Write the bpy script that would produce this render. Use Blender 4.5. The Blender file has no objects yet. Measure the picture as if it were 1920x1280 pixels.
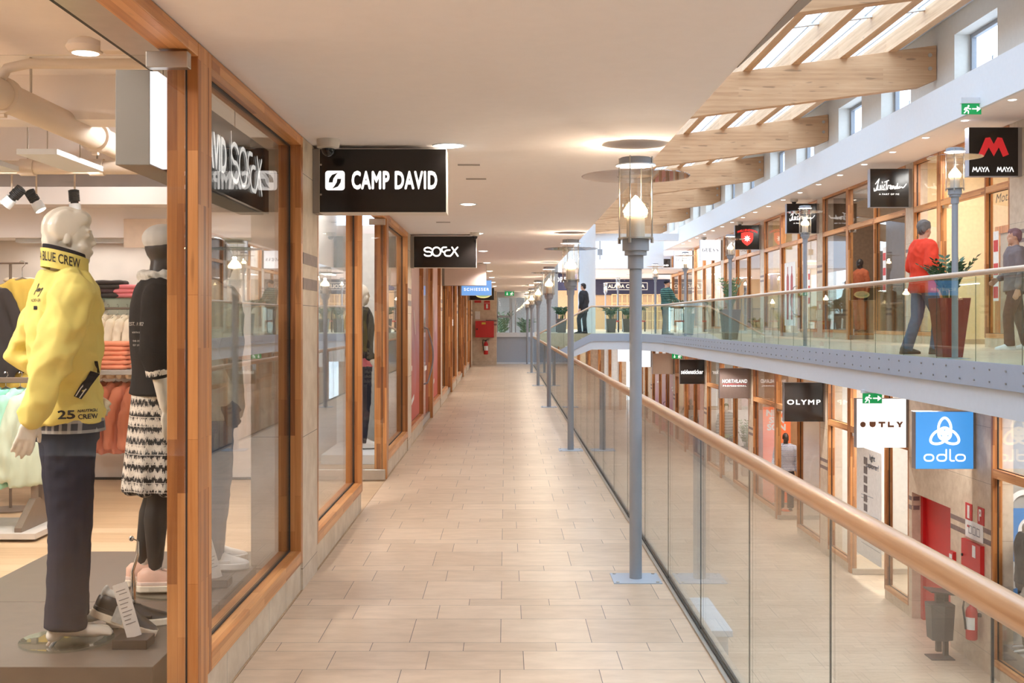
import bpy, math, random
from mathutils import Vector, Matrix, noise
from mathutils.bvhtree import BVHTree
random.seed(7)
SC = bpy.context.scene
COL = SC.collection
PI = math.pi

# ------------------------------------------------------------------ camera
EYE = 1.55
cam_d = bpy.data.cameras.new('camera')
cam_d.sensor_width = 36.0
cam_d.lens = 2233.0 / 1920.0 * 36.0
cam_d.shift_x = 12.0 / 1920.0
cam_d.shift_y = -38.0 / 1920.0
cam_d.clip_start = 0.05
cam_d.clip_end = 400
cam = bpy.data.objects.new('camera', cam_d)
COL.objects.link(cam)
cam.location = (0, 0, EYE)
cam.rotation_euler = (PI / 2, 0, 0)
SC.camera = cam

# ------------------------------------------------------------------ world and exposure
SC.view_settings.view_transform = 'Standard'
SC.view_settings.look = 'None'
SC.view_settings.exposure = 0.2
SC.view_settings.gamma = 1.0
SC.view_settings.use_curve_mapping = False
SC.cycles.max_bounces = 9
SC.cycles.diffuse_bounces = 5
SC.cycles.glossy_bounces = 4
SC.cycles.transmission_bounces = 4
SC.cycles.transparent_max_bounces = 64
SC.cycles.use_denoising = True
SC.cycles.caustics_reflective = False
SC.cycles.caustics_refractive = False
SC.cycles.sample_clamp_indirect = 6.0
SKY_STRENGTH = 5.0
W = bpy.data.worlds.new('overcast_sky')
SC.world = W
W.use_nodes = True
wn = W.node_tree
bg = wn.nodes['Background']
wtc = wn.nodes.new('ShaderNodeTexCoord')
wns = wn.nodes.new('ShaderNodeTexNoise'); wns.inputs['Scale'].default_value = 3.0; wns.inputs['Detail'].default_value = 4
wcr = wn.nodes.new('ShaderNodeValToRGB')
wcr.color_ramp.elements[0].position = 0.35; wcr.color_ramp.elements[0].color = (0.50, 0.70, 0.96, 1)
wcr.color_ramp.elements[1].position = 0.65; wcr.color_ramp.elements[1].color = (0.80, 0.90, 1.0, 1)
wn.links.new(wtc.outputs['Generated'], wns.inputs['Vector'])
wn.links.new(wns.outputs['Fac'], wcr.inputs['Fac'])
wn.links.new(wcr.outputs['Color'], bg.inputs['Color'])
bg.inputs['Strength'].default_value = SKY_STRENGTH
# lamp powers (W) used by the builders further down
P_DOWN = 46.0      # walkway downlights
P_POST = 22.0      # bulbs in the lamp posts
P_STORE = 205.0     # added ceiling panels and hung lamps in the near store
P_ROOM = 105.0      # added ceiling panels in the other shops
P_UP = 60.0        # downlights of the upper gallery
P_LOW = 280.0       # added downlights of the lower floor
WARM = (1.0, 0.965, 0.93)
WARM2 = (1.0, 0.965, 0.93)

# ------------------------------------------------------------------ materials
def srgb(r, g, b):
    def f(c):
        c /= 255.0
        return c / 12.92 if c <= 0.04045 else ((c + 0.055) / 1.055) ** 2.4
    return (f(r), f(g), f(b), 1.0)

class NT:
    def __init__(s, name):
        s.m = bpy.data.materials.new(name); s.m.use_nodes = True
        s.t = s.m.node_tree; s.n = s.t.nodes
        s.b = s.n['Principled BSDF']; s.out = s.n['Material Output']
    def node(s, typ, **kw):
        n = s.n.new('ShaderNode' + typ)
        for k, v in kw.items():
            if hasattr(n, k) and k not in n.inputs: setattr(n, k, v)
            else: n.inputs[k].default_value = v
        return n
    def link(s, a, b): s.t.links.new(a, b)
    def math(s, op, a, b=None, c=None):
        n = s.n.new('ShaderNodeMath'); n.operation = op
        for i, v in enumerate((a, b, c)):
            if v is None: continue
            if isinstance(v, (int, float)): n.inputs[i].default_value = v
            else: s.link(v, n.inputs[i])
        return n.outputs[0]
    def mix(s, fac, a, b, blend='MIX'):
        n = s.n.new('ShaderNodeMix'); n.data_type = 'RGBA'; n.blend_type = blend
        for sock, v in ((n.inputs['Factor'], fac), (n.inputs[6], a), (n.inputs[7], b)):
            if isinstance(v, (int, float)): sock.default_value = v
            elif isinstance(v, tuple): sock.default_value = v
            else: s.link(v, sock)
        return n.outputs[2]
    def ramp(s, fac, stops):
        n = s.n.new('ShaderNodeValToRGB'); s.link(fac, n.inputs[0])
        e = n.color_ramp.elements
        while len(e) < len(stops): e.new(0.5)
        for x, (p, c) in zip(e, stops): x.position = p; x.color = c
        return n.outputs[0]
    def objco(s):
        tc = s.n.new('ShaderNodeTexCoord'); sx = s.n.new('ShaderNodeSeparateXYZ')
        s.link(tc.outputs['Object'], sx.inputs[0])
        return tc.outputs['Object'], sx.outputs[0], sx.outputs[1], sx.outputs[2]
    def comb(s, x, y, z):
        n = s.n.new('ShaderNodeCombineXYZ')
        for i, v in enumerate((x, y, z)):
            if isinstance(v, (int, float)): n.inputs[i].default_value = v
            else: s.link(v, n.inputs[i])
        return n.outputs[0]
    def noise(s, vec, scale, detail=3, rough=0.5):
        n = s.n.new('ShaderNodeTexNoise'); n.inputs['Scale'].default_value = scale
        n.inputs['Detail'].default_value = detail; n.inputs['Roughness'].default_value = rough
        s.link(vec, n.inputs['Vector']); return n.outputs['Fac']
    def bump(s, h, strength=0.2, dist=0.01):
        n = s.n.new('ShaderNodeBump'); n.inputs['Strength'].default_value = strength; n.inputs['Distance'].default_value = dist
        s.link(h, n.inputs['Height']); s.link(n.outputs[0], s.b.inputs['Normal'])
    def base(s, v):
        if isinstance(v, tuple): s.b.inputs['Base Color'].default_value = v
        else: s.link(v, s.b.inputs['Base Color'])
    def rough(s, v): s.b.inputs['Roughness'].default_value = v

def plain(name, rgb, rough=0.55, metal=0.0, var=0.06, scale=14.0, bump=0.0, spec=0.5):
    t = NT(name); co, x, y, z = t.objco()
    f = t.noise(co, scale, 3)
    c = srgb(*rgb)
    lo = tuple(max(0, v * (1 - var)) for v in c[:3]) + (1,); hi = tuple(min(1, v * (1 + var)) for v in c[:3]) + (1,)
    t.base(t.ramp(f, [(0.3, lo), (0.7, hi)]))
    t.rough(rough); t.b.inputs['Metallic'].default_value = metal
    t.b.inputs['Specular IOR Level'].default_value = spec
    if bump: t.bump(f, bump, 0.01)
    return t.m

def emit(name, rgb, strength, base=(200, 200, 200)):
    t = NT(name); t.base(srgb(*base)); t.rough(0.4)
    t.b.inputs['Emission Color'].default_value = srgb(*rgb); t.b.inputs['Emission Strength'].default_value = strength
    return t.m

def glass(name, tint, f0=0.04, rough=0.0, gain=1.0):
    t = NT(name); t.n.remove(t.b)
    tr = t.node('BsdfTransparent', Color=tint + (1.0,))
    gl = t.node('BsdfAnisotropic' if False else 'BsdfGlossy', Roughness=rough)
    lw = t.node('LayerWeight', Blend=0.5)
    p = t.math('POWER', lw.outputs['Facing'], 5.0)
    f = t.math('MULTIPLY_ADD', p, (1 - f0) * gain, f0)
    mx = t.n.new('ShaderNodeMixShader'); t.link(f, mx.inputs[0]); t.link(tr.outputs[0], mx.inputs[1]); t.link(gl.outputs[0], mx.inputs[2])
    t.link(mx.outputs[0], t.out.inputs[0]); return t.m

def wood(name, axis, c_dark, c_mid, c_light, stave=0.04, length=0.55, rough=0.38, knots=0.35, contrast=1.0):
    """glued laminated wood: staves with finger joints along one axis, fine grain along it too"""
    t = NT(name); co, x, y, z = t.objco()
    al, a, b = {'x': (x, y, z), 'y': (y, x, z), 'z': (z, x, y)}[axis]
    v = t.math('ADD', a, b)
    vec = t.comb(al, v, 0.0)
    br = t.node('TexBrick', offset=0.37, squash=1.0)
    br.inputs['Scale'].default_value = 1.0; br.inputs['Brick Width'].default_value = length; br.inputs['Row Height'].default_value = stave
    br.inputs['Mortar Size'].default_value = 0.0007; br.inputs['Bias'].default_value = 0.0
    br.inputs['Color1'].default_value = (0, 0, 0, 1); br.inputs['Color2'].default_value = (1, 1, 1, 1); br.inputs['Mortar'].default_value = (0.15, 0.15, 0.15, 1)
    t.link(vec, br.inputs['Vector'])
    g = t.noise(t.comb(t.math('MULTIPLY', al, 2.2), t.math('MULTIPLY', a, 60.0), t.math('MULTIPLY', b, 60.0)), 1.0, 4, 0.6)
    big = t.noise(t.comb(t.math('MULTIPLY', al, 1.2), t.math('MULTIPLY', a, 9.0), t.math('MULTIPLY', b, 9.0)), 1.0, 2)
    sep = t.n.new('ShaderNodeSeparateColor'); t.link(br.outputs['Color'], sep.inputs[0])
    f = t.math('ADD', t.math('MULTIPLY', sep.outputs[0], 0.42 * contrast), t.math('ADD', t.math('MULTIPLY', g, 0.52), t.math('MULTIPLY', big, 0.30)))
    f = t.math('SUBTRACT', f, 0.11 + 0.21 * (contrast - 1.0))
    col = t.ramp(f, [(0.22, srgb(*c_dark)), (0.5, srgb(*c_mid)), (0.85, srgb(*c_light))])
    kn = t.noise(t.comb(t.math('MULTIPLY', al, 3.0), t.math('MULTIPLY', a, 17.0), t.math('MULTIPLY', b, 17.0)), 1.0, 1)
    km = t.ramp(kn, [(0.70, (0, 0, 0, 1)), (0.76, (knots, knots, knots, 1))])
    t.base(t.mix(km, col, srgb(*[int(c * 0.62) for c in c_dark])))
    t.rough(rough); t.bump(g, 0.06, 0.003)
    return t.m

def tile_floor(name, light, dark, joint, rough=0.33):
    t = NT(name); co, x, y, z = t.objco()
    per = 0.902
    sh = t.math('SUBTRACT', y, 5.747 - per * 20)
    v = t.math('MODULO', sh, per); rowi = t.math('FLOOR', t.math('DIVIDE', sh, per))
    isL = t.math('LESS_THAN', v, 0.456); isS = t.math('GREATER_THAN', v, 0.754)
    isM = t.math('SUBTRACT', 1.0, t.math('ADD', isL, isS))
    off = t.math('ADD', t.math('MULTIPLY', isL, -0.024), t.math('ADD', t.math('MULTIPLY', isM, 0.082), t.math('MULTIPLY', isS, -0.2)))
    u = t.math('DIVIDE', t.math('SUBTRACT', x, off), 0.44)
    fr = t.math('FRACT', u); ti = t.math('FLOOR', u)
    dx = t.math('MULTIPLY', t.math('MINIMUM', fr, t.math('SUBTRACT', 1.0, fr)), 0.44)
    dy = t.math('MINIMUM', t.math('MINIMUM', v, t.math('SUBTRACT', per, v)), t.math('MINIMUM', t.math('ABSOLUTE', t.math('SUBTRACT', v, 0.456)), t.math('ABSOLUTE', t.math('SUBTRACT', v, 0.754))))
    jm = t.math('LESS_THAN', t.math('MINIMUM', dx, dy), 0.0016)
    wnz = t.node('TexWhiteNoise'); wnz.noise_dimensions = '3D'
    t.link(t.comb(ti, t.math('ADD', t.math('MULTIPLY', rowi, 3.0), t.math('ADD', isL, t.math('MULTIPLY', isS, 2.0))), 0.0), wnz.inputs['Vector'])
    n1 = t.noise(t.comb(t.math('MULTIPLY', x, 1.0), t.math('MULTIPLY', y, 2.6), z), 5.0, 6, 0.62)
    f = t.math('ADD', t.math('MULTIPLY', n1, 0.8), t.math('MULTIPLY', wnz.outputs['Value'], 0.25))
    col = t.ramp(f, [(0.3, srgb(*dark)), (0.75, srgb(*light))])
    t.base(t.mix(jm, col, srgb(*joint))); t.rough(rough)
    t.b.inputs['Specular IOR Level'].default_value = 0.35
    return t.m

def stone(name, c1, c2, joint, dy=0.0, dz=0.0, oy=0.0, oz=0.0, rough=0.5):
    """smooth sandstone cladding with fine joints every dy along the wall and every dz in height"""
    t = NT(name); co, x, y, z = t.objco()
    n1 = t.noise(co, 7.0, 6, 0.6)
    col = t.ramp(n1, [(0.3, srgb(*c1)), (0.72, srgb(*c2))])
    m = None
    for c, d, o in ((y, dy, oy), (z, dz, oz)):
        if d:
            fr = t.math('FRACT', t.math('DIVIDE', t.math('SUBTRACT', c, o - 100 * d), d))
            k = t.math('LESS_THAN', fr, 0.004 / d)
            m = k if m is None else t.math('MAXIMUM', m, k)
    t.base(t.mix(m, col, srgb(*joint)) if m is not None else col); t.rough(rough)
    return t.m

M = {}
M['floor'] = tile_floor('beige_stone_tiles', (219, 194, 168), (193, 167, 141), (74, 62, 54))
M['shop_floor'] = wood('pale_oak_planks', 'x', (172, 140, 106), (196, 164, 128), (214, 186, 152), stave=0.19, length=1.3, rough=0.4, knots=0.1, contrast=0.6)
M['ceiling'] = plain('painted_ceiling', (244, 237, 236), 0.9, var=0.01, spec=0.1)
M['white'] = plain('white_paint', (222, 226, 232), 0.75, var=0.012, spec=0.2)
M['wallwhite'] = plain('white_plaster', (226, 222, 214), 0.8, var=0.02, spec=0.2)
M['concrete'] = plain('grey_beige_wallboard', (216, 204, 194), 0.8, var=0.10, scale=3.0)
M['wood_z'] = wood('orange_laminated_wood_upright', 'z', (136, 78, 38), (182, 118, 64), (214, 152, 96), contrast=1.3)
M['wood_y'] = wood('orange_laminated_wood_rail', 'y', (164, 102, 54), (198, 134, 78), (222, 164, 106), stave=0.035, length=0.9, contrast=1.35)
M['beam'] = wood('pale_glulam', 'x', (168, 124, 86), (198, 156, 116), (218, 180, 142), stave=0.042, length=2.6, rough=0.6, knots=0.5, contrast=0.45)
M['purlin'] = wood('pale_glulam_purlin', 'y', (176, 134, 96), (203, 164, 124), (222, 188, 150), stave=0.042, length=2.6, rough=0.6, knots=0.4, contrast=0.45)
M['rail'] = wood('varnished_beech_handrail', 'y', (146, 104, 72), (178, 136, 98), (204, 166, 130), stave=0.03, length=3.0, rough=0.28, knots=0.1, contrast=0.35)
M['rail_x'] = wood('varnished_beech_handrail_cross', 'x', (146, 104, 72), (178, 136, 98), (204, 166, 130), stave=0.03, length=3.0, rough=0.28, knots=0.1, contrast=0.35)
M['stone'] = stone('sandstone_pilaster', (198, 176, 152), (222, 204, 182), (120, 104, 90), dz=0.76, oz=0.12)
M['plinth'] = stone('sandstone_plinth', (196, 174, 148), (220, 202, 178), (110, 96, 82), dy=0.45, oy=0.1)
M['stripe'] = plain('dark_stone_inlay', (132, 112, 108), 0.5, var=0.15)
M['steel'] = plain('grey_painted_steel', (150, 152, 158), 0.42, var=0.02, metal=0.0)
M['fascia'] = plain('blue_grey_steel_fascia', (172, 180, 194), 0.5, var=0.015)
M['alu'] = plain('brushed_steel', (186, 180, 172), 0.32, metal=0.9, var=0.04)
M['chrome'] = plain('polished_chrome', (214, 214, 216), 0.12, metal=1.0, var=0.01)
M['dark'] = plain('dark_seal', (44, 38, 34), 0.6)
M['black'] = plain('black_sign_face', (30, 26, 24), 0.14, var=0.03)
M['blackmat'] = plain('matt_black', (28, 26, 26), 0.6)
M['bracket'] = plain('grey_bracket', (150, 142, 136), 0.5, var=0.02)
M['glass'] = glass('shop_glass', (0.975, 0.985, 0.98), 0.045, gain=0.88)
M['rail_glass'] = glass('balustrade_glass', (0.955, 0.982, 0.968), 0.04, gain=0.9)
M['gal_glass'] = glass('greenish_balustrade_glass', (0.87, 0.965, 0.925), 0.05, gain=0.9)
M['sky_glass'] = glass('skylight_glass', (0.94, 0.97, 0.99), 0.04)
M['lamp_glass'] = glass('lantern_glass', (0.97, 0.955, 0.93), 0.06)
M['disc_glass'] = glass('reflector_disc_glass', (0.93, 0.90, 0.89), 0.14)
M['glow'] = emit('white_light', (255, 246, 232), 7.0)
M['bulb'] = emit('warm_bulb', (255, 226, 178), 26.0)
M['letter'] = emit('lit_white_letters', (255, 250, 246), 0.95)
M['litwhite'] = emit('lit_white_acrylic', (246, 248, 255), 0.95)
M['blind'] = plain('blank_sign_panel', (206, 186, 176), 0.5, var=0.01)
M['red'] = plain('fire_red_paint', (196, 34, 36), 0.35, var=0.03)
M['green'] = emit('lit_exit_green', (20, 160, 88), 0.55, base=(10, 120, 60))
M['mann'] = plain('cream_mannequin_gloss', (224, 214, 200), 0.32, var=0.015)
M['skin'] = plain('light_skin', (206, 156, 128), 0.5, var=0.04)

# ------------------------------------------------------------------ mesh building
class MB:
    def __init__(s): s.v = []; s.f = []
    def add(s, vs, fs):
        k = len(s.v); s.v.extend(Vector(p) for p in vs); s.f.extend(tuple(i + k for i in f) for f in fs); return s
    def box(s, x0, x1, y0, y1, z0, z1):
        if x0 > x1: x0, x1 = x1, x0
        if y0 > y1: y0, y1 = y1, y0
        if z0 > z1: z0, z1 = z1, z0
        return s.add([(x0, y0, z0), (x1, y0, z0), (x1, y1, z0), (x0, y1, z0), (x0, y0, z1), (x1, y0, z1), (x1, y1, z1), (x0, y1, z1)],
                     [(0, 3, 2, 1), (4, 5, 6, 7), (0, 1, 5, 4), (1, 2, 6, 5), (2, 3, 7, 6), (3, 0, 4, 7)])
    def obox(s, c, size, mat):
        h = [d / 2 for d in size]; c = Vector(c)
        vs = [c + mat @ Vector((sx * h[0], sy * h[1], sz * h[2])) for sz in (-1, 1) for sx, sy in ((-1, -1), (1, -1), (1, 1), (-1, 1))]
        return s.add(vs, [(0, 3, 2, 1), (4, 5, 6, 7), (0, 1, 5, 4), (1, 2, 6, 5), (2, 3, 7, 6), (3, 0, 4, 7)])
    def tube(s, pts, rad, n=10, cap=True, flat=None):
        """round tube along points; rad a number or a list; flat=(a,b) scales the two cross axes"""
        pts = [Vector(p) for p in pts]; m = len(pts)
        if isinstance(rad, (int, float)): rad = [rad] * m
        T = []
        for i in range(m):
            d = pts[min(i + 1, m - 1)] - pts[max(i - 1, 0)]
            T.append(d.normalized() if d.length > 1e-9 else Vector((0, 0, 1)))
        up = Vector((0, 0, 1)) if abs(T[0].z) < 0.9 else Vector((0, 1, 0))
        nrm = (up - T[0] * up.dot(T[0])).normalized()
        vs = []
        for i in range(m):
            nrm = (nrm - T[i] * nrm.dot(T[i]))
            nrm = nrm.normalized() if nrm.length > 1e-6 else T[i].orthogonal().normalized()
            bn = T[i].cross(nrm); fa, fb = flat or (1, 1)
            for j in range(n):
                a = 2 * PI * j / n
                vs.append(pts[i] + (nrm * math.cos(a) * fa + bn * math.sin(a) * fb) * rad[i])
        fs = [(i * n + j, i * n + (j + 1) % n, (i + 1) * n + (j + 1) % n, (i + 1) * n + j) for i in range(m - 1) for j in range(n)]
        if cap: fs += [tuple(range(n - 1, -1, -1)), tuple(range((m - 1) * n, m * n))]
        return s.add(vs, fs)
    def cyl(s, p0, p1, r0, r1=None, n=16): return s.tube([p0, p1], [r0, r0 if r1 is None else r1], n)
    def capsule(s, p0, p1, r0, r1=None, n=12):
        r1 = r0 if r1 is None else r1
        p0 = Vector(p0); p1 = Vector(p1); d = (p1 - p0).normalized()
        P = []; R = []
        for k in (0.05, 0.45, 0.8): P.append(p0 - d * r0 * math.sqrt(1 - k * k)); R.append(r0 * k)
        P += [p0, p1]; R += [r0, r1]
        for k in (0.8, 0.45, 0.05): P.append(p1 + d * r1 * math.sqrt(1 - k * k)); R.append(r1 * k)
        return s.tube(P, R, n)
    def chain(s, pts, rad, n=12):
        """a limb: rounded tube through joints"""
        pts = [Vector(p) for p in pts]; d0 = (pts[1] - pts[0]).normalized(); d1 = (pts[-1] - pts[-2]).normalized()
        P = []; R = []
        for k in (0.1, 0.7): P.append(pts[0] - d0 * rad[0] * math.sqrt(1 - k * k)); R.append(rad[0] * k)
        P += pts; R += list(rad)
        for k in (0.7, 0.1): P.append(pts[-1] + d1 * rad[-1] * math.sqrt(1 - k * k)); R.append(rad[-1] * k)
        return s.tube(P, R, n)
    def lathe(s, prof, c=(0, 0, 0), n=24, close=False):
        c = Vector(c); vs = []; m = len(prof)
        for r, z in prof:
            for j in range(n):
                a = 2 * PI * j / n; vs.append(c + Vector((r * math.cos(a), r * math.sin(a), z)))
        fs = [(i * n + j, i * n + (j + 1) % n, (i + 1) * n + (j + 1) % n, (i + 1) * n + j) for i in range(m - 1) for j in range(n)]
        if close: fs += [((m - 1) * n + j, (m - 1) * n + (j + 1) % n, (j + 1) % n, j) for j in range(n)]
        else: fs += [tuple(range(n - 1, -1, -1)), tuple(range((m - 1) * n, m * n))]
        return s.add(vs, fs)
    def ell(s, c, r, n=14, m=9, mat=None):
        c = Vector(c); prof = []
        vs = [];
        for i in range(m + 1):
            t = PI * i / m
            for j in range(n):
                a = 2 * PI * j / n
                p = Vector((r[0] * max(math.sin(t), 0.02) * math.cos(a), r[1] * max(math.sin(t), 0.02) * math.sin(a), -r[2] * math.cos(t)))
                vs.append(c + (mat @ p if mat else p))
        fs = [(i * n + j, i * n + (j + 1) % n, (i + 1) * n + (j + 1) % n, (i + 1) * n + j) for i in range(m) for j in range(n)]
        fs += [tuple(range(n - 1, -1, -1)), tuple(range(m * n, (m + 1) * n))]
        return s.add(vs, fs)
    def loft(s, secs, n=20, power=1.0):
        """sections (z, rx, ry, cx, cy); power > 1 squares them off"""
        vs = []
        for z, rx, ry, cx, cy in secs:
            for j in range(n):
                a = 2 * PI * j / n; ca, sa = math.cos(a), math.sin(a)
                vs.append((cx + rx * math.copysign(abs(ca) ** (1 / power), ca), cy + ry * math.copysign(abs(sa) ** (1 / power), sa), z))
        m = len(secs)
        fs = [(i * n + j, i * n + (j + 1) % n, (i + 1) * n + (j + 1) % n, (i + 1) * n + j) for i in range(m - 1) for j in range(n)]
        fs += [tuple(range(n - 1, -1, -1)), tuple(range((m - 1) * n, m * n))]
        return s.add(vs, fs)
    def prism(s, poly, d, fn):
        """2D polygon extruded by d; fn(u, v, w) -> point"""
        k = len(poly)
        vs = [fn(u, v, 0) for u, v in poly] + [fn(u, v, d) for u, v in poly]
        fs = [tuple(range(k - 1, -1, -1)), tuple(range(k, 2 * k))] + [(i, (i + 1) % k, k + (i + 1) % k, k + i) for i in range(k)]
        return s.add(vs, fs)
    def mesh(s, name, off=(0, 0, 0), smooth=False, angle=40):
        me = bpy.data.meshes.new(name); o = Vector(off)
        me.from_pydata([tuple(p - o) for p in s.v], [], s.f); me.validate()
        import bmesh
        b = bmesh.new(); b.from_mesh(me); bmesh.ops.recalc_face_normals(b, faces=b.faces); b.to_mesh(me); b.free()
        if smooth: shade(me, angle)
        return me

def shade(me, angle=40):
    for p in me.polygons: p.use_smooth = True
    try: me.set_sharp_from_angle(angle=math.radians(angle))
    except Exception: pass

def tag(o, label=None, cat=None, group=None, kind=None):
    for k, v in (('label', label), ('category', cat), ('group', group), ('kind', kind)):
        if v: o[k] = v
    return o

def thing(name, loc=(0, 0, 0), label=None, cat=None, group=None, rotz=0.0, kind=None):
    o = bpy.data.objects.new(name, None); COL.objects.link(o); o.empty_display_size = 0.1
    o.location = loc; o.rotation_euler = (0, 0, rotz)
    return tag(o, label, cat, group, kind)

def put(name, mb, mat, parent=None, world=False, smooth=False, bevel=0.0, angle=40, label=None, cat=None, group=None, kind=None, loc=None):
    """link ONE mesh object; world=True: coordinates are world ones and the parent is unrotated"""
    off = Vector((0, 0, 0))
    if world and parent is not None:
        q = parent
        while q is not None: off += q.location; q = q.parent
    elif loc is not None: off = Vector(loc)
    me = mb.mesh(name, off, smooth, angle) if isinstance(mb, MB) else mb
    me.materials.clear(); me.materials.append(mat)
    o = bpy.data.objects.new(name, me); COL.objects.link(o)
    if loc is not None and parent is None: o.location = loc
    if parent is not None: o.parent = parent
    if bevel:
        b = o.modifiers.new('bevel', 'BEVEL'); b.width = bevel; b.segments = 2; b.limit_method = 'ANGLE'
    return tag(o, label, cat, group, kind)

def struct(name, mb, mat, **kw): return put(name, mb, mat, kind='structure', **kw)

def copy_tree(o, loc=None, label=None, group=None, rotz=None):
    def rec(a, par):
        c = a.copy(); COL.objects.link(c); c.parent = par
        for ch in list(a.children): rec(ch, c)
        return c
    r = rec(o, o.parent)
    if loc is not None: r.location = loc
    if rotz is not None: r.rotation_euler = (0, 0, rotz)
    if label: r['label'] = label
    if group: r['group'] = group
    return r

def eval_mesh(ob):
    dg = bpy.context.evaluated_depsgraph_get(); dg.update()
    return bpy.data.meshes.new_from_object(ob.evaluated_get(dg), depsgraph=dg)

def fused(name, mb, voxel=0.01, smooth=4, fold=None):
    """one continuous skin around overlapping rounded pieces"""
    me = mb.mesh(name + '_raw'); o = bpy.data.objects.new('tmp_skin', me); COL.objects.link(o)
    r = o.modifiers.new('r', 'REMESH'); r.mode = 'VOXEL'; r.voxel_size = voxel
    if smooth:
        sm = o.modifiers.new('s', 'SMOOTH'); sm.factor = 0.5; sm.iterations = smooth
    out = eval_mesh(o); bpy.data.objects.remove(o); bpy.data.meshes.remove(me)
    if fold:
        nv = [(v.co.copy(), v.normal.copy()) for v in out.vertices]
        for v, (c, nn) in zip(out.vertices, nv):
            d = fold(c, nn)
            v.co = c + nn * d
    out.name = name; shade(out, 180)
    return out

def folds(amp, f1=(9, 9, 6), f2=(22, 22, 12), k2=0.4, seed=0.0):
    def fn(c, nn):
        a = noise.noise(Vector((c.x * f1[0] + c.z * 3 + seed, c.y * f1[1] - c.z * 2, c.z * f1[2] + seed)))
        b = noise.noise(Vector((c.x * f2[0] + seed, c.y * f2[1], c.z * f2[2] - c.x * 8)))
        return amp * ((1 - 2 * abs(a)) * 0.8 - 0.3 + k2 * b)
    return fn

# ------------------------------------------------------------------ lettering
FRONT = lambda o: (lambda u, v, w: (o[0] + u, o[1] - w, o[2] + v))      # faces -Y
SIDE = lambda o: (lambda u, v, w: (o[0] + w, o[1] + u, o[2] + v))       # faces +X
def text_pts(s, bold=0.0, shear=0.0, space=1.0, line=1.0):
    cu = bpy.data.curves.new('tmp_text', 'FONT'); cu.body = s; cu.shear = shear
    cu.space_character = space; cu.space_line = line; cu.align_x = 'CENTER'; cu.resolution_u = 3
    o = bpy.data.objects.new('tmp_text', cu); COL.objects.link(o)
    me = eval_mesh(o); bpy.data.objects.remove(o); bpy.data.curves.remove(cu)
    v0 = [(v.co.x, v.co.y) for v in me.vertices]; f0 = [tuple(p.vertices) for p in me.polygons]
    bpy.data.meshes.remove(me)
    vs = []; fs = []
    for q in range(8 if bold else 1):       # heavier weight: the same outline spread in a small circle
        a = 2 * PI * q / 8; k = len(vs)
        vs += [(u + bold * math.cos(a), v + bold * math.sin(a)) for u, v in v0]; fs += [tuple(i + k for i in f) for f in f0]
    text_pts.n = len(v0)
    x0 = min(p[0] for p in vs); x1 = max(p[0] for p in vs); y0 = min(p[1] for p in vs); y1 = max(p[1] for p in vs)
    return [((u - (x0 + x1) / 2) / (x1 - x0), (v - (y0 + y1) / 2) / (y1 - y0)) for u, v in vs], fs
def text_mb(s, w, h, fn, mb=None, bold=0.0, shear=0.0, space=1.0, depth=0.003, c=(0, 0), line=1.0):
    """lettering fitted to a box w by h about (0, 0) of the plane fn, standing a little proud"""
    vs, fs = text_pts(s, bold, shear, space, line); mb = mb or MB()
    n0 = text_pts.n; mb.add([fn(c[0] + u * w, c[1] + v * h, depth + 0.00025 * (i // n0)) for i, (u, v) in enumerate(vs)], fs)
    return mb
def strokes(lines, width, fn, mb=None, depth=0.004, n=10):
    """drawn lines as flat ribbons with round ends"""
    mb = mb or MB(); r = width / 2; st = 0.0015 / max(1, sum(2 * len(L) for L in lines))
    for L in lines:
        for (u, v) in L:
            depth += st
            mb.add([fn(u + r * math.cos(2 * PI * j / n), v + r * math.sin(2 * PI * j / n), depth) for j in range(n)], [tuple(range(n))])
        for (a, b), (c, d) in zip(L, L[1:]):
            l = math.hypot(c - a, d - b)
            if l < 1e-7: continue
            px, py = -(d - b) / l * r, (c - a) / l * r; depth += st
            mb.add([fn(a + px, b + py, depth), fn(a - px, b - py, depth), fn(c - px, d - py, depth), fn(c + px, d + py, depth)], [(0, 1, 2, 3)])
    return mb
def arc(cx, cy, rx, ry, a0, a1, n=14):
    return [(cx + rx * math.cos(math.radians(a0 + (a1 - a0) * i / n)), cy + ry * math.sin(math.radians(a0 + (a1 - a0) * i / n))) for i in range(n + 1)]
def flatpoly(polys, fn, mb=None, depth=0.004):
    mb = mb or MB()
    for p in polys: mb.add([fn(u, v, depth) for u, v in p], [tuple(range(len(p)))])
    return mb
def rrect(w, h, r, n=5, c=(0, 0)):
    P = []
    for sx, sy, a0 in ((1, 1, 0), (-1, 1, 90), (-1, -1, 180), (1, -1, 270)):
        P += arc(c[0] + sx * (w / 2 - r), c[1] + sy * (h / 2 - r), r, r, a0, a0 + 90, n)
    return P
def lamp(name, typ, loc, power, color, parent=None, size=0.1, spot=120, blend=0.6, size_y=None, rot=(0, 0, 0)):
    d = bpy.data.lights.new(name, typ); d.energy = power; d.color = color
    if typ == 'AREA':
        d.size = size
        if size_y: d.shape = 'RECTANGLE'; d.size_y = size_y
    else: d.shadow_soft_size = size
    if typ == 'SPOT': d.spot_size = math.radians(spot); d.spot_blend = blend
    o = bpy.data.objects.new(name, d); COL.objects.link(o); o.rotation_euler = rot
    if parent is not None: o.parent = parent; o.location = Vector(loc) - parent.location
    else: o.location = loc
    return o
ORD = ['first', 'second', 'third', 'fourth', 'fifth', 'sixth', 'seventh', 'eighth', 'ninth', 'tenth', 'eleventh', 'twelfth', 'thirteenth', 'fourteenth', 'fifteenth', 'sixteenth', 'seventeenth', 'eighteenth', 'nineteenth', 'twentieth', 'twenty-first', 'twenty-second', 'twenty-third', 'twenty-fourth', 'twenty-fifth']
F = 2233.0
def PX(x, D): return (x - 948.0) * D / F
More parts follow.
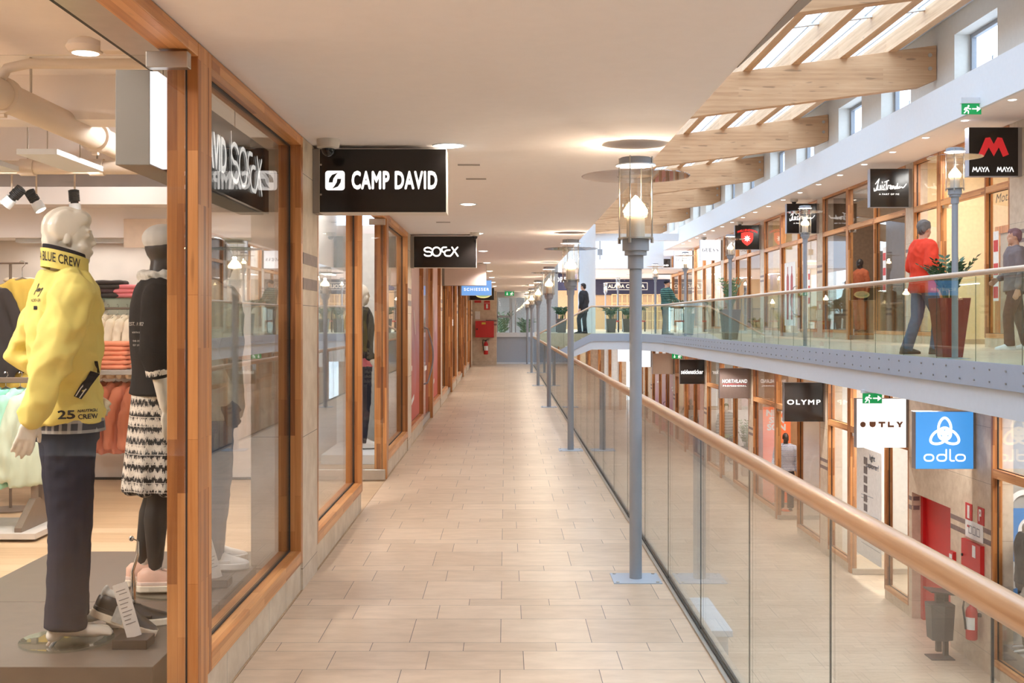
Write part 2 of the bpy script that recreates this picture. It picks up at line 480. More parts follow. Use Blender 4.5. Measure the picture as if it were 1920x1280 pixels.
def PZ(y, D): return EYE - (y - 602.0) * D / F
# ================================================================== THE SETTING
CEIL = 2.615; XL = -1.169; XR = 0.981; XU = 8.4; XD = 6.5; ZU = 1.1; ZD = -3.2; CU = 4.83
B = MB
struct('floor', B().box(XL, XR + 0.05, -5, 43.2, -0.30, 0), M['floor'])
struct('floor_lower', B().box(-2, 12, -5, 72, ZD - 0.2, ZD), M['floor'])
gal = B().box(5.3, 12.2, -5, 72, 0.60, ZU).box(1.2, 5.3, 44.7, 72, 0.60, ZU).box(3.1, 5.3, 43.0, 44.7, 0.60, ZU)
gal.prism([(5.3, 39.6), (5.3, 43.0), (4.6, 43.0)], 0.5, lambda u, v, w: (u, v, 0.60 + w))
struct('floor_gallery', gal, M['floor'])
struct('ceiling', B().box(-1.25, 0.97, -5, 50, CEIL, CEIL + 0.35), M['ceiling'])
struct('trim_1', B().prism([(3.0, 0.97), (5.0, 0.97), (3.0, 1.05)], 0.03, lambda u, v, w: (v, u, CEIL - 0.005 + w)), M['bracket'])
struct('wall_left', B().box(0.6, 0.97, -5, 50, CEIL + 0.35, 6.2), M['white'])
struct('wall_back', B().box(-8, 13, -5.3, -5, ZD, 8), M['wallwhite'])
# lower edge beam of the gallery and its steel fascia (two runs, a chamfer and the front of the end gallery)
def fascia_run(name, pts, z0, z1, th, mat, bolts=False):
    mb = B()
    for (a, b) in zip(pts, pts[1:]):
        d = Vector((b[0] - a[0], b[1] - a[1], 0)); n = Vector((-d.y, d.x, 0)).normalized() * th
        P = [Vector((a[0], a[1], 0)), Vector((b[0], b[1], 0)), Vector((b[0], b[1], 0)) + n, Vector((a[0], a[1], 0)) + n]
        mb.add([p + Vector((0, 0, z)) for z in (z0, z1) for p in P], [(0, 3, 2, 1), (4, 5, 6, 7), (0, 1, 5, 4), (1, 2, 6, 5), (2, 3, 7, 6), (3, 0, 4, 7)])
    o = struct(name, mb, mat)
    if bolts:
        bo = B()
        y = 9.0
        while y < 39:
            for z in (0.90, 1.03): bo.cyl((5.196, y, z), (5.184, y, z), 0.011, n=8)
            y += 0.42
        put('bolt_heads', bo, M['bracket'], o)
    return o
RUN = [(5.22, -5), (5.22, 39.4), (4.5, 42.9), (3.1, 42.9)]
fascia_run('trim_2', [(5.20, -5), (5.20, 39.4), (4.5, 42.88), (3.1, 42.88)], 0.83, 1.105, -0.03, M['fascia'], True)
fascia_run('trim_3', [(5.24, -5), (5.24, 39.4), (4.5, 42.92), (3.1, 42.92)], 0.53, 0.835, -0.05, M['white'])
struct('ceiling_lower', B().box(5.29, 12.2, -5, 44, 0.55, 0.60).box(3.1, 5.29, 43, 72, 0.55, 0.60), M['ceiling'])
# upper gallery soffit, edge beam, clerestory wall
struct('ceiling_gallery', B().box(7.34, 12.4, -5, 72, CU, CU + 0.12), M['ceiling'])
struct('trim_4', B().box(7.30, 7.36, -5, 72, CU - 0.005, 5.48).box(7.36, 7.76, -5, 72, 5.38, 5.48), M['white'])
clere = B(); win_spots = []
y = -5.0; zs0, zs1 = 5.70, 6.50
bays = [7.17 * k for k in range(0, 10)]
edges = []
for b in bays:
    for a, c in ((1.3, 3.1), (4.45, 6.25)): edges.append((b + a, b + c))
clere.box(7.76, 8.15, -5, 72, 5.38, zs0); clere.box(7.76, 8.15, -5, 72, zs1, 7.35)
prev = -5.0
for a, c in edges:
    clere.box(7.76, 8.15, prev, a, zs0, zs1); prev = c
clere.box(7.76, 8.15, prev, 72, zs0, zs1)
struct('wall_right', clere, M['wallwhite'])
WN = [0]; DN = [0]; TN = [10]
for a, c in edges[3:]:
    WN[0] += 1
    w = thing('window_%d' % WN[0], (8.08, (a + c) / 2, zs0), kind='structure')
    m = B(); h = c - a
    for (u0, u1, v0, v1) in ((a, c, zs0, zs0 + 0.07), (a, c, zs1 - 0.07, zs1), (a, a + 0.07, zs0 + 0.07, zs1 - 0.07), (c - 0.07, c, zs0 + 0.07, zs1 - 0.07)):
        m.box(8.03, 8.12, u0, u1, v0, v1)
    put('frame', m, M['steel'], w, world=True, bevel=0.006)
    put('pane', B().box(8.07, 8.08, a + 0.06, c - 0.06, zs0 + 0.06, zs1 - 0.06), M['sky_glass'], w, world=True)
    op = B().box(7.92, 8.02, a + 0.5, c - 0.5, zs0 + 0.02, zs0 + 0.09); op.tube([(7.97, a + 0.7, zs0 + 0.09), (7.99, a + 0.75, zs0 + 0.2), (8.03, a + 0.8, zs0 + 0.22)], 0.012, 6)
    put('opener', op, M['steel'], w, world=True)
# roof: glulam beams, purlins and glazing between them
BT = lambda X: 6.51 - 0.1322 * (7.75 - X)
BB = lambda X: 5.80 - 0.1322 * (7.75 - X)
beam_y = [7.17 * k for k in range(1, 10)]
for k, yb in enumerate(beam_y):
    t = thing('roof_beam', (7.75, yb, 6.2), '%s from the camera end among the sloping glulam roof beams' % ('the ' + ORD[k] if k else 'first'), 'beam', 'glulam beams under the skylight')
    poly = [(0.9, BB(0.9)), (7.45, BB(7.45)), (7.75, BB(7.45) + 0.13), (7.75, BT(7.75)), (0.9, BT(0.9))]
    put('timber', B().prism(poly, 0.2, lambda u, v, w: (u, yb - 0.1 + w, v)), M['beam'], t, world=True, bevel=0.008)
    for z in (6.09, 6.33):
        put('bolt_plate', B().cyl((7.63, yb - 0.1, z), (7.63, yb - 0.112, z), 0.036, n=20).cyl((7.63, yb - 0.112, z), (7.63, yb - 0.122, z), 0.014, n=8), M['alu'], t, world=True)
PXS = [6.95 - 0.87 * i for i in range(7)]
for k in range(len(beam_y)):
    y0 = beam_y[k] + 0.0; y1 = y0 + 7.17
    for i, xp in enumerate(PXS):
        zb = BT(xp) - 0.015
        P = B().box(xp - 0.075, xp + 0.075, y0, y1 - 0.002, zb, zb + 0.30)
        put('purlin', P, M['purlin'], loc=(xp, y0, zb), label='%s purlin from the clerestory wall, beyond the %s sloping roof beam' % (ORD[i], ORD[k]), cat='purlin', group='purlins carrying the skylight')
    g = B(); bars = B()
    g.prism([(0.9, BT(0.9) + 0.30), (6.95, BT(6.95) + 0.30), (6.95, BT(6.95) + 0.32), (0.9, BT(0.9) + 0.32)], 7.165, lambda u, v, w: (u, y0 + w, v))
    for xp in PXS: bars.box(xp - 0.04, xp + 0.04, y0, y1 - 0.01, BT(xp) + 0.286, BT(xp) + 0.299)
    for f in (0.36, 0.72):
        yy = y0 + 7.17 * f
        bars.prism([(0.9, BT(0.9) + 0.25), (6.95, BT(6.95) + 0.25), (6.95, BT(6.95) + 0.295), (0.9, BT(0.9) + 0.295)], 0.09, lambda u, v, w: (u, yy + w, v))
    sk = struct('skylight', g, M['sky_glass'])
    put('glazing_bars', bars, M['white'], sk)
    dk = B()
    for xp in PXS: dk.box(xp - 0.20, xp - 0.185, y0, y1 - 0.01, BT(xp - 0.19) + 0.28, BT(xp - 0.19) + 0.297)
    put('glazing_seals', dk, M['steel'], sk)
    struct('ceiling_strip', B().prism([(7.03, BT(7.0) + 0.24), (7.755, 6.86), (7.755, 6.93), (7.03, BT(7.0) + 0.34)], 7.165, lambda u, v, w: (u, y0 + w, v)), M['white'])
g = B().prism([(0.9, BT(0.9) + 0.30), (6.95, BT(6.95) + 0.30), (6.95, BT(6.95) + 0.32), (0.9, BT(0.9) + 0.32)], 12.1, lambda u, v, w: (u, -5 + w, v))
struct('skylight', g, M['sky_glass'])
struct('wall_lower_left', B().box(-1.9, -1.6, -5, 72, ZD, -0.3), M['stone'])
struct('wall_lower_end', B().box(-2, 6.5, 64, 64.2, ZD, 0.55), M['stone'])
struct('wall_far', B().box(-3, 12.5, 71.8, 72.2, 0, 8), M['wallwhite'])

# ------------------------------------------------------------------ shop fronts
def pilaster(X0, s, d0, d1, z0, z1, stripes=True):
    o = struct('pilaster', B().box(X0, X0 + s * 0.30, d0, d1, z0, z1), M['stone'])
    if stripes:
        m = B()
        for z in (z0 + 1.735, z0 + 1.882): m.box(X0 - s * 0.002, X0 + s * 0.1, d0 + 0.0, d1 - 0.0, z, z + 0.066)
        put('inlay_stripes', m, M['stripe'], o)
    return o
def shop_window(X0, s, d0, d1, z0, z1, tr=None, sill=0.16, post=0.06):
    WN[0] += 1; TN[0] += 1
    w = thing('window_%d' % WN[0], (X0, (d0 + d1) / 2, z0), kind='structure')
    m = B(); xa, xb = X0, X0 + s * 0.13
    m.box(xa, xb, d0, d0 + post, z0 + sill, z1); m.box(xa, xb, d1 - post, d1, z0 + sill, z1)
    put('jambs', m, M['wood_z'], w, world=True, bevel=0.004)
    m = B(); m.box(xa, xb, d0 + post, d1 - post, z0 + sill, z0 + sill + 0.075); m.box(xa, xb, d0 + post, d1 - post, z1 - 0.055, z1)
    if tr: m.box(xa, xb, d0 + post, d1 - post, tr - 0.06, tr + 0.06)
    put('rails', m, M['wood_y'], w, world=True, bevel=0.004)
    spans = [(z0 + sill + 0.075, z1 - 0.055)] if not tr else [(z0 + sill + 0.075, tr - 0.06), (tr + 0.06, z1 - 0.055)]
    gk = B(); ga, gb = X0 + s * 0.062, X0 + s * 0.080
    for a, b in spans:
        gk.box(ga, gb, d0 + post, d0 + post + 0.008, a, b); gk.box(ga, gb, d1 - post - 0.008, d1 - post, a, b)
        gk.box(ga, gb, d0 + post, d1 - post, a, a + 0.008); gk.box(ga, gb, d0 + post, d1 - post, b - 0.008, b)
        put('pane', B().box(X0 + s * 0.066, X0 + s * 0.076, d0 + post + 0.004, d1 - post - 0.004, a + 0.004, b - 0.004), M['glass'], w, world=True)
    put('gasket', gk, M['dark'], w, world=True)
    struct('trim_%d' % TN[0], B().box(X0 + s * 0.012, X0 + s * 0.13, d0, d1, z0, z0 + sill), M['plinth'])
    return w
def shop_door(X0, s, d0, d1, z0, z1, tr=None, leaf='open', post=0.15, top=None, handle=True):
    DN[0] += 1
    w = thing('door_%d' % DN[0], (X0, (d0 + d1) / 2, z0), kind='structure')
    m = B(); xa, xb = X0, X0 + s * 0.12
    m.box(xa, xb, d1, d1 + post, z0, z1)
    put('post', m, M['wood_z'], w, world=True, bevel=0.004)
    put('rebate', B().box(X0 + s * 0.042, X0 + s * 0.048, d1 - 0.002, d1 + 0.05, z0, z1 - 0.06), M['dark'], w, world=True)
    m = B().box(xa, xb, d0, d1, z1 - 0.055, z1)
    if tr: m.box(xa, xb, d0, d1, tr - 0.06, tr + 0.06)
    put('header', m, M['wood_y'], w, world=True, bevel=0.004)
    ht = (tr - 0.06) if tr else z1 - 0.065
    if tr: put('fanlight', B().box(X0 + s * 0.066, X0 + s * 0.076, d0, d1, tr + 0.06, z1 - 0.055), M['glass'], w, world=True)
    if leaf == 'open':
        yl = d1 - 0.12
        lf = put('leaf', B().box(X0 + s * 0.02, X0 + s * 1.05, yl, yl + 0.01, z0 + 0.012, ht - 0.01), M['glass'], w, world=True)
        put('patch_fitting', B().box(X0 + s * 0.003, X0 + s * 0.158, yl - 0.02, yl + 0.03, ht - 0.06, ht + 0.0), M['alu'], lf, world=True, bevel=0.003)
        put('kick_rail', B().box(X0 + s * 0.003, X0 + s * 1.05, yl - 0.018, yl + 0.028, z0 + 0.01, z0 + 0.11), M['alu'], lf, world=True, bevel=0.003)
    else:
        xg = X0 + s * 0.07
        lf = put('leaf', B().box(xg, xg + 0.012, d0 + 0.01, d1 - 0.01, z0 + 0.012, ht - 0.01), M['glass'], w, world=True)
        put('kick_rail', B().box(xg - 0.02, xg + 0.03, d0 + 0.01, d1 - 0.01, z0 + 0.012, z0 + 0.11), M['alu'], lf, world=True)
        put('stile', B().box(xg - 0.02, xg + 0.03, d1 - 0.10, d1 - 0.01, z0 + 0.11, ht - 0.01), M['wood_z'], lf, world=True)
        ym = d0 + 0.25; hx = X0 - s * 0.04
        if handle: put('handle', B().tube([(xg, ym, z0 + 0.62)] + [(hx - s * 0.07 * math.sin(PI * i / 14), ym + 0.14 * math.sin(PI * i / 14), z0 + 0.66 + 0.78 * i / 14) for i in range(15)] + [(xg, ym, z0 + 1.48)], 0.013, 8), M['steel'], lf, world=True, smooth=True)
    return w
# near side
LEFT = [('d', 2.45, 4.53, 'open'), ('w', 4.68, 6.87), ('p', 6.87, 7.39), ('w', 7.39, 9.74), ('d', 9.74, 11.70, 'open'), ('w', 11.85, 14.26), ('p', 14.26, 14.75),
        ('w', 14.75, 17.0), ('d', 17.0, 19.1, 'shut'), ('w', 19.25, 21.5), ('p', 21.5, 21.95), ('w', 21.95, 24.2), ('d', 24.2, 26.1, 'shut'), ('w', 26.25, 28.6), ('p', 28.6, 29.1),
        ('w', 29.1, 31.4), ('d', 31.4, 33.3, 'shut'), ('w', 33.45, 35.8), ('p', 35.8, 36.3), ('w', 36.3, 38.5), ('d', 38.5, 40.2, 'shut'), ('p', 40.35, 42.0)]
RIGHT = [('p', 16.0, 19.85), ('w', 19.85, 20.9), ('d', 20.9, 23.0, 'open'), ('w', 23.15, 24.55), ('p', 24.55, 25.0), ('w', 25.0, 27.2), ('d', 27.2, 29.2, 'open'), ('w', 29.35, 31.6), ('p', 31.6, 32.1)]
LOW = [('w', 12.6, 15.95), ('w', 19.2, 20.45), ('d', 20.45, 22.45, 'open'), ('w', 22.6, 24.05), ('p', 24.05, 24.6), ('w', 24.6, 26.6), ('d', 26.6, 28.6, 'open'), ('w', 28.75, 31.3), ('p', 31.3, 31.85)]
for k in range(4):
    b = 32.1 + 7.17 * k
    RIGHT += [('w', b, b + 2.2), ('d', b + 2.2, b + 4.2, 'shut'), ('w', b + 4.35, b + 6.65), ('p', b + 6.65, b + 7.17)]
    b = 31.85 + 7.17 * k
    LOW += [('w', b, b + 2.2), ('d', b + 2.2, b + 4.2, 'shut'), ('w', b + 4.35, b + 6.65), ('p', b + 6.65, b + 7.17)]
def front(segs, X0, s, z0, z1, tr):
    for g in segs:
        if g[0] == 'p': pilaster(X0, s, g[1], g[2], z0, z1)
        elif g[0] == 'w': shop_window(X0, s, g[1], g[2], z0, z1, tr)
        else: shop_door(X0, s, g[1], g[2], z0, z1, tr, g[3], handle=(X0 > 0 or g[1] < 20))
front(LEFT, XL, -1, 0.0, CEIL - 0.004, None)
front(RIGHT, XU, 1, ZU, CU - 0.004, 3.84)
front(LOW, XD, 1, ZD, 0.546, -0.48)
struct('wall_front_left', B().box(XL - 0.3, XL, -5, 2.40, 0, CEIL), M['stone'])
struct('wall_front_gallery', B().box(XU, XU + 0.3, -5, 16.0, ZU, CU), M['stone'])
# lower wall with the recessed red service door
struct('wall_lower', B().box(XD, XD + 0.3, 15.95, 17.4, ZD, 0.55).box(XD, XD + 0.3, 19.05, 19.2, ZD, 0.55).box(XD, XD + 0.3, 17.4, 19.05, -1.18, 0.55).box(XD, XD + 0.3, -5, 12.6, ZD, 0.55), M['stone'])
DN[0] += 1
rd = thing('door_%d' % DN[0], (6.7, 18.2, ZD), kind='structure')
put('leaf', B().box(6.69, 6.74, 17.5, 18.95, ZD, -1.25), M['red'], rd, world=True)
put('frame', B().box(6.64, 6.75, 17.4, 17.5, ZD, -1.18).box(6.64, 6.75, 18.95, 19.05, ZD, -1.18).box(6.64, 6.75, 17.5, 18.95, -1.25, -1.18), M['red'], rd, world=True)
put('arrow_sticker', flatpoly([[(-0.02, 0.1), (0.02, 0.1), (0.02, -0.1), (0.06, -0.1), (0, -0.2), (-0.06, -0.1), (-0.02, -0.1)], [(-0.06, -0.26), (0.0, -0.36), (0.06, -0.26), (0.06, -0.30), (0.0, -0.40), (-0.06, -0.30)]], lambda u, v, w: (6.684, 17.75 - u, -1.45 + v)), plain('white_sticker', (236, 236, 236)), rd, world=True)
m = B()
for z in (ZD + 1.735, ZD + 1.882): m.box(XD - 0.003, XD + 0.1, 15.95, 17.39, z, z + 0.066).box(XD - 0.003, XD + 0.1, 19.06, 19.2, z, z + 0.066).box(XD + 0.02, XD + 0.12, 19.045, 19.06, z, z + 0.066)
struct('trim_5', m, M['stripe'])

# ------------------------------------------------------------------ shop rooms
def room(name, x0, x1, y0, y1, z0, z1, wall, floor=None):
    """back wall and the two cross walls of a shop"""
    s = 1 if x1 > x0 else -1
    m = B().box(x1, x1 + s * 0.1, y0, y1, z0, z1)
    struct('wall_' + name, m, wall)
    for k, yy in enumerate((y0 + 0.035, y1 - 0.035)):
        m = B().box(x0 + s * 0.14, x1, yy - 0.03, yy + 0.03, z0, z1)
        struct('wall_' + name + '_cross', m, wall)
wallc = {'cream': plain('cream_shop_wall', (232, 210, 170), 0.8), 'white': plain('white_shop_wall', (232, 230, 226), 0.8), 'dark': plain('dark_timber_shop_wall', (134, 108, 86), 0.7, var=0.12),
         'grey': plain('grey_shop_wall', (170, 166, 160), 0.8), 'tan': plain('tan_shop_wall', (196, 160, 120), 0.8), 'pink': plain('rosy_shop_wall', (204, 150, 140), 0.8)}
pl = [19.4, 24.78, 31.85, 39.02, 46.2, 53.4, 60.5]
for k, (a, c) in enumerate(zip(pl, pl[1:])): room('gallery_shop_%d' % (k + 1), XU, 11.4, a, c, ZU, CU, wallc[['cream', 'dark', 'cream', 'tan', 'white', 'white'][k]])
pl2 = [12.4, 17.6, 24.3, 31.6, 38.75, 45.9, 53.1, 60.3]
for k, (a, c) in enumerate(zip(pl2, pl2[1:])):
    if k == 0: a, c = 12.4, 16.2
    if k == 1: a = 19.15
    room('lower_shop_%d' % (k + 1), XD, 9.4, a, c, ZD, 0.55, wallc[['grey', 'white', 'tan', 'white', 'pink', 'tan', 'cream'][k]])
pl3 = [14.5, 21.7, 28.85, 36.05, 42.0]
for k, (a, c) in enumerate(zip(pl3, pl3[1:])): room('walkway_shop_%d' % (k + 1), XL, -3.6, a, c, 0, CEIL, wallc[['white', 'cream', 'tan', 'cream'][k]])
struct('ceiling_walkway_shops', B().box(-3.7, -1.25, 14.5, 42, CEIL, CEIL + 0.1), M['ceiling'])
struct('floor_walkway_shops', B().box(-3.7, XL - 0.0, 14.5, 42, -0.1, -0.002), M['shop_floor'])
def ceiling_panel(x, y, z, lx, ly, power, color, label, cat='light', group=None):
    t = thing('ceiling_light', (x, y, z), label, cat, group)
    put('housing', B().box(-lx / 2 - 0.03, lx / 2 + 0.03, -ly / 2 - 0.03, ly / 2 + 0.03, -0.035, 0.0), M['white'], t)
    lamp('panel_lamp', 'AREA', (x, y, z - 0.04), power, color, t, size=lx, size_y=ly)
    return t
for k, (a, c) in enumerate(zip(pl, pl[1:])):
    ceiling_panel(9.1, (a + c) / 2, CU, 0.5, (c - a) * 0.55, P_ROOM * (1.5, 0.7, 1.3, 1.0, 1.3, 1.2)[k], WARM2, '%s gallery shop from the red M sign, its added long ceiling light' % ORD[k], group='added ceiling lights in the gallery shops')  # made-up fitting, added to light the goods from the front
for k, (a, c) in enumerate(zip(pl2, pl2[1:])):
    if k == 0: a, c = 12.4, 16.2
    if k == 1: a = 19.15
    ceiling_panel(7.3, (a + c) / 2, 0.55, 0.5, (c - a) * 0.55, P_ROOM * (1.0, 1.7, 1.0, 1.2, 1.0, 1.2, 1.2)[k], WARM2, '%s lower shop from the blue sign, its added long ceiling light' % ORD[k], group='added ceiling lights in the lower shops')  # lamp added to light each lower shop room, fitting made up
for k, (a, c) in enumerate(zip(pl3, pl3[1:])):
    ceiling_panel(-2.4, (a + c) / 2, CEIL, 0.4, (c - a) * 0.5, P_ROOM * 0.6, WARM2, '%s shop beyond the second black sign, its added ceiling light' % ORD[k], group='added ceiling lights in the walkway shops')  # added lamp and housing that brighten the room behind the glass

# ------------------------------------------------------------------ end of the walkway
struct('wall_end', B().box(-1.5, -0.32, 42.0, 43.4, 0, CEIL), M['stone'])
struct('trim_6', B().box(-0.7, -0.315, 41.99, 42.2, 1.53, 1.60).box(-0.7, -0.315, 41.99, 42.2, 1.40, 1.46), M['stripe'])
WN[0] += 1
w = thing('window_%d' % WN[0], (0.3, 43.3, 0), kind='structure')
put('lower_panel', B().box(-0.32, 1.05, 43.25, 43.4, 0, 0.98), M['fascia'], w, world=True)
put('ledge', B().box(-0.32, 1.05, 43.18, 43.42, 0.98, 1.14), M['white'], w, world=True)
put('floor_rail', B().box(-0.32, 1.05, 43.2, 43.42, 0.0, 0.06), M['white'], w, world=True)
m = B()
for x in (-0.30, 0.16, 0.22, 0.36, 0.82, 1.02): m.box(x - 0.02, x + 0.02, 43.28, 43.36, 1.14, 2.45)
m.box(-0.32, 0.16, 43.28, 43.36, 1.68, 1.76).box(-0.32, 1.05, 43.22, 43.4, 2.40, 2.612)
put('mullions', m, M['steel'], w, world=True)
put('pane', B().box(-0.3, 1.03, 43.31, 43.325, 1.14, 2.42), M['glass'], w, world=True)
struct('ceiling_end', B().box(-3, 1.0, 43.4, 50, CEIL, CEIL + 0.3), M['ceiling'])
struct('wall_beyond', B().box(-3, 2.2, 50, 50.2, -0.3, 4.5), wallc['grey'])
struct('floor_end', B().box(-3, 1.2, 43.2, 50.1, -0.3, -0.001), M['floor'])
# ================================================================== LAMP POSTS
def lamp_post(x, y, z, label):
    t = thing('lamp_post', (x, y, z), label, 'lamp', 'lantern posts along the balustrades')
    bp = put('base_plate', B().box(-0.143, 0.143, -0.143, 0.143, 0, 0.005), M['fascia'], t)
    for sx in (-1, 1):
        for sy in (-1, 1): put('screw', B().cyl((sx * 0.118, sy * 0.118, 0.005), (sx * 0.118, sy * 0.118, 0.009), 0.010, n=8), M['alu'], bp)
    put('pole', B().cyl((0, 0, 0.004), (0, 0, 1.87), 0.0375, n=24), M['steel'], t, smooth=True)
    put('collar', B().lathe([(0.047, 1.865), (0.047, 1.945), (0.0665, 1.946), (0.0665, 1.972), (0.080, 1.974), (0.080, 2.043), (0.02, 2.044)], n=28), M['steel'], t, smooth=True, angle=30)
    fl = put('flange', B().lathe([(0.107, 2.043), (0.107, 2.052)], n=28), M['alu'], t, smooth=True, angle=30)
    put('glass_cylinder', B().lathe([(0.100, 2.053), (0.100, 2.462), (0.097, 2.462), (0.097, 2.053)], n=28, close=True), M['lamp_glass'], t, smooth=True, angle=30)
    for k in range(4):
        a = PI / 4 + k * PI / 2 + 0.35
        px, py = 0.1035 * math.cos(a), 0.1035 * math.sin(a)
        put('rod', B().cyl((px, py, 2.03), (px, py, 2.535), 0.0042, n=8).cyl((px, py, 2.018), (px, py, 2.043), 0.009, n=8), M['alu'], t, smooth=True)
    put('frosted_tube', B().lathe([(0.055, 2.053), (0.055, 2.175), (0.052, 2.175), (0.052, 2.053)], n=24, close=True), plain('frosted_glass', (236, 222, 206), 0.4, var=0.01) if 'frost' not in M else M['frost'], t, smooth=True, angle=30)
    put('bulb', B().lathe([(0.03, 2.186), (0.070, 2.190), (0.072, 2.218), (0.050, 2.252), (0.028, 2.280), (0.012, 2.298), (0.003, 2.305)], n=20), M['bulb'], t, smooth=True)
    rb = B()
    for q in range(5): rb.lathe([(0.078, 2.188 + q * 0.016), (0.074, 2.196 + q * 0.016), (0.0735, 2.194 + q * 0.016), (0.076, 2.187 + q * 0.016)], n=24, close=True)
    put('ribbed_lens', rb, M['lamp_glass'], t, smooth=True)
    put('top_plate', B().lathe([(0.119, 2.484), (0.119, 2.492), (0.02, 2.493)], n=28), M['white'], t, smooth=True, angle=30)
    put('cap', B().lathe([(0.099, 2.493), (0.099, 2.528), (0.09, 2.533), (0.01, 2.534)], n=28), M['steel'], t, smooth=True, angle=30)
    put('reflector_disc', B().lathe([(0.112, 2.418), (0.322, 2.418), (0.326, 2.422), (0.322, 2.426), (0.112, 2.426)], n=40, close=True), M['disc_glass'], t, smooth=True, angle=30)
    lamp('lantern_bulb', 'POINT', (x, y, z + 2.311), P_POST, (1.0, 0.88, 0.72), t, size=0.012)
    return t
M['frost'] = plain('frosted_glass', (236, 222, 206), 0.4, var=0.01)
lp0 = lamp_post(0.783, 7.17, 0, 'grey lantern post standing closest to the shop door with the black and white sneakers')
for k in range(2, 7):
    copy_tree(lp0, (0.783, 7.17 * k, 0), label='%s lantern post of the walkway row, counted from the pink sneakers window' % ORD[k - 1])
for k in range(2, 10):
    copy_tree(lp0, (5.41, 7.17 * k, ZU), label='%s lantern post of the raised gallery across the void, counted from the red M sign' % ORD[k - 2])

# ================================================================== BALUSTRADES
def balustrade(label, pts, z0, zr, joints, gl, rail_r, mat, shoe=True, name='glass_balustrade'):
    t = thing(name, (pts[0][0], pts[0][1], z0), label, 'balustrade')
    put('handrail', B().tube([(p[0], p[1], p[2] + zr) for p in pts], rail_r, 16), mat, t, world=True, smooth=True)
    js = B()
    for (a, b, n) in joints:
        a = Vector(a); b = Vector(b); d = (b - a); L = d.length; dn = d.normalized(); nr = Vector((-dn.y, dn.x, 0)).normalized()
        for i in range(n):
            p = a + d * (i / n) + dn * 0.003; q = a + d * ((i + 1) / n) - dn * 0.003
            h0 = Vector((0, 0, 0.0)); h1 = Vector((0, 0, zr - rail_r * 0.8))
            m = B().add([p - nr * 0.006 + h0, q - nr * 0.006 + h0, q + nr * 0.006 + h0, p + nr * 0.006 + h0, p - nr * 0.006 + h1, q - nr * 0.006 + h1, q + nr * 0.006 + h1, p + nr * 0.006 + h1],
                        [(0, 3, 2, 1), (4, 5, 6, 7), (0, 1, 5, 4), (1, 2, 6, 5), (2, 3, 7, 6), (3, 0, 4, 7)])
            put('glass_panel', m, gl, t, world=True)
            e = a + d * (i / n)
            u = dn * 0.0022
            js.add([e - u - nr * 0.0025 + h0, e + u - nr * 0.0025 + h0, e + u + nr * 0.0025 + h0, e - u + nr * 0.0025 + h0, e - u - nr * 0.0025 + h1, e + u - nr * 0.0025 + h1, e + u + nr * 0.0025 + h1, e - u + nr * 0.0025 + h1],
                   [(0, 3, 2, 1), (4, 5, 6, 7), (0, 1, 5, 4), (1, 2, 6, 5), (2, 3, 7, 6), (3, 0, 4, 7)])
    put('joint_seals', js, M['dark'], t, world=True)
    if shoe:
        a, b = Vector(pts[0]), Vector(pts[-1])
        s1 = B().box(XR - 0.014, XR - 0.007, a.y, b.y, 0.001, 0.014).box(XR + 0.007, XR + 0.014, a.y, b.y, 0.001, 0.014)
        put('base_channel', s1, M['dark'], t, world=True)
        put('channel_trim', B().box(XR - 0.035, XR - 0.014, a.y, b.y, 0.001, 0.008), M['alu'], t, world=True)
    return t
balustrade('clear glass balustrade with beech handrail along the tiled walkway', [(XR, 0.01, 0), (XR, 41.8, 0)], 0.0, 0.99, [((XR, 0.01, 0.002), (XR, 41.835, 0.002), 35)], M['rail_glass'], 0.033, M['rail'])
gp = [(5.215, 0.07, ZU), (5.215, 39.4, ZU), (4.5, 42.9, ZU), (3.1, 42.9, ZU), (1.1, 42.9, 0.06)]
balustrade('greenish glass balustrade with pale handrail along the raised gallery', gp, ZU, 0.985,
           [((5.215, 0.07, ZU - 0.01), (5.215, 39.5, ZU - 0.01), 33), ((5.215, 39.5, ZU - 0.01), (4.5, 42.9, ZU - 0.01), 3), ((4.5, 42.9, ZU - 0.01), (3.1, 42.9, ZU - 0.01), 1), ((3.1, 42.9, ZU - 0.01), (1.1, 42.9, 0.05), 2)],
           M['gal_glass'], 0.032, plain('pale_lit_handrail', (206, 178, 152), 0.35, var=0.05), shoe=False)

# ================================================================== PROJECTING SIGNS
def sign(label, x0, x1, y, z0, z1, face, th=0.18, side=None, wall_x=None, group=None):
    t = thing('shop_sign', ((x0 + x1) / 2, y, (z0 + z1) / 2), label, 'sign', group)
    put('casing', B().box(x0, x1, y + 0.006, y + th, z0, z1), side or M['bracket'], t, world=True, bevel=0.003)
    if wall_x is not None:
        put('wall_bracket', B().box(min(wall_x, x1 if wall_x > x1 else x0), max(wall_x, x1 if wall_x > x1 else x0), y + 0.02, y + th - 0.02, z0 + 0.0, z1 - 0.0), M['bracket'], t, world=True)
    put('face', B().box(x0 + 0.004, x1 - 0.004, y, y + 0.007, z0 + 0.004, z1 - 0.004), face, t, world=True)
    return t, FRONT(((x0 + x1) / 2, y, (z0 + z1) / 2))
white_side = plain('white_enamel_side', (232, 226, 218), 0.4, var=0.01)
SX0, SX1, SZ0, SZ1 = -1.128, -0.357, 2.206, 2.594
def low_left_sign(y, label, face, side=None): return sign(label, SX0, SX1, y, SZ0, SZ1, face, 0.2, side or white_side, wall_x=XL)
t, fn = low_left_sign(7.2, 'black shop sign with a swirl badge and two lit white words', M['black'])
put('lettering', text_mb('CAMP DAVID', 0.518, 0.114, FRONT((-0.672, 7.2, 2.402)), bold=0.04, space=1.1), M['letter'], t, world=True)
put('badge', flatpoly([rrect(0.118, 0.118, 0.018)], FRONT((-1.031, 7.2, 2.400)), depth=0.003), M['letter'], t, world=True)
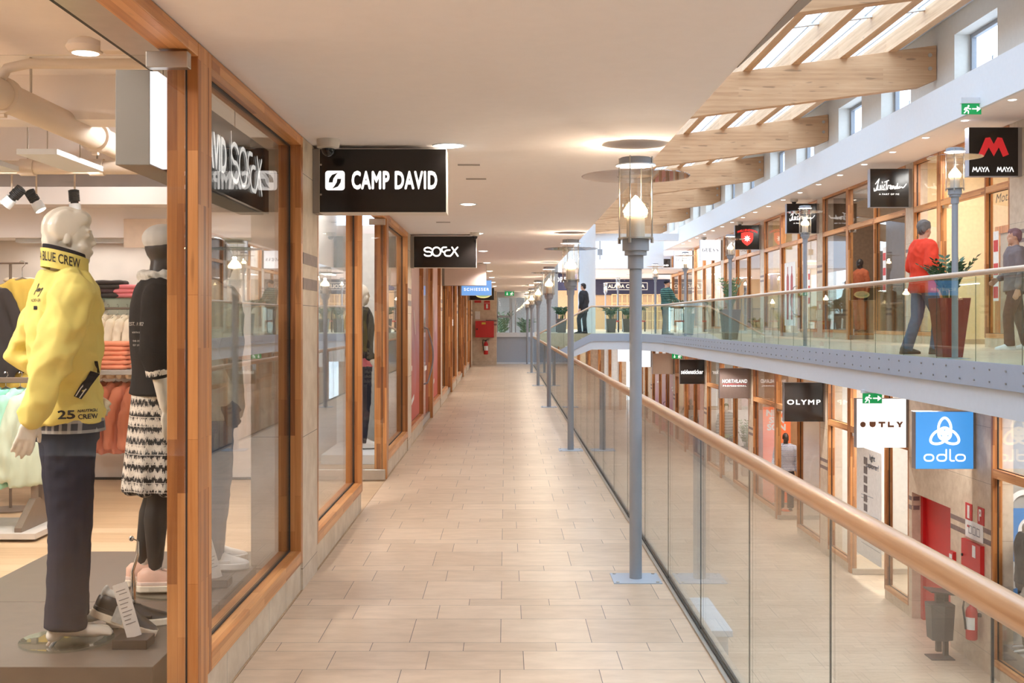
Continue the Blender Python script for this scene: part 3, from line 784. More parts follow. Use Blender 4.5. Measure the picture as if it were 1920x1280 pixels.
sw = [[(0.018, 0.047), (-0.018, 0.034), (-0.034, 0.012), (-0.038, -0.012), (-0.014, -0.012), (-0.010, 0.010), (0.006, 0.034)],
      [(-0.018, -0.050), (0.018, -0.037), (0.034, -0.012), (0.038, 0.010), (0.014, 0.010), (0.010, -0.012), (-0.006, -0.037)]]
put('swirl', flatpoly(sw, FRONT((-1.031, 7.2, 2.400)), depth=0.0045), M['blackmat'], t, world=True)
dots = B()
for z in (2.315, 2.495): dots.cyl((-1.116, 7.199, z), (-1.116, 7.194, z), 0.006, n=10)
put('screw_head', dots, M['alu'], t, world=True)
def soccx(fn, k=1.0):
    L = [arc(-0.19, 0.023, 0.042, 0.026, 20, 90, 6) + arc(-0.19, 0.024, 0.045, 0.026, 90, 265, 10) + arc(-0.185, -0.026, 0.042, 0.026, 90, -90, 10) + arc(-0.19, -0.026, 0.045, 0.026, 270, 200, 6),
         arc(-0.088, 0, 0.050, 0.052, 0, 360, 28),
         [(0.030, 0.052), (0.0, 0.052)] + arc(0.0, 0.024, 0.026, 0.028, 90, 250, 10) + [(-0.005, -0.004)],
         [(0.072, 0.018), (0.040, 0.018)] + arc(0.042, -0.018, 0.034, 0.034, 95, 265, 12) + [(0.078, -0.052), (0.100, -0.030), (0.118, 0.0), (0.165, 0.052)],
         [(0.098, 0.052), (0.168, -0.052)]]
    return [[(u * k, v * k) for u, v in l] for l in L]
t, fn = low_left_sign(14.6, 'black shop sign with one short lit word in rounded letters', M['black'])
put('lettering', strokes(soccx(None, 1.02), 0.020, FRONT((-0.757, 14.6, 2.402))), M['letter'], t, world=True)
low_left_sign(21.9, 'blank pinkish sign panel hanging past the black rounded-letter sign', M['blind'], plain('grey_panel_side', (150, 140, 134), 0.5))
t, fn = low_left_sign(30.4, 'lit blue shop sign with a white word over the walkway', emit('lit_blue_acrylic', (120, 170, 232), 0.75, base=(90, 140, 220)))
put('lettering', text_mb('SCHIESSER', 0.64, 0.075, FRONT((-0.742, 30.4, 2.362)), bold=0.012, space=1.3), M['letter'], t, world=True)
t, fn = low_left_sign(37.2, 'dark sign with a green and yellow oval at the far end of the walkway', M['black'])
put('oval', flatpoly([arc(0, 0, 0.24, 0.11, 0, 360, 32)[:-1]], FRONT((-0.70, 37.2, 2.38)), depth=0.003), emit('lit_yellow', (236, 220, 120), 0.7), t, world=True)
put('oval_inner', flatpoly([arc(0, 0.012, 0.2, 0.085, 0, 360, 32)[:-1]], FRONT((-0.70, 37.2, 2.38)), depth=0.005), emit('lit_green_oval', (60, 170, 96), 0.6), t, world=True)
UX0, UX1, UZ0, UZ1 = 7.53, 8.33, 3.905, 4.70
def up_sign(y, label, face, side=None): return sign(label, UX0, UX1, y, UZ0, UZ1, face, 0.18, side or plain('grey_blue_side', (166, 168, 180), 0.5, var=0.01), wall_x=XU)
t, fn = up_sign(19.35, 'black sign with a big red letter M above two small words', M['black'])
MM = [[(-0.245, -0.035), (-0.135, 0.225), (-0.06, 0.235), (0.0, 0.125), (0.06, 0.235), (0.135, 0.225), (0.245, -0.045), (0.15, -0.085), (0.082, 0.07), (0.0, -0.075), (-0.082, 0.07), (-0.165, -0.085)]]
put('red_letter', flatpoly(MM, fn), emit('lit_red', (196, 40, 44), 0.55, base=(180, 30, 34)), t, world=True)
mw = []
def maya(x0):
    w = 0.058; r = []
    x = x0
    r += [[(x, -0.035), (x + 0.014, 0.035), (x + 0.037, -0.012), (x + 0.060, 0.035), (x + 0.074, -0.035)]]; x += 0.088
    r += [[(x, -0.035), (x + 0.028, 0.035), (x + 0.056, -0.035)]]; x += 0.06
    r += [[(x, 0.035), (x + 0.028, 0.0), (x + 0.056, 0.035)], [(x + 0.028, 0.0), (x + 0.028, -0.035)]]; x += 0.06
    r += [[(x, -0.035), (x + 0.028, 0.035), (x + 0.056, -0.035)]]
    return r
put('lettering', strokes(maya(-0.335) + maya(0.062), 0.015, lambda u, v, w: fn(u - 0.008, v - 0.288, w)), M['letter'], t, world=True)
LT = [[(-0.29, 0.06), (-0.215, 0.165), (-0.25, 0.03), (-0.285, -0.07)], [(-0.32, -0.03), (-0.315, -0.085), (-0.28, -0.075), (-0.25, -0.05)],
      [(-0.24, 0.03), (-0.245, -0.06), (-0.20, -0.06), (-0.19, 0.03), (-0.19, -0.06)], [(-0.155, 0.03), (-0.16, -0.06)], [(-0.15, 0.105), (-0.148, 0.085)], [(-0.10, 0.045), (-0.125, 0.0), (-0.105, -0.06), (-0.135, -0.055)],
      [(-0.10, 0.10), (-0.02, 0.135)], [(-0.055, 0.12), (-0.075, -0.06)], [(-0.045, -0.05), (-0.03, 0.03), (0.0, 0.03)], [(0.01, -0.01), (0.04, 0.015), (0.02, 0.035), (0.005, -0.03), (0.03, -0.045), (0.06, 0.02), (0.06, -0.04), (0.085, 0.02), (0.10, -0.04), (0.12, 0.01), (0.12, -0.04), (0.145, 0.02), (0.145, -0.035), (0.165, 0.07), (0.16, -0.035), (0.175, 0.0), (0.20, -0.02), (0.21, 0.01), (0.19, -0.03), (0.23, -0.01), (0.25, 0.0), (0.27, -0.02), (0.30, 0.0), (0.345, 0.06)]]
for y, lab in ((24.6, 'black sign with white handwriting, the one beside the red M sign'), (31.9, 'black sign with white handwriting partly hidden by a lantern')):
    t, fn = up_sign(y, lab, M['black'])
    put('script', strokes(LT, 0.020, lambda u, v, w: fn(u, v + 0.02, w)), M['letter'], t, world=True)
    put('lettering', text_mb('A PART OF ME', 0.42, 0.034, fn, c=(-0.01, -0.13), bold=0.03, space=1.2), M['letter'], t, world=True)
t, fn = up_sign(39.1, 'black sign with a red shield and a white star', M['black'])
litred = emit('lit_coral_red', (232, 70, 62), 0.75, base=(200, 50, 44))
put('shield', flatpoly([[(-0.2, 0.14), (-0.1, 0.17), (0, 0.18), (0.1, 0.17), (0.2, 0.14), (0.2, -0.05), (0.16, -0.15), (0.08, -0.23), (0, -0.28), (-0.08, -0.23), (-0.16, -0.15), (-0.2, -0.05)]], fn), litred, t, world=True)
star = []
for i in range(16): star.append(((0.12 if i % 2 == 0 else 0.06) * math.cos(PI * i / 8), -0.04 + (0.12 if i % 2 == 0 else 0.06) * math.sin(PI * i / 8)))
put('star', flatpoly([star], fn, depth=0.007), M['letter'], t, world=True)
vs, fs = text_pts('WELLENSTEYN', bold=0.03)
arcw = B().add([fn(0.62 * math.sin(u * 1.12) * 1.0, 0.2 + v * 0.075 - 0.62 * (1 - math.cos(u * 1.12)) * 0.75 + 0.035, 0.005) for u, v in vs], fs)
put('lettering', arcw, litred, t, world=True)
ink = plain('dark_blue_ink', (46, 52, 78), 0.5)
def guess(fn, w, h, c=(0, 0)):
    """serif capitals GUESS drawn as thick and thin strokes"""
    L = []; adv = 0.23
    thick = []; thin = []
    for i, ch in enumerate('GUESS'):
        o = (i - 2) * adv; r = 0.075
        if ch == 'G': thin += [arc(o, 0, r, 0.1, 50, 310, 16), [(o + r, -0.06), (o + r, -0.005)], [(o + 0.02, -0.005), (o + r + 0.02, -0.005)]]; thick += [arc(o, 0, r, 0.1, 130, 230, 8), [(o + r, -0.07), (o + r, -0.01)]]
        if ch == 'U': thick += [[(o - 0.055, 0.1), (o - 0.055, -0.04)]]; thin += [arc(o, -0.04, 0.055, 0.06, 180, 360, 10), [(o + 0.055, -0.04), (o + 0.055, 0.1)], [(o - 0.085, 0.1), (o - 0.025, 0.1)], [(o + 0.03, 0.1), (o + 0.08, 0.1)]]
        if ch == 'E': thick += [[(o - 0.045, 0.1), (o - 0.045, -0.1)]]; thin += [[(o - 0.07, 0.1), (o + 0.06, 0.1), (o + 0.06, 0.07)], [(o - 0.045, 0), (o + 0.03, 0)], [(o - 0.07, -0.1), (o + 0.065, -0.1), (o + 0.065, -0.06)]]
        if ch == 'S': thin += [arc(o, 0.05, 0.05, 0.05, 30, 180, 8), arc(o, -0.05, 0.052, 0.05, 0, -150, 8)]; thick += [[(o - 0.045, 0.03), (o - 0.02, 0.008), (o + 0.02, -0.008), (o + 0.045, -0.03)]]
    k = w / 1.14; kv = h / 0.2
    f2 = lambda u, v, d: fn(u * k + c[0], v * kv + c[1], d)
    mb = strokes(thin, 0.022, f2); strokes(thick, 0.044, f2, mb)
    return mb
for y, lab in ((46.1, 'lit white square sign with dark serif capitals, fully in view'), (53.2, 'lit white square sign with serif capitals half hidden by a lantern')):
    t, fn = up_sign(y, lab, M['litwhite'])
    put('lettering', guess(fn, 0.66, 0.12), ink, t, world=True)
t, fn = up_sign(60.2, 'small black square sign with white lettering near the restaurant end', M['black'])
put('lettering', text_mb('SECOND', 0.62, 0.09, fn, c=(0, 0.07), bold=0.04), M['letter'], t, world=True)
put('small_lettering', text_mb('OUTLET', 0.26, 0.05, fn, c=(-0.08, -0.03), bold=0.03), M['letter'], t, world=True)
up_sign(66.5, 'dark square sign farthest along the gallery shop fronts', M['black'])
DX0, DX1, DZ0, DZ1 = 5.66, 6.46, -0.49, 0.303
def dn_sign(y, label, face, side=None): return sign(label, DX0, DX1, y, DZ0, DZ1, face, 0.16, side or plain('grey_casing_side', (150, 144, 148), 0.5, var=0.01), wall_x=XD)
t, fn = dn_sign(16.44, 'lit blue square sign with a white knot emblem', emit('lit_sky_blue', (72, 156, 228), 0.72, base=(60, 130, 210)))
kf = lambda u, v, w: fn(u, v + 0.09, w)
mbk = B()
for a in (0, 120, 240):
    ca, sa = math.cos(math.radians(a)), math.sin(math.radians(a))
    loop = [(x * (1.0 - 0.35 * (y - 0.1) / 0.2), y) for x, y in arc(0, 0.105, 0.085, 0.115, 0, 360, 34)]
    strokes([[(x * ca - y * sa, x * sa + y * ca) for x, y in loop]], 0.036, kf, mbk, n=12)
strokes([arc(0, 0, 0.08, 0.08, 0, 360, 30)], 0.044, kf, mbk)
put('emblem', mbk, M['letter'], t, world=True)
def odlo_lines():
    def ring(o): return rrect(0.115, 0.085, 0.04, c=(o, 0)) + [rrect(0.115, 0.085, 0.04, c=(o, 0))[0]]
    return [ring(-0.225), ring(-0.065), [(-0.008, 0.0), (-0.008, 0.11)], [(0.04, 0.11), (0.04, -0.025), (0.055, -0.042), (0.09, -0.042)], ring(0.17)]
put('lettering', strokes([[(u * 1.1 + 0.03, v) for u, v in L] for L in odlo_lines()], 0.022, lambda u, v, w: fn(u, v - 0.24, w)), M['letter'], t, world=True)
t, fn = dn_sign(19.2, 'lit white square sign with brown cut-out letters', emit('lit_milk_white', (252, 248, 246), 1.0))
br1 = plain('bronze_letter', (150, 106, 84), 0.4); 
f3 = lambda u, v, w: fn(u, v + 0.0, w)
ob = flatpoly([arc(-0.30, 0, 0.045, 0.045, 0, 360, 24)[:-1], [(-0.195, 0.045), (-0.095, 0.045), (-0.095, 0.0)] + arc(-0.145, 0.0, 0.05, 0.045, 0, -180, 12),
               [(-0.05, 0.045), (0.06, 0.045), (0.06, 0.015), (0.022, 0.015), (0.022, -0.045), (-0.012, -0.045), (-0.012, 0.015), (-0.05, 0.015)],
               [(0.10, 0.045), (0.132, 0.045), (0.132, -0.015), (0.20, -0.015), (0.20, -0.045), (0.10, -0.045)],
               [(0.235, 0.045), (0.275, 0.045), (0.293, 0.015), (0.311, 0.045), (0.35, 0.045), (0.31, -0.01), (0.31, -0.045), (0.276, -0.045), (0.276, -0.01)]], lambda u, v, w: fn(u, v - 0.02, w))
put('lettering', ob, br1, t, world=True)
t, fn = dn_sign(24.2, 'black square sign with bold white wide capitals on the lower floor', M['black'])
put('lettering', text_mb('OLYMP', 0.68, 0.10, fn, bold=0.018, space=1.25), M['letter'], t, world=True)
glowbrown = plain('brown_sign_face', (112, 94, 86), 0.4, var=0.05)
t, fn = dn_sign(31.5, 'brown square sign with outlined white capitals and a red line', glowbrown)
put('lettering', text_mb('NORTHLAND', 0.66, 0.10, fn, c=(0, 0.06), bold=0.012, shear=0.1, space=1.12), M['letter'], t, world=True)
put('red_line', flatpoly([[(-0.32, -0.025), (0.32, -0.025), (0.32, -0.012), (-0.32, -0.012)]], fn), M['red'], t, world=True)
put('small_lettering', text_mb('PROFESSIONAL', 0.62, 0.04, fn, c=(0, -0.065), bold=0.03, space=1.3), M['letter'], t, world=True)
t, fn = dn_sign(38.7, 'black square sign with thin white lower-case letters', M['black'])
put('lettering', text_mb('seidensticker', 0.72, 0.14, fn, bold=0.008), M['letter'], t, world=True)
dn_sign(45.9, 'blank beige square sign on the lower floor', plain('blank_beige_sign', (214, 192, 172), 0.5, var=0.02))
dn_sign(53.0, 'lit white square sign under the end of the gallery', M['litwhite'])
dn_sign(60.2, 'second lit white sign deeper under the end of the gallery', M['litwhite'])
dn_sign(67.0, 'black square sign deepest under the end of the gallery', M['black'])

# ================================================================== EXIT SIGNS, DOWNLIGHTS, CAMERAS
def man(mb, fn, k, c=(0, 0)):
    L = [[(0.01, 0.02), (-0.03, -0.03), (-0.02, -0.05), (-0.06, -0.09)], [(0.0, -0.03), (0.03, -0.05), (0.03, -0.10)], [(0.02, 0.03), (-0.04, 0.02), (-0.06, -0.02)], [(0.02, 0.03), (0.05, 0.0), (0.08, 0.0)]]
    strokes([[(u * k + c[0], v * k + c[1]) for u, v in l] for l in L], 0.025 * k, fn, mb)
    return flatpoly([[(c[0] + k * (0.035 + 0.022 * math.cos(a)), c[1] + k * (0.065 + 0.022 * math.sin(a))) for a in [2 * PI * i / 12 for i in range(12)]]], fn, mb)
def exit_sign(x, y, z, w, h, label, down=False, housing=0.07):
    t = thing('exit_sign', (x, y, z), label, 'exit sign', 'green escape route signs')
    put('panel', B().box(x - w / 2, x + w / 2, y, y + 0.02, z - h / 2, z + h / 2), M['green'], t, world=True)
    put('housing', B().box(x - w / 2 - 0.02, x + w / 2 + 0.02, y - 0.03, y + 0.05, z + h / 2, z + h / 2 + housing), M['white'], t, world=True)
    fn = FRONT((x, y, z)); mb = B()
    k = h / 0.24
    cx = w * 0.24
    if down:
        flatpoly([[(-cx - 0.01, h * 0.3), (-cx + 0.01, h * 0.3), (-cx + 0.01, -h * 0.1), (-cx + 0.04, -h * 0.1), (-cx, -h * 0.36), (-cx - 0.04, -h * 0.1), (-cx - 0.01, -h * 0.1)]], fn, mb); man(mb, fn, k, (cx, 0))
    else:
        a = h * 0.06
        flatpoly([[(cx - h * 0.4, a), (cx + h * 0.05, a), (cx + h * 0.05, h * 0.28), (cx + h * 0.42, 0), (cx + h * 0.05, -h * 0.28), (cx + h * 0.05, -a), (cx - h * 0.4, -a)]], fn, mb); man(mb, fn, k, (-cx, 0))
    put('pictogram', mb, M['letter'], t, world=True)
    return t
exit_sign(7.18, 18.35, 4.82, 0.30, 0.165, 'green exit sign under the white edge beam near the red M sign', housing=0.09)
exit_sign(0.13, 41.2, 2.505, 0.32, 0.15, 'green exit sign over the glazed end of the walkway', down=True, housing=0.035)
exit_sign(5.36, 17.4, 0.425, 0.28, 0.15, 'green exit sign in front of the white letter-board sign on the lower floor', housing=0.05)
exit_sign(5.44, 37.8, 0.44, 0.32, 0.16, 'green exit sign beside the thin-lettered black sign', down=True, housing=0.03)
def downlight(x, y, z, r, power, label, group, spot=130):
    t = thing('recessed_downlight', (x, y, z), label, 'downlight', group)
    put('trim_ring', B().lathe([(r, 0.0), (r + 0.018, -0.004), (r + 0.02, -0.001), (r + 0.02, 0.0)], n=24), M['white'], t, smooth=True)
    put('lens', B().lathe([(r, -0.003), (r * 0.6, -0.010), (0.01, -0.012)], n=24), M['glow'], t, smooth=True)
    if power: lamp('spot', 'SPOT', (x, y, z - 0.03), power, WARM, t, size=0.05, spot=spot, blend=0.7)
    return t
for k in range(11):
    downlight(-0.34, 3.61 * (k + 0) + 0.0 if k else 0.35, CEIL, 0.085 if k == 2 else 0.065, P_DOWN, '%s downlight of the walkway ceiling row, counted from the swirl-badge sign end' % ORD[k], 'walkway downlights')
for k in range(20):
    downlight(7.51 + 0.0, 15.83 + 1.82 * k, CU, 0.06, P_UP if k % 2 == 0 else 0, '%s downlight under the gallery edge beam, counted from the exit sign' % ORD[k], 'gallery soffit downlights')
for k in range(9):  # unseen lamps added to brighten the lower shop fronts and posters
    downlight(5.7, 13.0 + 3.6 * k, 0.548, 0.06, P_LOW * 0.4, '%s added downlight over the lower walkway, counted from the blue sign' % ORD[k], 'added lower walkway downlights')
def dome(x, y, z, s, label):
    t = thing('dome_camera', (x, y, z), label, 'camera', 'dome cameras on the ceilings')
    put('housing', B().lathe([(0.062 * s, 0), (0.064 * s, -0.01 * s), (0.062 * s, -0.045 * s), (0.03 * s, -0.055 * s)], n=24), plain('camera_white', (206, 198, 188), 0.4, var=0.01), t, smooth=True)
    put('dome', B().lathe([(0.037 * s, -0.05 * s), (0.037 * s, -0.062 * s), (0.030 * s, -0.080 * s), (0.016 * s, -0.092 * s), (0.003 * s, -0.096 * s)], n=20), plain('smoked_dome', (24, 22, 22), 0.08, var=0.01), t, smooth=True)
dome(-1.04, 6.98, CEIL, 1.05, 'white dome camera just above the swirl-badge sign')
dome(-0.37, 14.3, CEIL, 0.9, 'white dome camera above the rounded-letter black sign')
dome(7.75, 32.0, CU, 1.6, 'dome camera above the half-hidden handwriting sign')
dome(7.75, 39.4, CU, 1.6, 'dome camera above the red shield sign')
dome(7.75, 46.5, CU, 1.6, 'dome camera above the white serif sign')
for k, (x, y) in enumerate(((-0.67, 12.8), (-0.25, 8.1), (-0.22, 8.9))):
    t = thing('ceiling_vent', (x, y, CEIL), '%s slim slot vent in the walkway ceiling, counted from the lit black sign' % ORD[(2, 0, 1)[k]], 'vent', 'slot vents')
    put('slot', B().box(-0.075, 0.075, -0.02, 0.02, -0.006, 0), M['bracket'], t)
# ================================================================== FIGURES (mannequins and people)
def hand_mb(mb, wrist, d, nrm, k=1.0, r=0.0095, curl=0.35):
    """palm, four bent fingers of different lengths and a thumb from the side of the palm"""
    wrist = Vector(wrist); d = Vector(d).normalized(); nrm = Vector(nrm); nrm = (nrm - d * nrm.dot(d)).normalized(); lat = d.cross(nrm)
    for o in (-0.026, -0.009, 0.009, 0.026):
        mb.chain([wrist, wrist + (d * 0.05 + lat * o * 0.9) * k, wrist + (d * 0.092 + lat * o) * k], [0.016 * k, 0.0155 * k, 0.0125 * k], 8)
    for o, L in ((-0.031, 0.064), (-0.0105, 0.082), (0.0105, 0.078), (0.031, 0.06)):
        b = wrist + (d * 0.09 + lat * o) * k
        p1 = b + (d * L * 0.42 - nrm * L * 0.42 * curl * 0.5 + lat * o * 0.12) * k
        p2 = p1 + (d * L * 0.34 - nrm * L * 0.34 * curl * 1.3) * k
        p3 = p2 + (d * L * 0.24 - nrm * L * 0.30 * curl * 2.0) * k
        mb.chain([b, p1, p2, p3], [r * 1.1 * k, r * k, r * 0.95 * k, r * 0.8 * k], 8)
    b = wrist + (d * 0.025 - lat * 0.024) * k
    p1 = b + (d * 0.036 - lat * 0.026 - nrm * 0.012) * k
    p2 = p1 + (d * 0.032 - lat * 0.010 - nrm * 0.010) * k
    mb.chain([b, p1, p2], [r * 1.5 * k, r * 1.2 * k, r * 1.0 * k], 8)

POSE = dict(rs=(0.195, -0.005, 1.47), re=(0.255, -0.04, 1.18), rw=(0.265, 0.02, 0.93), ls=(-0.195, -0.005, 1.47), le=(-0.255, -0.04, 1.18), lw=(-0.265, 0.02, 0.93),
            rh=(0.095, 0, 0.93), rk=(0.105, 0.02, 0.50), ra=(0.11, -0.02, 0.09), rt=(0.125, 0.15, 0.035), lh=(-0.095, 0, 0.93), lk=(-0.105, 0.02, 0.50), la=(-0.11, -0.02, 0.09), lt=(-0.125, 0.15, 0.035),
            yaw=0.0, nod=0.0)
def torso_secs(g=0.0, z0=0.88, fem=False, belly=0.0):
    w = 0.90 if fem else 1.0
    S = [(0.80, 0.155, 0.115), (0.88, 0.175, 0.125), (0.98, 0.168, 0.118), (1.10, 0.150 * w, 0.108), (1.22, 0.162 * w, 0.118), (1.34, 0.180 * w, 0.125), (1.43, 0.190 * w, 0.118), (1.50, 0.160 * w, 0.098), (1.545, 0.090, 0.078), (1.565, 0.066, 0.066)]
    out = []
    for z, rx, ry in S:
        if z < z0 - 0.05: continue
        b = belly * max(0, 1 - abs(z - 1.08) / 0.22)
        out.append((max(z, z0), rx + g, ry + g + b * 0.5, 0, b * 0.5 - 0.005))
    return out
def figure(name, label, cat, loc, deg, k=1.0, pose=None, body=None, voxel=0.012, group=None, fem=False, face=True, torso=None, base=None, headless=False, shod=False):
    P = dict(POSE); P.update(pose or {})
    t = thing(name, loc, label, cat, group, math.radians(deg))
    V = lambda q: Vector(P[q]) * k
    mb = MB()
    mb.loft([(z * k, rx * k, ry * k, cx * k, cy * k) for z, rx, ry, cx, cy in torso_secs(0, 0.86, fem, (torso or 0))], 20)
    mb.ell((0, 0, 0.9 * k), (0.165 * k, 0.115 * k, 0.10 * k))
    for s in 'rl':
        mb.chain([V(s + 's'), V(s + 'e'), V(s + 'w')], [0.055 * k, 0.043 * k, 0.029 * k], 12)
        q = 0.72 if shod else 1.0; mb.chain([V(s + 'h'), V(s + 'k'), V(s + 'a')], [0.088 * k * q, 0.058 * k * q, 0.040 * k * q], 12)
        kn = V(s + 'k'); an = V(s + 'a')
        calf = kn.lerp(an, 0.3) + Vector((0, -0.018 * k, 0)); mb.chain([kn, calf, an], [0.05 * k * q, 0.056 * k * q, 0.036 * k * q], 12)
        if shod:
            fa = (V(s + 'w') - V(s + 'e')).normalized()
            hand_mb(mb, V(s + 'w') + fa * 0.01, fa + Vector((0, 0.05, -0.15)), Vector((1 if s == 'r' else -1, 0.1, 0)), k, r=max(0.0095, voxel * 0.95)); continue
        to = V(s + 't'); heel = an + (an - to).normalized() * 0.05 * k; heel.z = an.z - 0.052 * k
        mb.chain([an, Vector((heel.x, heel.y, heel.z))], [0.042 * k, 0.034 * k], 10)
        ball = an.lerp(to, 0.72); ball.z = to.z + 0.004
        side = (to - an).cross(Vector((0, 0, 1))).normalized()
        for o in (-0.5, 0.5): mb.chain([an - Vector((0, 0, 0.03 * k)), ball + side * o * 0.036 * k, to + side * o * 0.034 * k - (to - an) * 0.03], [0.034 * k, 0.026 * k, 0.018 * k], 10)
        for q in range(5):
            o = (q - 2) * 0.017 * k; mb.chain([ball + side * o, to + side * o * 1.05 + (to - an).normalized() * (0.018 - abs(q - 1.4) * 0.006) * k - Vector((0, 0, 0.008 * k))], [0.013 * k, 0.011 * k], 8)
        fa = (V(s + 'w') - V(s + 'e')).normalized()
        hand_mb(mb, V(s + 'w') + fa * 0.01, fa + Vector((0, 0.05, -0.15)), Vector((1 if s == 'r' else -1, 0.1, 0)), k, r=max(0.0095, voxel * 0.95))
    R = Matrix.Rotation(math.radians(P['yaw']), 3, 'Z') @ Matrix.Rotation(math.radians(P['nod']), 3, 'X')
    hc = Vector((0, 0.015, 1.70)) * k
    def H(x, y, z): return hc + R @ (Vector((x, y, z)) * k)
    mb.chain([Vector((0, -0.012, 1.50)) * k, Vector((0, 0, 1.64)) * k], [0.062 * k, 0.056 * k], 14)
    hw = 0.073 if not fem else 0.069
    if not headless:
        mb.ell(H(0, -0.005, 0.03), (hw * k, 0.095 * k, 0.098 * k), mat=R)
        mb.ell(H(0, 0.022, -0.04), (0.060 * k, 0.070 * k, 0.078 * k), mat=R)
        mb.ell(H(0, 0.052, -0.085), (0.034 * k, 0.032 * k, 0.027 * k), mat=R)
        if face:
            mb.chain([H(0, 0.083, 0.035), H(0, 0.093, 0.008), H(0, 0.101, -0.014)], [0.008 * k, 0.0085 * k, 0.0105 * k], 8)
            mb.ell(H(0, 0.084, -0.050), (0.026 * k, 0.014 * k, 0.007 * k), mat=R); mb.ell(H(0, 0.082, -0.060), (0.022 * k, 0.013 * k, 0.007 * k), mat=R)
            for s in (-1, 1):
                mb.ell(H(s * 0.031, 0.080, 0.040), (0.022 * k, 0.012 * k, 0.008 * k), mat=R)
                mb.ell(H(s * 0.031, 0.076, 0.018), (0.014 * k, 0.012 * k, 0.008 * k), mat=R)
                mb.ell(H(s * hw, -0.005, 0.0), (0.008 * k, 0.016 * k, 0.028 * k), mat=R)
                mb.ell(H(s * 0.04, 0.055, -0.03), (0.022 * k, 0.025 * k, 0.025 * k), mat=R)
    put('body', fused('body', mb, voxel, 3), body or M['mann'], t)
    t['_k'] = k
    return t, P, H
def top_part(t, P, k, mat, hem=0.92, g=0.03, sl=1.0, name='jacket', voxel=0.012, fold=0.008, fem=False, sw=(0.078, 0.066, 0.050), belly=0.0, flare=0.0, seed=0.0, hand_gap=0.02):
    mb = MB(); V = lambda q: Vector(P[q]) * k
    S = torso_secs(g, hem, fem, belly)
    S = [(z * k, (rx + flare * max(0, (1.1 - z))) * k, (ry + flare * 0.5 * max(0, 1.1 - z)) * k, cx * k, cy * k) for z, rx, ry, cx, cy in S]
    mb.loft(S, 22)
    for s in 'rl':
        a, b, c = V(s + 's'), V(s + 'e'), V(s + 'w')
        if sl >= 1.0: c2 = c + (b - c).normalized() * hand_gap * k; mb.chain([a, a.lerp(b, 0.5), b, c2], [sw[0] * k, sw[0] * 0.95 * k, sw[1] * k, sw[2] * k], 14)
        elif sl > 0: mb.chain([a, a.lerp(b, sl)], [sw[0] * k, sw[1] * k], 14)
        mb.chain([Vector((0.05 if s == 'r' else -0.05, -0.01, 1.53)) * k, a], [0.06 * k, (sw[0] - 0.004) * k], 12)
    return put(name, fused(name, mb, voxel, 4, folds(fold, (8, 8, 8) if fold > 0.02 else (9, 9, 6), (17, 17, 15) if fold > 0.02 else (22, 22, 12), 0.45, seed) if fold else None), mat, t)
def legs_part(t, P, k, mat, name='trousers', top=0.98, hem=0.06, w=(0.108, 0.082, 0.075), g=0.012, voxel=0.012, fold=0.005, seed=3.0):
    mb = MB(); V = lambda q: Vector(P[q]) * k
    mb.loft([(z * k, rx * k, ry * k, cx * k, cy * k) for z, rx, ry, cx, cy in [(0.84, 0.17 + g, 0.122 + g, 0, 0), (0.90, 0.178 + g, 0.128 + g, 0, 0), (top, 0.168 + g, 0.118 + g, 0, 0)]], 22)
    for s in 'rl':
        h, kn, a = V(s + 'h'), V(s + 'k'), V(s + 'a'); e = a.copy(); e.z = hem * k
        mb.tube([h + Vector((0, 0, 0.04 * k)), h.lerp(kn, 0.15), h.lerp(kn, 0.55), kn, kn.lerp(e, 0.5), e], [w[0] * 0.8 * k, w[0] * k, w[0] * 0.93 * k, w[1] * k, w[2] * 1.02 * k, w[2] * 1.05 * k], 16)
    return put(name, fused(name, mb, voxel, 3, folds(fold, (8, 8, 12), (20, 20, 26), 0.5, seed)), mat, t)
def hair_part(t, H, k, mat, fem=False, name='hair', voxel=0.008, amp=0.0045, low=-0.05):
    mb = MB()
    mb.ell(H(0, -0.018, 0.048), (0.080 * k, 0.098 * k, 0.094 * k)); mb.ell(H(0, -0.06, 0.0), (0.068 * k, 0.052 * k, 0.075 * k))
    mb.ell(H(0, 0.032, 0.088), (0.062 * k, 0.055 * k, 0.042 * k))
    return put(name, fused(name, mb, voxel, 3, lambda c, n: amp * math.sin(c.x * 190 + c.z * 30 + 4 * noise.noise(c * 8))), mat, t)
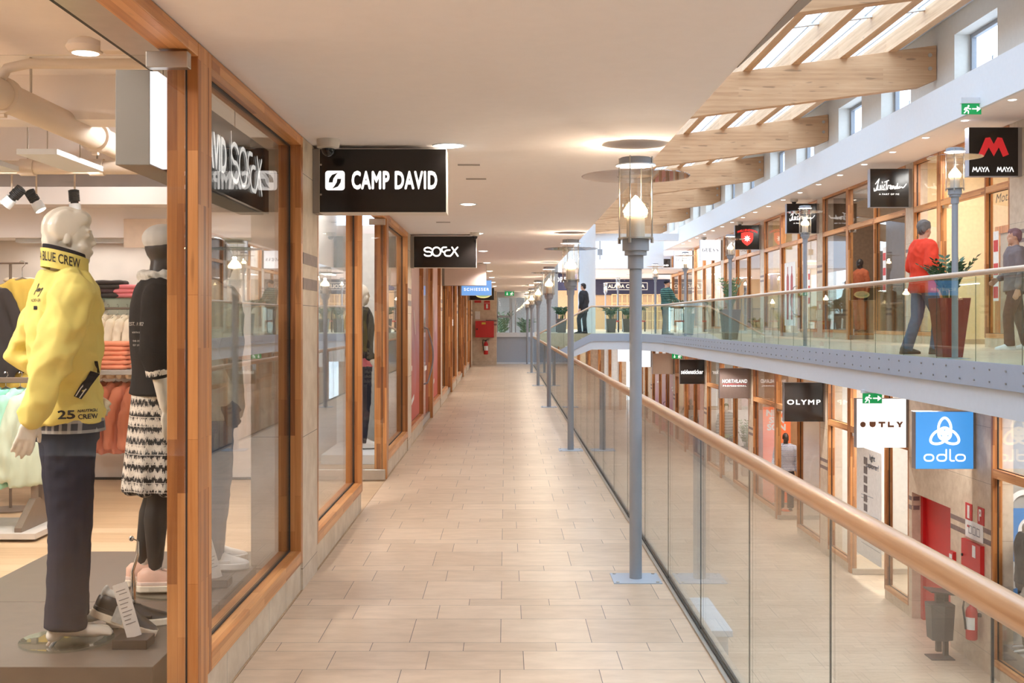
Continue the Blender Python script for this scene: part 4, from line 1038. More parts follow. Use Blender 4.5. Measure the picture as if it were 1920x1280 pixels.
def shoe_part(parent, k, ankle, toe, m_up, m_sole, name='shoe', lace=None, L=0.30, high=0.125):
    """a trainer: shaped upper, thick sole and laces, heel under the ankle"""
    a = Vector(ankle) * k; to = Vector(toe) * k
    d = Vector((to.x - a.x, to.y - a.y, 0)).normalized(); lat = Vector((d.y, -d.x, 0)); z0 = 0.0
    o = a - d * 0.085 * k; o.z = z0
    up = Vector((0, 0, 1))
    prof = [(0.0, 0.020, 0.085), (0.02, 0.034, 0.105), (0.06, 0.038, 0.112), (0.10, 0.038, 0.108), (0.14, 0.041, 0.088), (0.19, 0.046, 0.066), (0.235, 0.044, 0.052), (0.268, 0.030, 0.042), (0.282, 0.012, 0.034)]
    f = L / 0.285; u = MB(); n = 14; vs = []
    for y, w, h in prof:
        for j in range(n):
            an = PI * j / (n - 1)
            vs.append(o + (d * y * f + lat * 1.2 * w * math.copysign(abs(math.cos(an)) ** 0.8, math.cos(an)) + up * (0.018 + (h - 0.018) * (high / 0.115) * max(0.0, math.sin(an)) ** 0.75)) * k)
    fs = [(i * n + j, i * n + j + 1, (i + 1) * n + j + 1, (i + 1) * n + j) for i in range(len(prof) - 1) for j in range(n - 1)]
    fs += [(i * n, (i + 1) * n, (i + 1) * n + n - 1, i * n + n - 1) for i in range(len(prof) - 1)] + [tuple(range(n)), tuple(range((len(prof) - 1) * n, len(prof) * n))]
    u.add(vs, fs)
    sh = put(name, u, m_up, parent, smooth=True, angle=60)
    sole = MB(); ring = []
    for y, w, h in prof: ring.append((y, w * 1.2 + 0.004))
    outl = [(y, w) for y, w in ring] + [(y, -w) for y, w in reversed(ring)]
    sole.prism(outl, 0.034, lambda p, q, w: o + (d * (p - 0.004 + (0.006 if p > 0.2 else 0)) * f + lat * q + up * (w + 0.0)) * k)
    put('sole', sole, m_sole, sh, bevel=0.006 * k)
    if lace:
        gd = MB(); k5 = [(y, w * 1.2 + 0.0012) for y, w, h in prof if y < 0.22]
        gd.prism([(y, w) for y, w in k5] + [(y, -w) for y, w in reversed(k5)], 0.018, lambda p, q, w: o + (d * (p - 0.0015) * f + lat * q + up * (w + 0.034)) * k)
        put('side_overlay', gd, lace, sh, bevel=0.003 * k)
        lc = MB()
        for i in range(4):
            y = 0.115 + 0.024 * i; h = 0.104 - 0.0165 * i
            lc.tube([o + (d * y * f + lat * s * 0.02 + up * (h * (high / 0.115) + 0.003 - abs(s) * 0.012)) * k for s in (-1, -0.4, 0.4, 1)], 0.0042 * k, 6)
        put('laces', lc, lace, sh, smooth=True)
    return sh
def world_bvh(o):
    dg = bpy.context.evaluated_depsgraph_get(); dg.update()
    mw = o.matrix_world.copy()
    return BVHTree.FromPolygons([mw @ v.co for v in o.data.vertices], [tuple(p.vertices) for p in o.data.polygons])
def decal(name, parent_part, fnpts, mat, origin_y, lift=0.003):
    """flat print pressed onto a garment: points given as (X, Z, faces), cast along +Y"""
    bpy.context.view_layer.update()
    bv = world_bvh(parent_part); inv = parent_part.matrix_world.inverted()
    pts, fs = fnpts; out = []; n0 = max(1, len(pts) // 8) if len(pts) > 200 else len(pts)
    hits = []
    for X, Z in pts:
        h = bv.ray_cast(Vector((X, origin_y, Z)), Vector((0, 1, 0)))
        hits.append(h[0].y if h[0] is not None else None)
    if not any(y is not None for y in hits): print('NOHIT', name); return None
    ok = sorted(y for y in hits if y is not None); med = ok[len(ok) // 2] if ok else origin_y + 0.6
    # where the cloth turns away, carry on the tangent plane of the print
    near = [(p, y) for p, y in zip(pts, hits) if y is not None and abs(y - med) < 0.05]
    n = len(near); mx = sum(p[0] for p, y in near) / n; mz = sum(p[1] for p, y in near) / n; my = sum(y for p, y in near) / n
    sxx = sum((p[0] - mx) ** 2 for p, y in near) + 1e-9; kx = max(-0.9, min(0.9, sum((p[0] - mx) * (y - my) for p, y in near) / sxx))
    szz = sum((p[1] - mz) ** 2 for p, y in near) + 1e-9; kz = max(-0.6, min(0.6, sum((p[1] - mz) * (y - my) for p, y in near) / szz))
    for i, ((X, Z), y) in enumerate(zip(pts, hits)):
        pl = my + kx * (X - mx) + kz * (Z - mz)
        yy = y if (y is not None and abs(y - pl) < 0.02) else pl
        out.append(inv @ Vector((X, yy - lift - 0.0003 * (i // n0), Z)))
    return put(name, MB().add(out, fs), mat, parent_part)
def text_grid(s, w, h, cx, cz, bold=0.0, shear=0.0, rot=0.0, space=1.0):
    vs, fs = text_pts(s, bold, shear, space); c, sn = math.cos(rot), math.sin(rot)
    return [(cx + u * w * c - v * h * sn, cz + u * w * sn + v * h * c) for u, v in vs], fs
def stroke_grid(lines, width):
    mb = strokes(lines, width, lambda u, v, w: (u, v, 0))
    return [(p.x, p.y) for p in mb.v], mb.f

# cloth
def weave(name, rgb, scale=220, amt=0.12, rough=0.9, bump=0.15):
    t = NT(name); co, x, y, z = t.objco()
    n1 = t.noise(co, scale, 2); n2 = t.noise(co, 6, 3)
    f = t.math('ADD', t.math('MULTIPLY', n1, 0.5), t.math('MULTIPLY', n2, 0.5))
    c = srgb(*rgb)
    t.base(t.ramp(f, [(0.3, tuple(v * (1 - amt) for v in c[:3]) + (1,)), (0.7, tuple(min(1, v * (1 + amt)) for v in c[:3]) + (1,))]))
    t.rough(rough); t.bump(n1, bump, 0.003); t.b.inputs['Specular IOR Level'].default_value = 0.2
    return t.m
def ikat(name, ca, cb, sx=34.0, sz=16.0):
    """black and white broken zigzag print"""
    t = NT(name); co, x, y, z = t.objco()
    h = t.math('ADD', x, y)
    zz = t.math('MULTIPLY', t.math('PINGPONG', t.math('MULTIPLY', h, 46.0), 1.0), 0.016)
    row = t.math('PINGPONG', t.math('MULTIPLY', t.math('ADD', z, zz), sz * 1.9), 1.0)
    n = t.noise(t.comb(t.math('MULTIPLY', h, sx * 5.5), t.math('MULTIPLY', z, sz * 2.2), 0.0), 1.0, 2, 0.6)
    m = t.math('GREATER_THAN', t.math('ADD', t.math('MULTIPLY', row, 0.55), t.math('MULTIPLY', n, 1.5)), 1.0)
    ln = t.math('LESS_THAN', t.math('FRACT', t.math('MULTIPLY', z, 21.0)), 0.07)
    c = t.mix(m, srgb(*cb), srgb(*ca))
    t.base(t.mix(ln, c, srgb(*ca))); t.rough(0.9)
    return t.m
def stripes(name, ca, cb, freq, axis='z', duty=0.5):
    t = NT(name); co, x, y, z = t.objco(); v = {'x': x, 'y': y, 'z': z}[axis]
    m = t.math('LESS_THAN', t.math('FRACT', t.math('MULTIPLY', v, freq)), duty)
    t.base(t.mix(m, srgb(*ca), srgb(*cb))); t.rough(0.85); return t.m
def plaid(name):
    t = NT(name); co, x, y, z = t.objco(); h = t.math('ADD', x, y)
    a = t.math('LESS_THAN', t.math('FRACT', t.math('MULTIPLY', h, 22)), 0.35); b = t.math('LESS_THAN', t.math('FRACT', t.math('MULTIPLY', z, 22)), 0.35)
    c = t.mix(a, srgb(52, 54, 66), srgb(150, 148, 150)); t.base(t.mix(t.math('MULTIPLY', b, 0.6), c, srgb(190, 186, 182))); t.rough(0.9); return t.m
M['yellow'] = weave('lemon_sweat_cloth', (232, 214, 124), amt=0.05)
M['navy'] = weave('dark_navy_trim', (40, 38, 44))
M['denim'] = weave('dark_denim', (42, 44, 58), scale=60, amt=0.12)
M['knit'] = weave('black_knit', (38, 35, 35), scale=120, amt=0.3, bump=0.5)
M['ikat'] = ikat('black_white_print', (222, 212, 200), (34, 30, 30))
M['tights'] = plain('black_tights', (30, 28, 30), 0.6)
M['plaid'] = plaid('plaid_shirt_cloth')
M['scarf'] = weave('pale_grey_scarf_cloth', (200, 194, 186), scale=60, amt=0.25)
M['pinkshoe'] = plain('blush_leather', (230, 184, 162), 0.5, var=0.08)
M['creamsole'] = plain('cream_rubber', (238, 222, 200), 0.6)
M['whiteleather'] = plain('white_leather', (232, 228, 224), 0.45)
M['blackleather'] = plain('black_leather', (34, 31, 31), 0.4)
M['olive'] = weave('pale_olive_cloth', (196, 190, 172), amt=0.15)
M['darkolive'] = weave('dark_olive_cloth', (98, 98, 84), amt=0.2)
M['darkmann'] = plain('dark_brown_mannequin', (52, 44, 42), 0.35)
M['print'] = plain('dark_print', (44, 40, 42), 0.8)
M['baseglass'] = glass('clear_base_plate', (0.90, 0.95, 0.92), 0.08)
# ================================================================== THE NEAR CLOTHES SHOP
ZS = 3.1
struct('floor_store', B().box(-7, XL - 0.005, -4.9, 14.45, -0.12, -0.002), M['shop_floor'])
struct('ceiling_store', B().box(-7.1, -1.25, -4.95, 14.5, ZS, ZS + 0.1), M['ceiling'])
struct('wall_store_back', B().box(-7, -2.05, 11.7, 11.8, 0, ZS), M['concrete'])
struct('wall_store_side', B().box(-7.1, -7, -4.9, 11.8, 0, ZS), wallc['white'])
struct('wall_store_inner', B().box(-2.15, -2.05, 11.8, 14.45, 0, ZS), wallc['white'])
struct('trim_7', B().box(-1.33, -1.26, -4.9, 14.45, CEIL, ZS), M['ceiling'])
struct('trim_8', B().box(-7, -2.05, 11.25, 11.69, 2.34, 2.62).box(-7, -2.05, 10.9, 11.69, 2.62, 2.78), M['ceiling'])
struct('trim_9', B().box(-7, -1.35, 7.5, 7.8, 2.82, ZS).box(-7, -2.05, 8.8, 9.5, 2.74, ZS), M['ceiling'])
struct('baseboard_store', B().box(-7, -2.05, 11.66, 11.7, 0.0, 0.02), M['dark'])
t = struct('trim_10', B().box(-1.62, -1.34, -1, 11, 2.70, 2.74), M['alu'])
struct('trim_11', B().box(-1.70, -1.665, -1, 9.4, 2.745, 2.765), M['dark'])
pipew = plain('white_painted_pipe', (222, 206, 190), 0.6, var=0.01)
t = thing('air_duct', (-2.79, 7.5, 2.80), 'thick white painted pipe running under the shop ceiling', 'pipe')
put('pipe', B().cyl((-2.79, 3.5, 2.80), (-2.79, 11.25, 2.80), 0.085, n=24), pipew, t, world=True, smooth=True)
for y in (5.2, 6.6, 8.1): put('coupling', B().lathe([(0.086, -0.05), (0.104, -0.045), (0.104, 0.045), (0.086, 0.05)], n=24).v and B().cyl((-2.79, y - 0.035, 2.80), (-2.79, y + 0.035, 2.80), 0.104, n=24).box(-2.81, -2.77, y - 0.02, y + 0.02, 2.68, 2.71), pipew, t, world=True, smooth=True)
for y in (4.5, 7.0, 9.8): put('hanger_rod', B().cyl((-2.79, y, 2.86), (-2.79, y, ZS), 0.008, n=8), M['alu'], t, world=True)
t = thing('sprinkler_pipe', (-2.4, 6.4, 2.95), 'thin white pipe branching across from the thick pipe', 'pipe')
put('pipe', B().tube([(-2.79, 6.55, 2.86), (-2.72, 6.5, 2.93), (-2.6, 6.5, 2.955), (-1.45, 6.5, 2.955)], 0.028, 14), pipew, t, world=True, smooth=True)
t = thing('sprinkler_pipe', (-3.5, 8.6, 2.66), 'white pipe running level across the shop under the first beam', 'pipe')
put('pipe', B().cyl((-6.9, 8.6, 2.66), (-1.5, 8.6, 2.66), 0.05, n=18), pipew, t, world=True, smooth=True)
for x in (-3.45, -2.95, -2.5): put('coupling', B().cyl((x - 0.05, 8.6, 2.66), (x + 0.05, 8.6, 2.66), 0.062, n=18), pipew, t, world=True, smooth=True); put('hanger_rod', B().cyl((x, 8.6, 2.7), (x, 8.6, ZS), 0.007, n=8), M['alu'], t, world=True)
for k, (x, y, p) in enumerate(((-2.3, 3.2, 0.27), (-4.6, 4.6, 0.9), (-3.4, 10.1, 0.06), (-5.2, 10.1, 0.06), (-1.65, 13.0, 0.10), (-1.75, 8.5, 0.6))):  # added panels that brighten the shop, its display corner and window view
    ceiling_panel(x, y, 3.098, 0.3 if k == 4 else 0.6, 1.0, P_STORE * p, WARM2, '%s added ceiling light panel of the clothes shop' % ORD[k], group='added clothes shop ceiling panels')
for k, x in enumerate((-3.02, -3.62)):
    t = ceiling_panel(x, 8.15, 2.66, 0.2, 0.9, P_STORE * 0.07, WARM2, '%s bright linear lamp hung below the shop pipes, counted from the walkway glass' % ORD[k], group='hung linear lamps')
    put('hanger_rod', B().cyl((0, -0.3, 0), (0, -0.3, ZS - 2.66), 0.004, n=6).cyl((0, 0.3, 0), (0, 0.3, ZS - 2.66), 0.004, n=6), M['alu'], t)
ceiling_panel(-3.7, 11.45, 2.339, 1.9, 0.1, P_STORE * 0.035, WARM2, 'slim added wall washer light under the bulkhead above the folded tops')  # made-up washer, added to lift the dim back wall
def spotlight(x, y, z, dx, dz, label, dy=0.0):
    t = thing('track_spotlight', (x, y, z), label, 'spotlight', 'shop track spotlights')
    d = Vector((dx, dy, dz)).normalized(); c = Vector((0, 0, 0))
    put('arm', B().cyl((0, 0, 0.03), (0, 0, 2.738 - z), 0.008, n=8).box(-0.06, 0.06, -0.015, 0.015, 2.72 - z, 2.74 - z), pipew, t)
    fin = B(); q = -d
    for i in range(7): fin.cyl(q * (0.02 + 0.013 * i), q * (0.027 + 0.013 * i), 0.042, n=16)
    fin.cyl(q * 0.0, q * 0.11, 0.03, n=12)
    put('heat_sink', fin, M['blackmat'], t, smooth=True, angle=30)
    put('head', B().tube([d * 0.0, d * 0.07], [0.043, 0.047], 20), M['white'], t, smooth=True, angle=30)
    put('lens', B().tube([d * 0.0701, d * 0.0715], [0.040, 0.038], 20), M['glow'], t)
    return t
spotlight(PX(68, 9.3), 9.3, PZ(380, 9.3), 0.5, -0.8, 'black finned spotlight tilted towards the pale mannequin head')
spotlight(PX(140, 9.3), 9.3, PZ(382, 9.3), 0.08, -1.0, 'black finned spotlight pointing straight down behind the mannequin head')
spotlight(PX(22, 8.9), 8.9, PZ(372, 8.9), -0.5, -0.5, 'finned spotlight turned to the shop wall, by the edge of the doorway view')
t = thing('track_spotlight', (-1.9, 5.5, 2.82), 'round white lamp head on a box arm below the shop ceiling', 'spotlight')
put('arm', B().box(-1.86, -1.70, 5.46, 5.54, 2.79, 2.86).box(-1.72, -1.66, 5.48, 5.52, 2.75, 2.83), pipew, t, world=True, bevel=0.006)
put('head', B().lathe([(0.03, 0.04), (0.075, 0.02), (0.088, -0.005), (0.075, -0.03), (0.06, -0.034)], c=(-1.94, 5.5, 2.82), n=24), pipew, t, world=True, smooth=True)
put('lens', B().lathe([(0.06, -0.0345), (0.03, -0.04), (0.005, -0.041)], c=(-1.94, 5.5, 2.82), n=24), M['glow'], t, world=True)
# black sign box hanging behind the first window, facing the walkway
t = thing('sign_box', (-1.40, 5.5, 2.3), 'black sign box with a lit white rim hung inside the first shop window', 'sign')
put('casing', B().box(-1.475, -1.345, 4.50, 6.62, 2.14, 2.50), plain('grey_box_side', (150, 142, 134), 0.5, var=0.01), t, world=True, bevel=0.003)
put('rim', B().box(-1.345, -1.316, 4.505, 4.67, 2.145, 2.495), M['litwhite'], t, world=True)
put('face', B().box(-1.345, -1.316, 4.672, 6.615, 2.145, 2.495), M['black'], t, world=True)
fn = SIDE((-1.316, 5.56, 2.32))
put('lettering', text_mb('CAMP DAVID', 0.92, 0.17, lambda u, v, w: fn(u - 0.42, v, w), bold=0.03), M['letter'], t, world=True)
put('divider', flatpoly([[(0.13, -0.14), (0.14, -0.14), (0.14, 0.14), (0.13, 0.14)]], fn), M['letter'], t, world=True)
put('second_lettering', strokes(soccx(None, 1.75), 0.022, lambda u, v, w: fn(u + 0.55, v, w)), M['letter'], t, world=True)
put('hanging_wire', B().cyl((-1.41, 4.9, 2.5), (-1.41, 4.9, ZS), 0.003, n=6).cyl((-1.41, 6.2, 2.5), (-1.41, 6.2, ZS), 0.003, n=6), M['alu'], t, world=True)

# display platform
plat = plain('dark_brown_platform', (98, 84, 74), 0.45, var=0.08)
ZP = 0.14
t = thing('display_platform', (-2.0, 6.0, 0), 'low dark brown platform carrying the window mannequins', 'platform')
for k, (a, c) in enumerate(((4.86, 5.985), (5.99, 7.3))): put('deck', B().box(-2.78, -1.44, a, c, 0.0, ZP), plat, t, world=True, bevel=0.003)

# ---- mannequin in the lemon jacket
k = 1.03
mpose = dict(re=(0.275, -0.10, 1.20), rw=(0.265, -0.175, 0.975), le=(-0.43, -0.13, 1.22), lw=(-0.24, 0.10, 1.04), rk=(0.105, 0.0, 0.50), yaw=-14.0, lt=(-0.16, 0.17, 0.035), la=(-0.125, 0.03, 0.09), lk=(-0.115, 0.03, 0.50))
t1, P1, H1 = figure('mannequin', 'cream male mannequin in a lemon yellow jacket and dark jeans, hand at its side', 'mannequin', (-1.945, 5.27, ZP + 0.018), -60, k, mpose, M['mann'], voxel=0.0065)
hair_part(t1, H1, k, M['mann'])
jk = top_part(t1, P1, k, M['yellow'], hem=0.918, g=0.030, name='jacket', voxel=0.009, fold=0.021, sw=(0.090, 0.078, 0.056), flare=0.12, hand_gap=-0.0)
legs_part(t1, P1, k, M['denim'], name='jeans', voxel=0.009, w=(0.106, 0.088, 0.084))
sh = MB().loft([(0.885 * k, 0.214 * k, 0.160 * k, 0, 0), (0.94 * k, 0.210 * k, 0.155 * k, 0, 0)], 30)
put('shirt_hem', sh, M['plaid'], t1, smooth=True, angle=60)
# stand-up collar: yellow band with dark upper edge, open at the front
def collar(z0, z1, rx, ry, mat, name, cy=-0.005, lift=0.02, th=0.006, parent=None):
    mb = MB(); vs = []; n = 30
    for i in range(n + 1):
        a = math.radians(-248 + 316 * i / n)
        for rr, z in ((0, z0), (0, z1), (th, z1), (th, z0)):
            x = (rx + rr) * math.cos(a); y = (ry + rr) * math.sin(a)
            vs.append((x * k, (y + cy) * k, (z + lift * (-math.sin(a) * 0.5 + 0.5)) * k))
    fs = [(i * 4 + j, i * 4 + (j + 1) % 4, i * 4 + 4 + (j + 1) % 4, i * 4 + 4 + j) for i in range(n) for j in range(4)] + [(0, 3, 2, 1), (n * 4, n * 4 + 1, n * 4 + 2, n * 4 + 3)]
    mb.add(vs, fs); return put(name, mb, mat, parent, smooth=True, angle=40)
co = collar(1.535, 1.615, 0.098, 0.092, M['yellow'], 'collar', parent=jk, lift=0.05)
collar(1.60, 1.632, 0.090, 0.084, M['navy'], 'collar_lining', parent=jk, lift=0.05)
vs, fs = text_pts('A BLUE CREW', bold=0.01)
pts = []
for u, v in vs:
    a = math.radians(-32 + u * 118); z = 1.581 + v * 0.040 + 0.05 * (-math.sin(a) * 0.5 + 0.5)
    pts.append((0.1065 * math.cos(a) * k, (0.1005 * math.sin(a) - 0.005) * k, z * k))
put('collar_print', MB().add(pts, fs), M['print'], co)
def at(x, y, D=5.15): return PX(x, D), PZ(y, D)
X, Z = at(139, 774); decal('hem_number', jk, text_grid('25', 0.066, 0.038, X, Z, bold=0.03), M['print'], 4.4)
X, Z = at(171, 768); decal('hem_word', jk, text_grid('NAUTICAL', 0.064, 0.012, X, Z, bold=0.02, shear=0.2), M['print'], 4.4)
X, Z = at(171, 779); decal('hem_word', jk, text_grid('CREW', 0.064, 0.022, X, Z, bold=0.02), M['print'], 4.4)
X, Z = at(75, 563); decal('back_print', jk, text_grid('NORTH SEA', 0.062, 0.014, X, Z), M['print'], 4.4)
decal('back_script', jk, stroke_grid([[at(68, 552), at(76, 532), at(73, 546), at(79, 540), at(76, 547), at(82, 541), at(80, 547), at(88, 540), at(84, 552), at(79, 556)]], 0.0035), M['print'], 4.4)
X, Z = at(73, 577); decal('back_label', jk, ([(X - 0.011, Z - 0.008), (X + 0.011, Z - 0.008), (X + 0.011, Z + 0.008), (X - 0.011, Z + 0.008)], [(0, 1, 2, 3)]), M['navy'], 4.4)
def quad(a, b, w):
    (x0, z0), (x1, z1) = a, b; l = math.hypot(x1 - x0, z1 - z0); px, pz = -(z1 - z0) / l * w / 2, (x1 - x0) / l * w / 2
    n = 6; P = []
    for i in range(n + 1):
        q = i / n; P += [(x0 + (x1 - x0) * q + px, z0 + (z1 - z0) * q + pz), (x0 + (x1 - x0) * q - px, z0 + (z1 - z0) * q - pz)]
    return P, [(2 * i, 2 * i + 1, 2 * i + 3, 2 * i + 2) for i in range(n)]
decal('pocket_zip', jk, quad(at(177, 677), at(176, 700), 0.017), M['navy'], 4.4, 0.006)
decal('pocket_tape', jk, quad(at(176, 698), at(153, 744), 0.032), M['navy'], 4.4, 0.007)
for o in (-3, 3): decal('tape_line', jk, quad(at(176 + o, 700 + o * 0.6), at(153 + o, 743 + o * 0.6), 0.004), M['whiteleather'], 4.4, 0.009)
put('base_plate', B().lathe([(0.20, -0.018), (0.20, -0.008), (0.01, -0.008)], c=(0.02, -0.0, 0), n=40), M['baseglass'], t1, smooth=True, angle=30)
put('foot_spigot', B().cyl((0.11, -0.09, -0.010), (0.11, -0.06, 0.03), 0.016, n=12), M['chrome'], t1, smooth=True)
# ---- mannequin in black knit and printed skirt
k = 1.035
fp = dict(re=(0.235, -0.02, 1.19), rw=(0.225, 0.03, 0.93), rs=(0.175, -0.005, 1.46), ls=(-0.175, -0.005, 1.46), le=(-0.22, -0.02, 1.19), lw=(-0.215, 0.03, 0.93), ra=(0.07, -0.03, 0.09), rk=(0.075, 0.0, 0.5), rt=(0.08, 0.14, 0.035), la=(-0.085, -0.10, 0.10), lk=(-0.08, -0.02, 0.5), lt=(-0.09, 0.06, 0.035), yaw=-6.0)
t2, P2, H2 = figure('mannequin', 'dark-headed female mannequin in black knit and a black and white patterned skirt', 'mannequin', (-1.80, 6.25, ZP + 0.014), -78, k, fp, M['mann'], voxel=0.0075, fem=True, face=False, shod=True)
put('head_cover', fused('hd', MB().ell(H2(0, -0.005, 0.03), (0.077 * k, 0.101 * k, 0.102 * k)).ell(H2(0, 0.03, -0.045), (0.063 * k, 0.072 * k, 0.082 * k)).chain([H2(0, 0.092, 0.03), H2(0, 0.112, -0.018)], [0.012, 0.015], 8).chain([Vector((0, -0.012, 1.55)) * k, Vector((0, 0, 1.66)) * k], [0.06 * k, 0.058 * k], 14), 0.008, 3), M['darkmann'], t2)
capm = plain('grey_cap_cloth', (186, 180, 174), 0.85)
cp = MB().ell(H2(0, -0.012, 0.065), (0.086 * k, 0.108 * k, 0.078 * k)).ell(H2(0, 0.105, 0.045), (0.062 * k, 0.075 * k, 0.012 * k))
put('cap', fused('cap', cp, 0.008, 2), capm, t2)
kn_ = top_part(t2, P2, k, M['knit'], hem=0.95, g=0.036, name='knit_jacket', voxel=0.011, fold=0.006, fem=True, sw=(0.084, 0.075, 0.062), flare=0.08, hand_gap=0.19, seed=5)
cuff = MB(); e, w_ = Vector(P2['re']) * k, Vector(P2['rw']) * k; cuff.cyl(e.lerp(w_, 0.22), e.lerp(w_, 0.40), 0.060 * k, 0.062 * k, 18)
put('printed_cuff', cuff, M['ikat'], t2, smooth=True, angle=60)
skm = MB(); S = []
for i in range(8):
    z = 0.99 - 0.50 * i / 7; S.append((z * k, (0.182 + 0.030 * i / 7) * k, (0.150 + 0.045 * i / 7) * k, 0, 0))
skm.loft(S[::-1], 48)
def sk_fold(c, n): return 0.010 * math.sin(math.atan2(c.y, c.x) * 11) * max(0, min(1, (1.0 - c.z) / 0.4))
put('skirt', fused('skirt', skm, 0.012, 2, sk_fold), M['ikat'], t2)
tm = MB()
for s in 'rl':
    V = lambda q: Vector(P2[s + q]) * k
    tm.chain([V('h'), V('k'), V('k').lerp(V('a'), 0.35) + Vector((0, -0.018, 0)), V('a') + Vector((0, 0, 0.07)), V('a')], [0.092 * k, 0.064 * k, 0.060 * k, 0.040 * k, 0.026 * k], 14)
put('tights', fused('tights', tm, 0.009, 2), M['tights'], t2)
for s in 'rl': shoe_part(t2, k, P2[s + 'a'], P2[s + 't'], M['pinkshoe'], M['creamsole'], 'trainer', plain('pale_lace', (240, 214, 200), 0.7))
sc_ = MB(); 
for i in range(3): sc_.lathe([(0.085 + 0.028 * math.cos(a) + 0.006 * i, 1.505 + 0.035 * i + 0.028 * math.sin(a)) for a in [2 * PI * q / 8 for q in range(8)]], n=26, close=True)
sc_.tube([(0.08, 0.09, 1.52), (0.10, 0.14, 1.44), (0.09, 0.16, 1.30), (0.08, 0.165, 1.15)], [0.035, 0.05, 0.055, 0.05], 12, flat=(1, 0.5))
sc_.v = [v * k for v in sc_.v]
put('scarf', fused('scarf', sc_, 0.01, 2, folds(0.018, (22, 22, 22), (40, 40, 30))), M['scarf'], t2)
kx = lambda x, y: (PX(x, 6.1), PZ(y, 6.1))
X, Z = kx(263, 607); decal('sleeve_script', kn_, text_grid('EST. 1982', 0.11, 0.018, X, Z, shear=0.3), M['scarf'], 5.4)
for dy, s in ((16, 'NORTH STUDIO'), (32, 'SNB STUDIO'), (40, 'EST STUDIO')):
    X, Z = kx(263, 607 + dy); decal('sleeve_print', kn_, text_grid(s, 0.09, 0.008, X, Z), M['scarf'], 5.4)
put('base_plate', B().lathe([(0.21, -0.014), (0.21, -0.004), (0.01, -0.004)], c=(0.04, 0.06, 0), n=40), M['baseglass'], t2, smooth=True, angle=30)
# ---- third mannequin behind the corner post, pale olive jacket, white trainers
k = 1.03
t3, P3, H3 = figure('mannequin', 'mannequin in a pale olive jacket, jeans and white trainers behind the corner post', 'mannequin', (-1.68, 6.84, ZP + 0.012), -76, k, dict(rw=(0.30, 0.05, 0.95), re=(0.30, -0.06, 1.2), yaw=-5), M['darkmann'], voxel=0.01, shod=True)
top_part(t3, P3, k, M['olive'], hem=0.82, g=0.05, name='jacket', fold=0.016, sw=(0.092, 0.082, 0.066), seed=9)
legs_part(t3, P3, k, weave('mid_denim', (62, 70, 92), 300, 0.2), name='jeans')
for s in 'rl': shoe_part(t3, k, P3[s + 'a'], P3[s + 't'], M['whiteleather'], M['whiteleather'], 'trainer', M['whiteleather'])
put('base_plate', B().lathe([(0.20, -0.012), (0.20, -0.004), (0.01, -0.004)], c=(0.0, 0.05, 0), n=32), M['baseglass'], t3, smooth=True, angle=30)
# ---- fourth mannequin, by the second doorway
struct('trim_12', B().box(-2.0, -1.32, 12.9, 14.4, 0, 0.1), M['white'])
k = 1.02
t4, P4, H4 = figure('mannequin', 'mannequin in dark jacket and jeans with white boots beside the second shop doorway', 'mannequin', (-1.67, 13.62, 0.112), -70, k, dict(rw=(0.34, 0.09, 0.93), re=(0.29, -0.04, 1.19)), M['mann'], voxel=0.011, shod=True)
top_part(t4, P4, k, M['knit'], hem=1.0, g=0.04, name='jacket', fold=0.01, hand_gap=0.1, seed=12)
put('pink_shirt', fused('ps', MB().loft([(0.90 * k, 0.20 * k, 0.15 * k, 0, 0.0), (1.05 * k, 0.185 * k, 0.14 * k, 0, 0.01)], 22), 0.014, 2), weave('pink_cloth', (226, 120, 134)), t4)
legs_part(t4, P4, k, M['denim'], name='jeans')
for s in 'rl': shoe_part(t4, k, P4[s + 'a'], P4[s + 't'], M['whiteleather'], M['whiteleather'], 'boot', M['whiteleather'], high=0.16)
put('base_plate', B().lathe([(0.18, -0.012), (0.18, -0.004), (0.01, -0.004)], c=(0.0, 0.05, 0), n=32), M['baseglass'], t4, smooth=True, angle=30)

# ---- shoes and price cards on the platform
def sneaker(label, loc, deg, tilt=0.0, tagged=False):
    t = thing('trainer', loc, label, 'shoe', None, math.radians(deg))
    s = shoe_part(t, 1.0, (0, 0.075, 0.09), (0, 0.25, 0.03), M['blackleather'], M['creamsole'], 'upper', M['blackleather'])
    put('lining', fused('ln', MB().ell((0, 0.055, 0.112), (0.030, 0.055, 0.020)).ell((0, 0.008, 0.11), (0.026, 0.014, 0.035)), 0.005, 2), M['scarf'], t)
    if tagged: put('price_tag', B().box(0.052, 0.056, 0.085, 0.135, 0.015, 0.085).tube([(0.054, 0.11, 0.085), (0.045, 0.115, 0.105), (0.02, 0.125, 0.11)], 0.0025, 6), M['scarf'], t)
    t.rotation_euler = (math.radians(tilt), 0, math.radians(deg))
    return t
sneaker('black trainer with cream sole tipped nose-down beside the bare cream foot', (-1.835, 5.30, ZP + 0.105), -82, -22, True)
sneaker('black trainer with pale toe lying flat behind the tipped trainer', (-1.83, 5.50, ZP), -74)
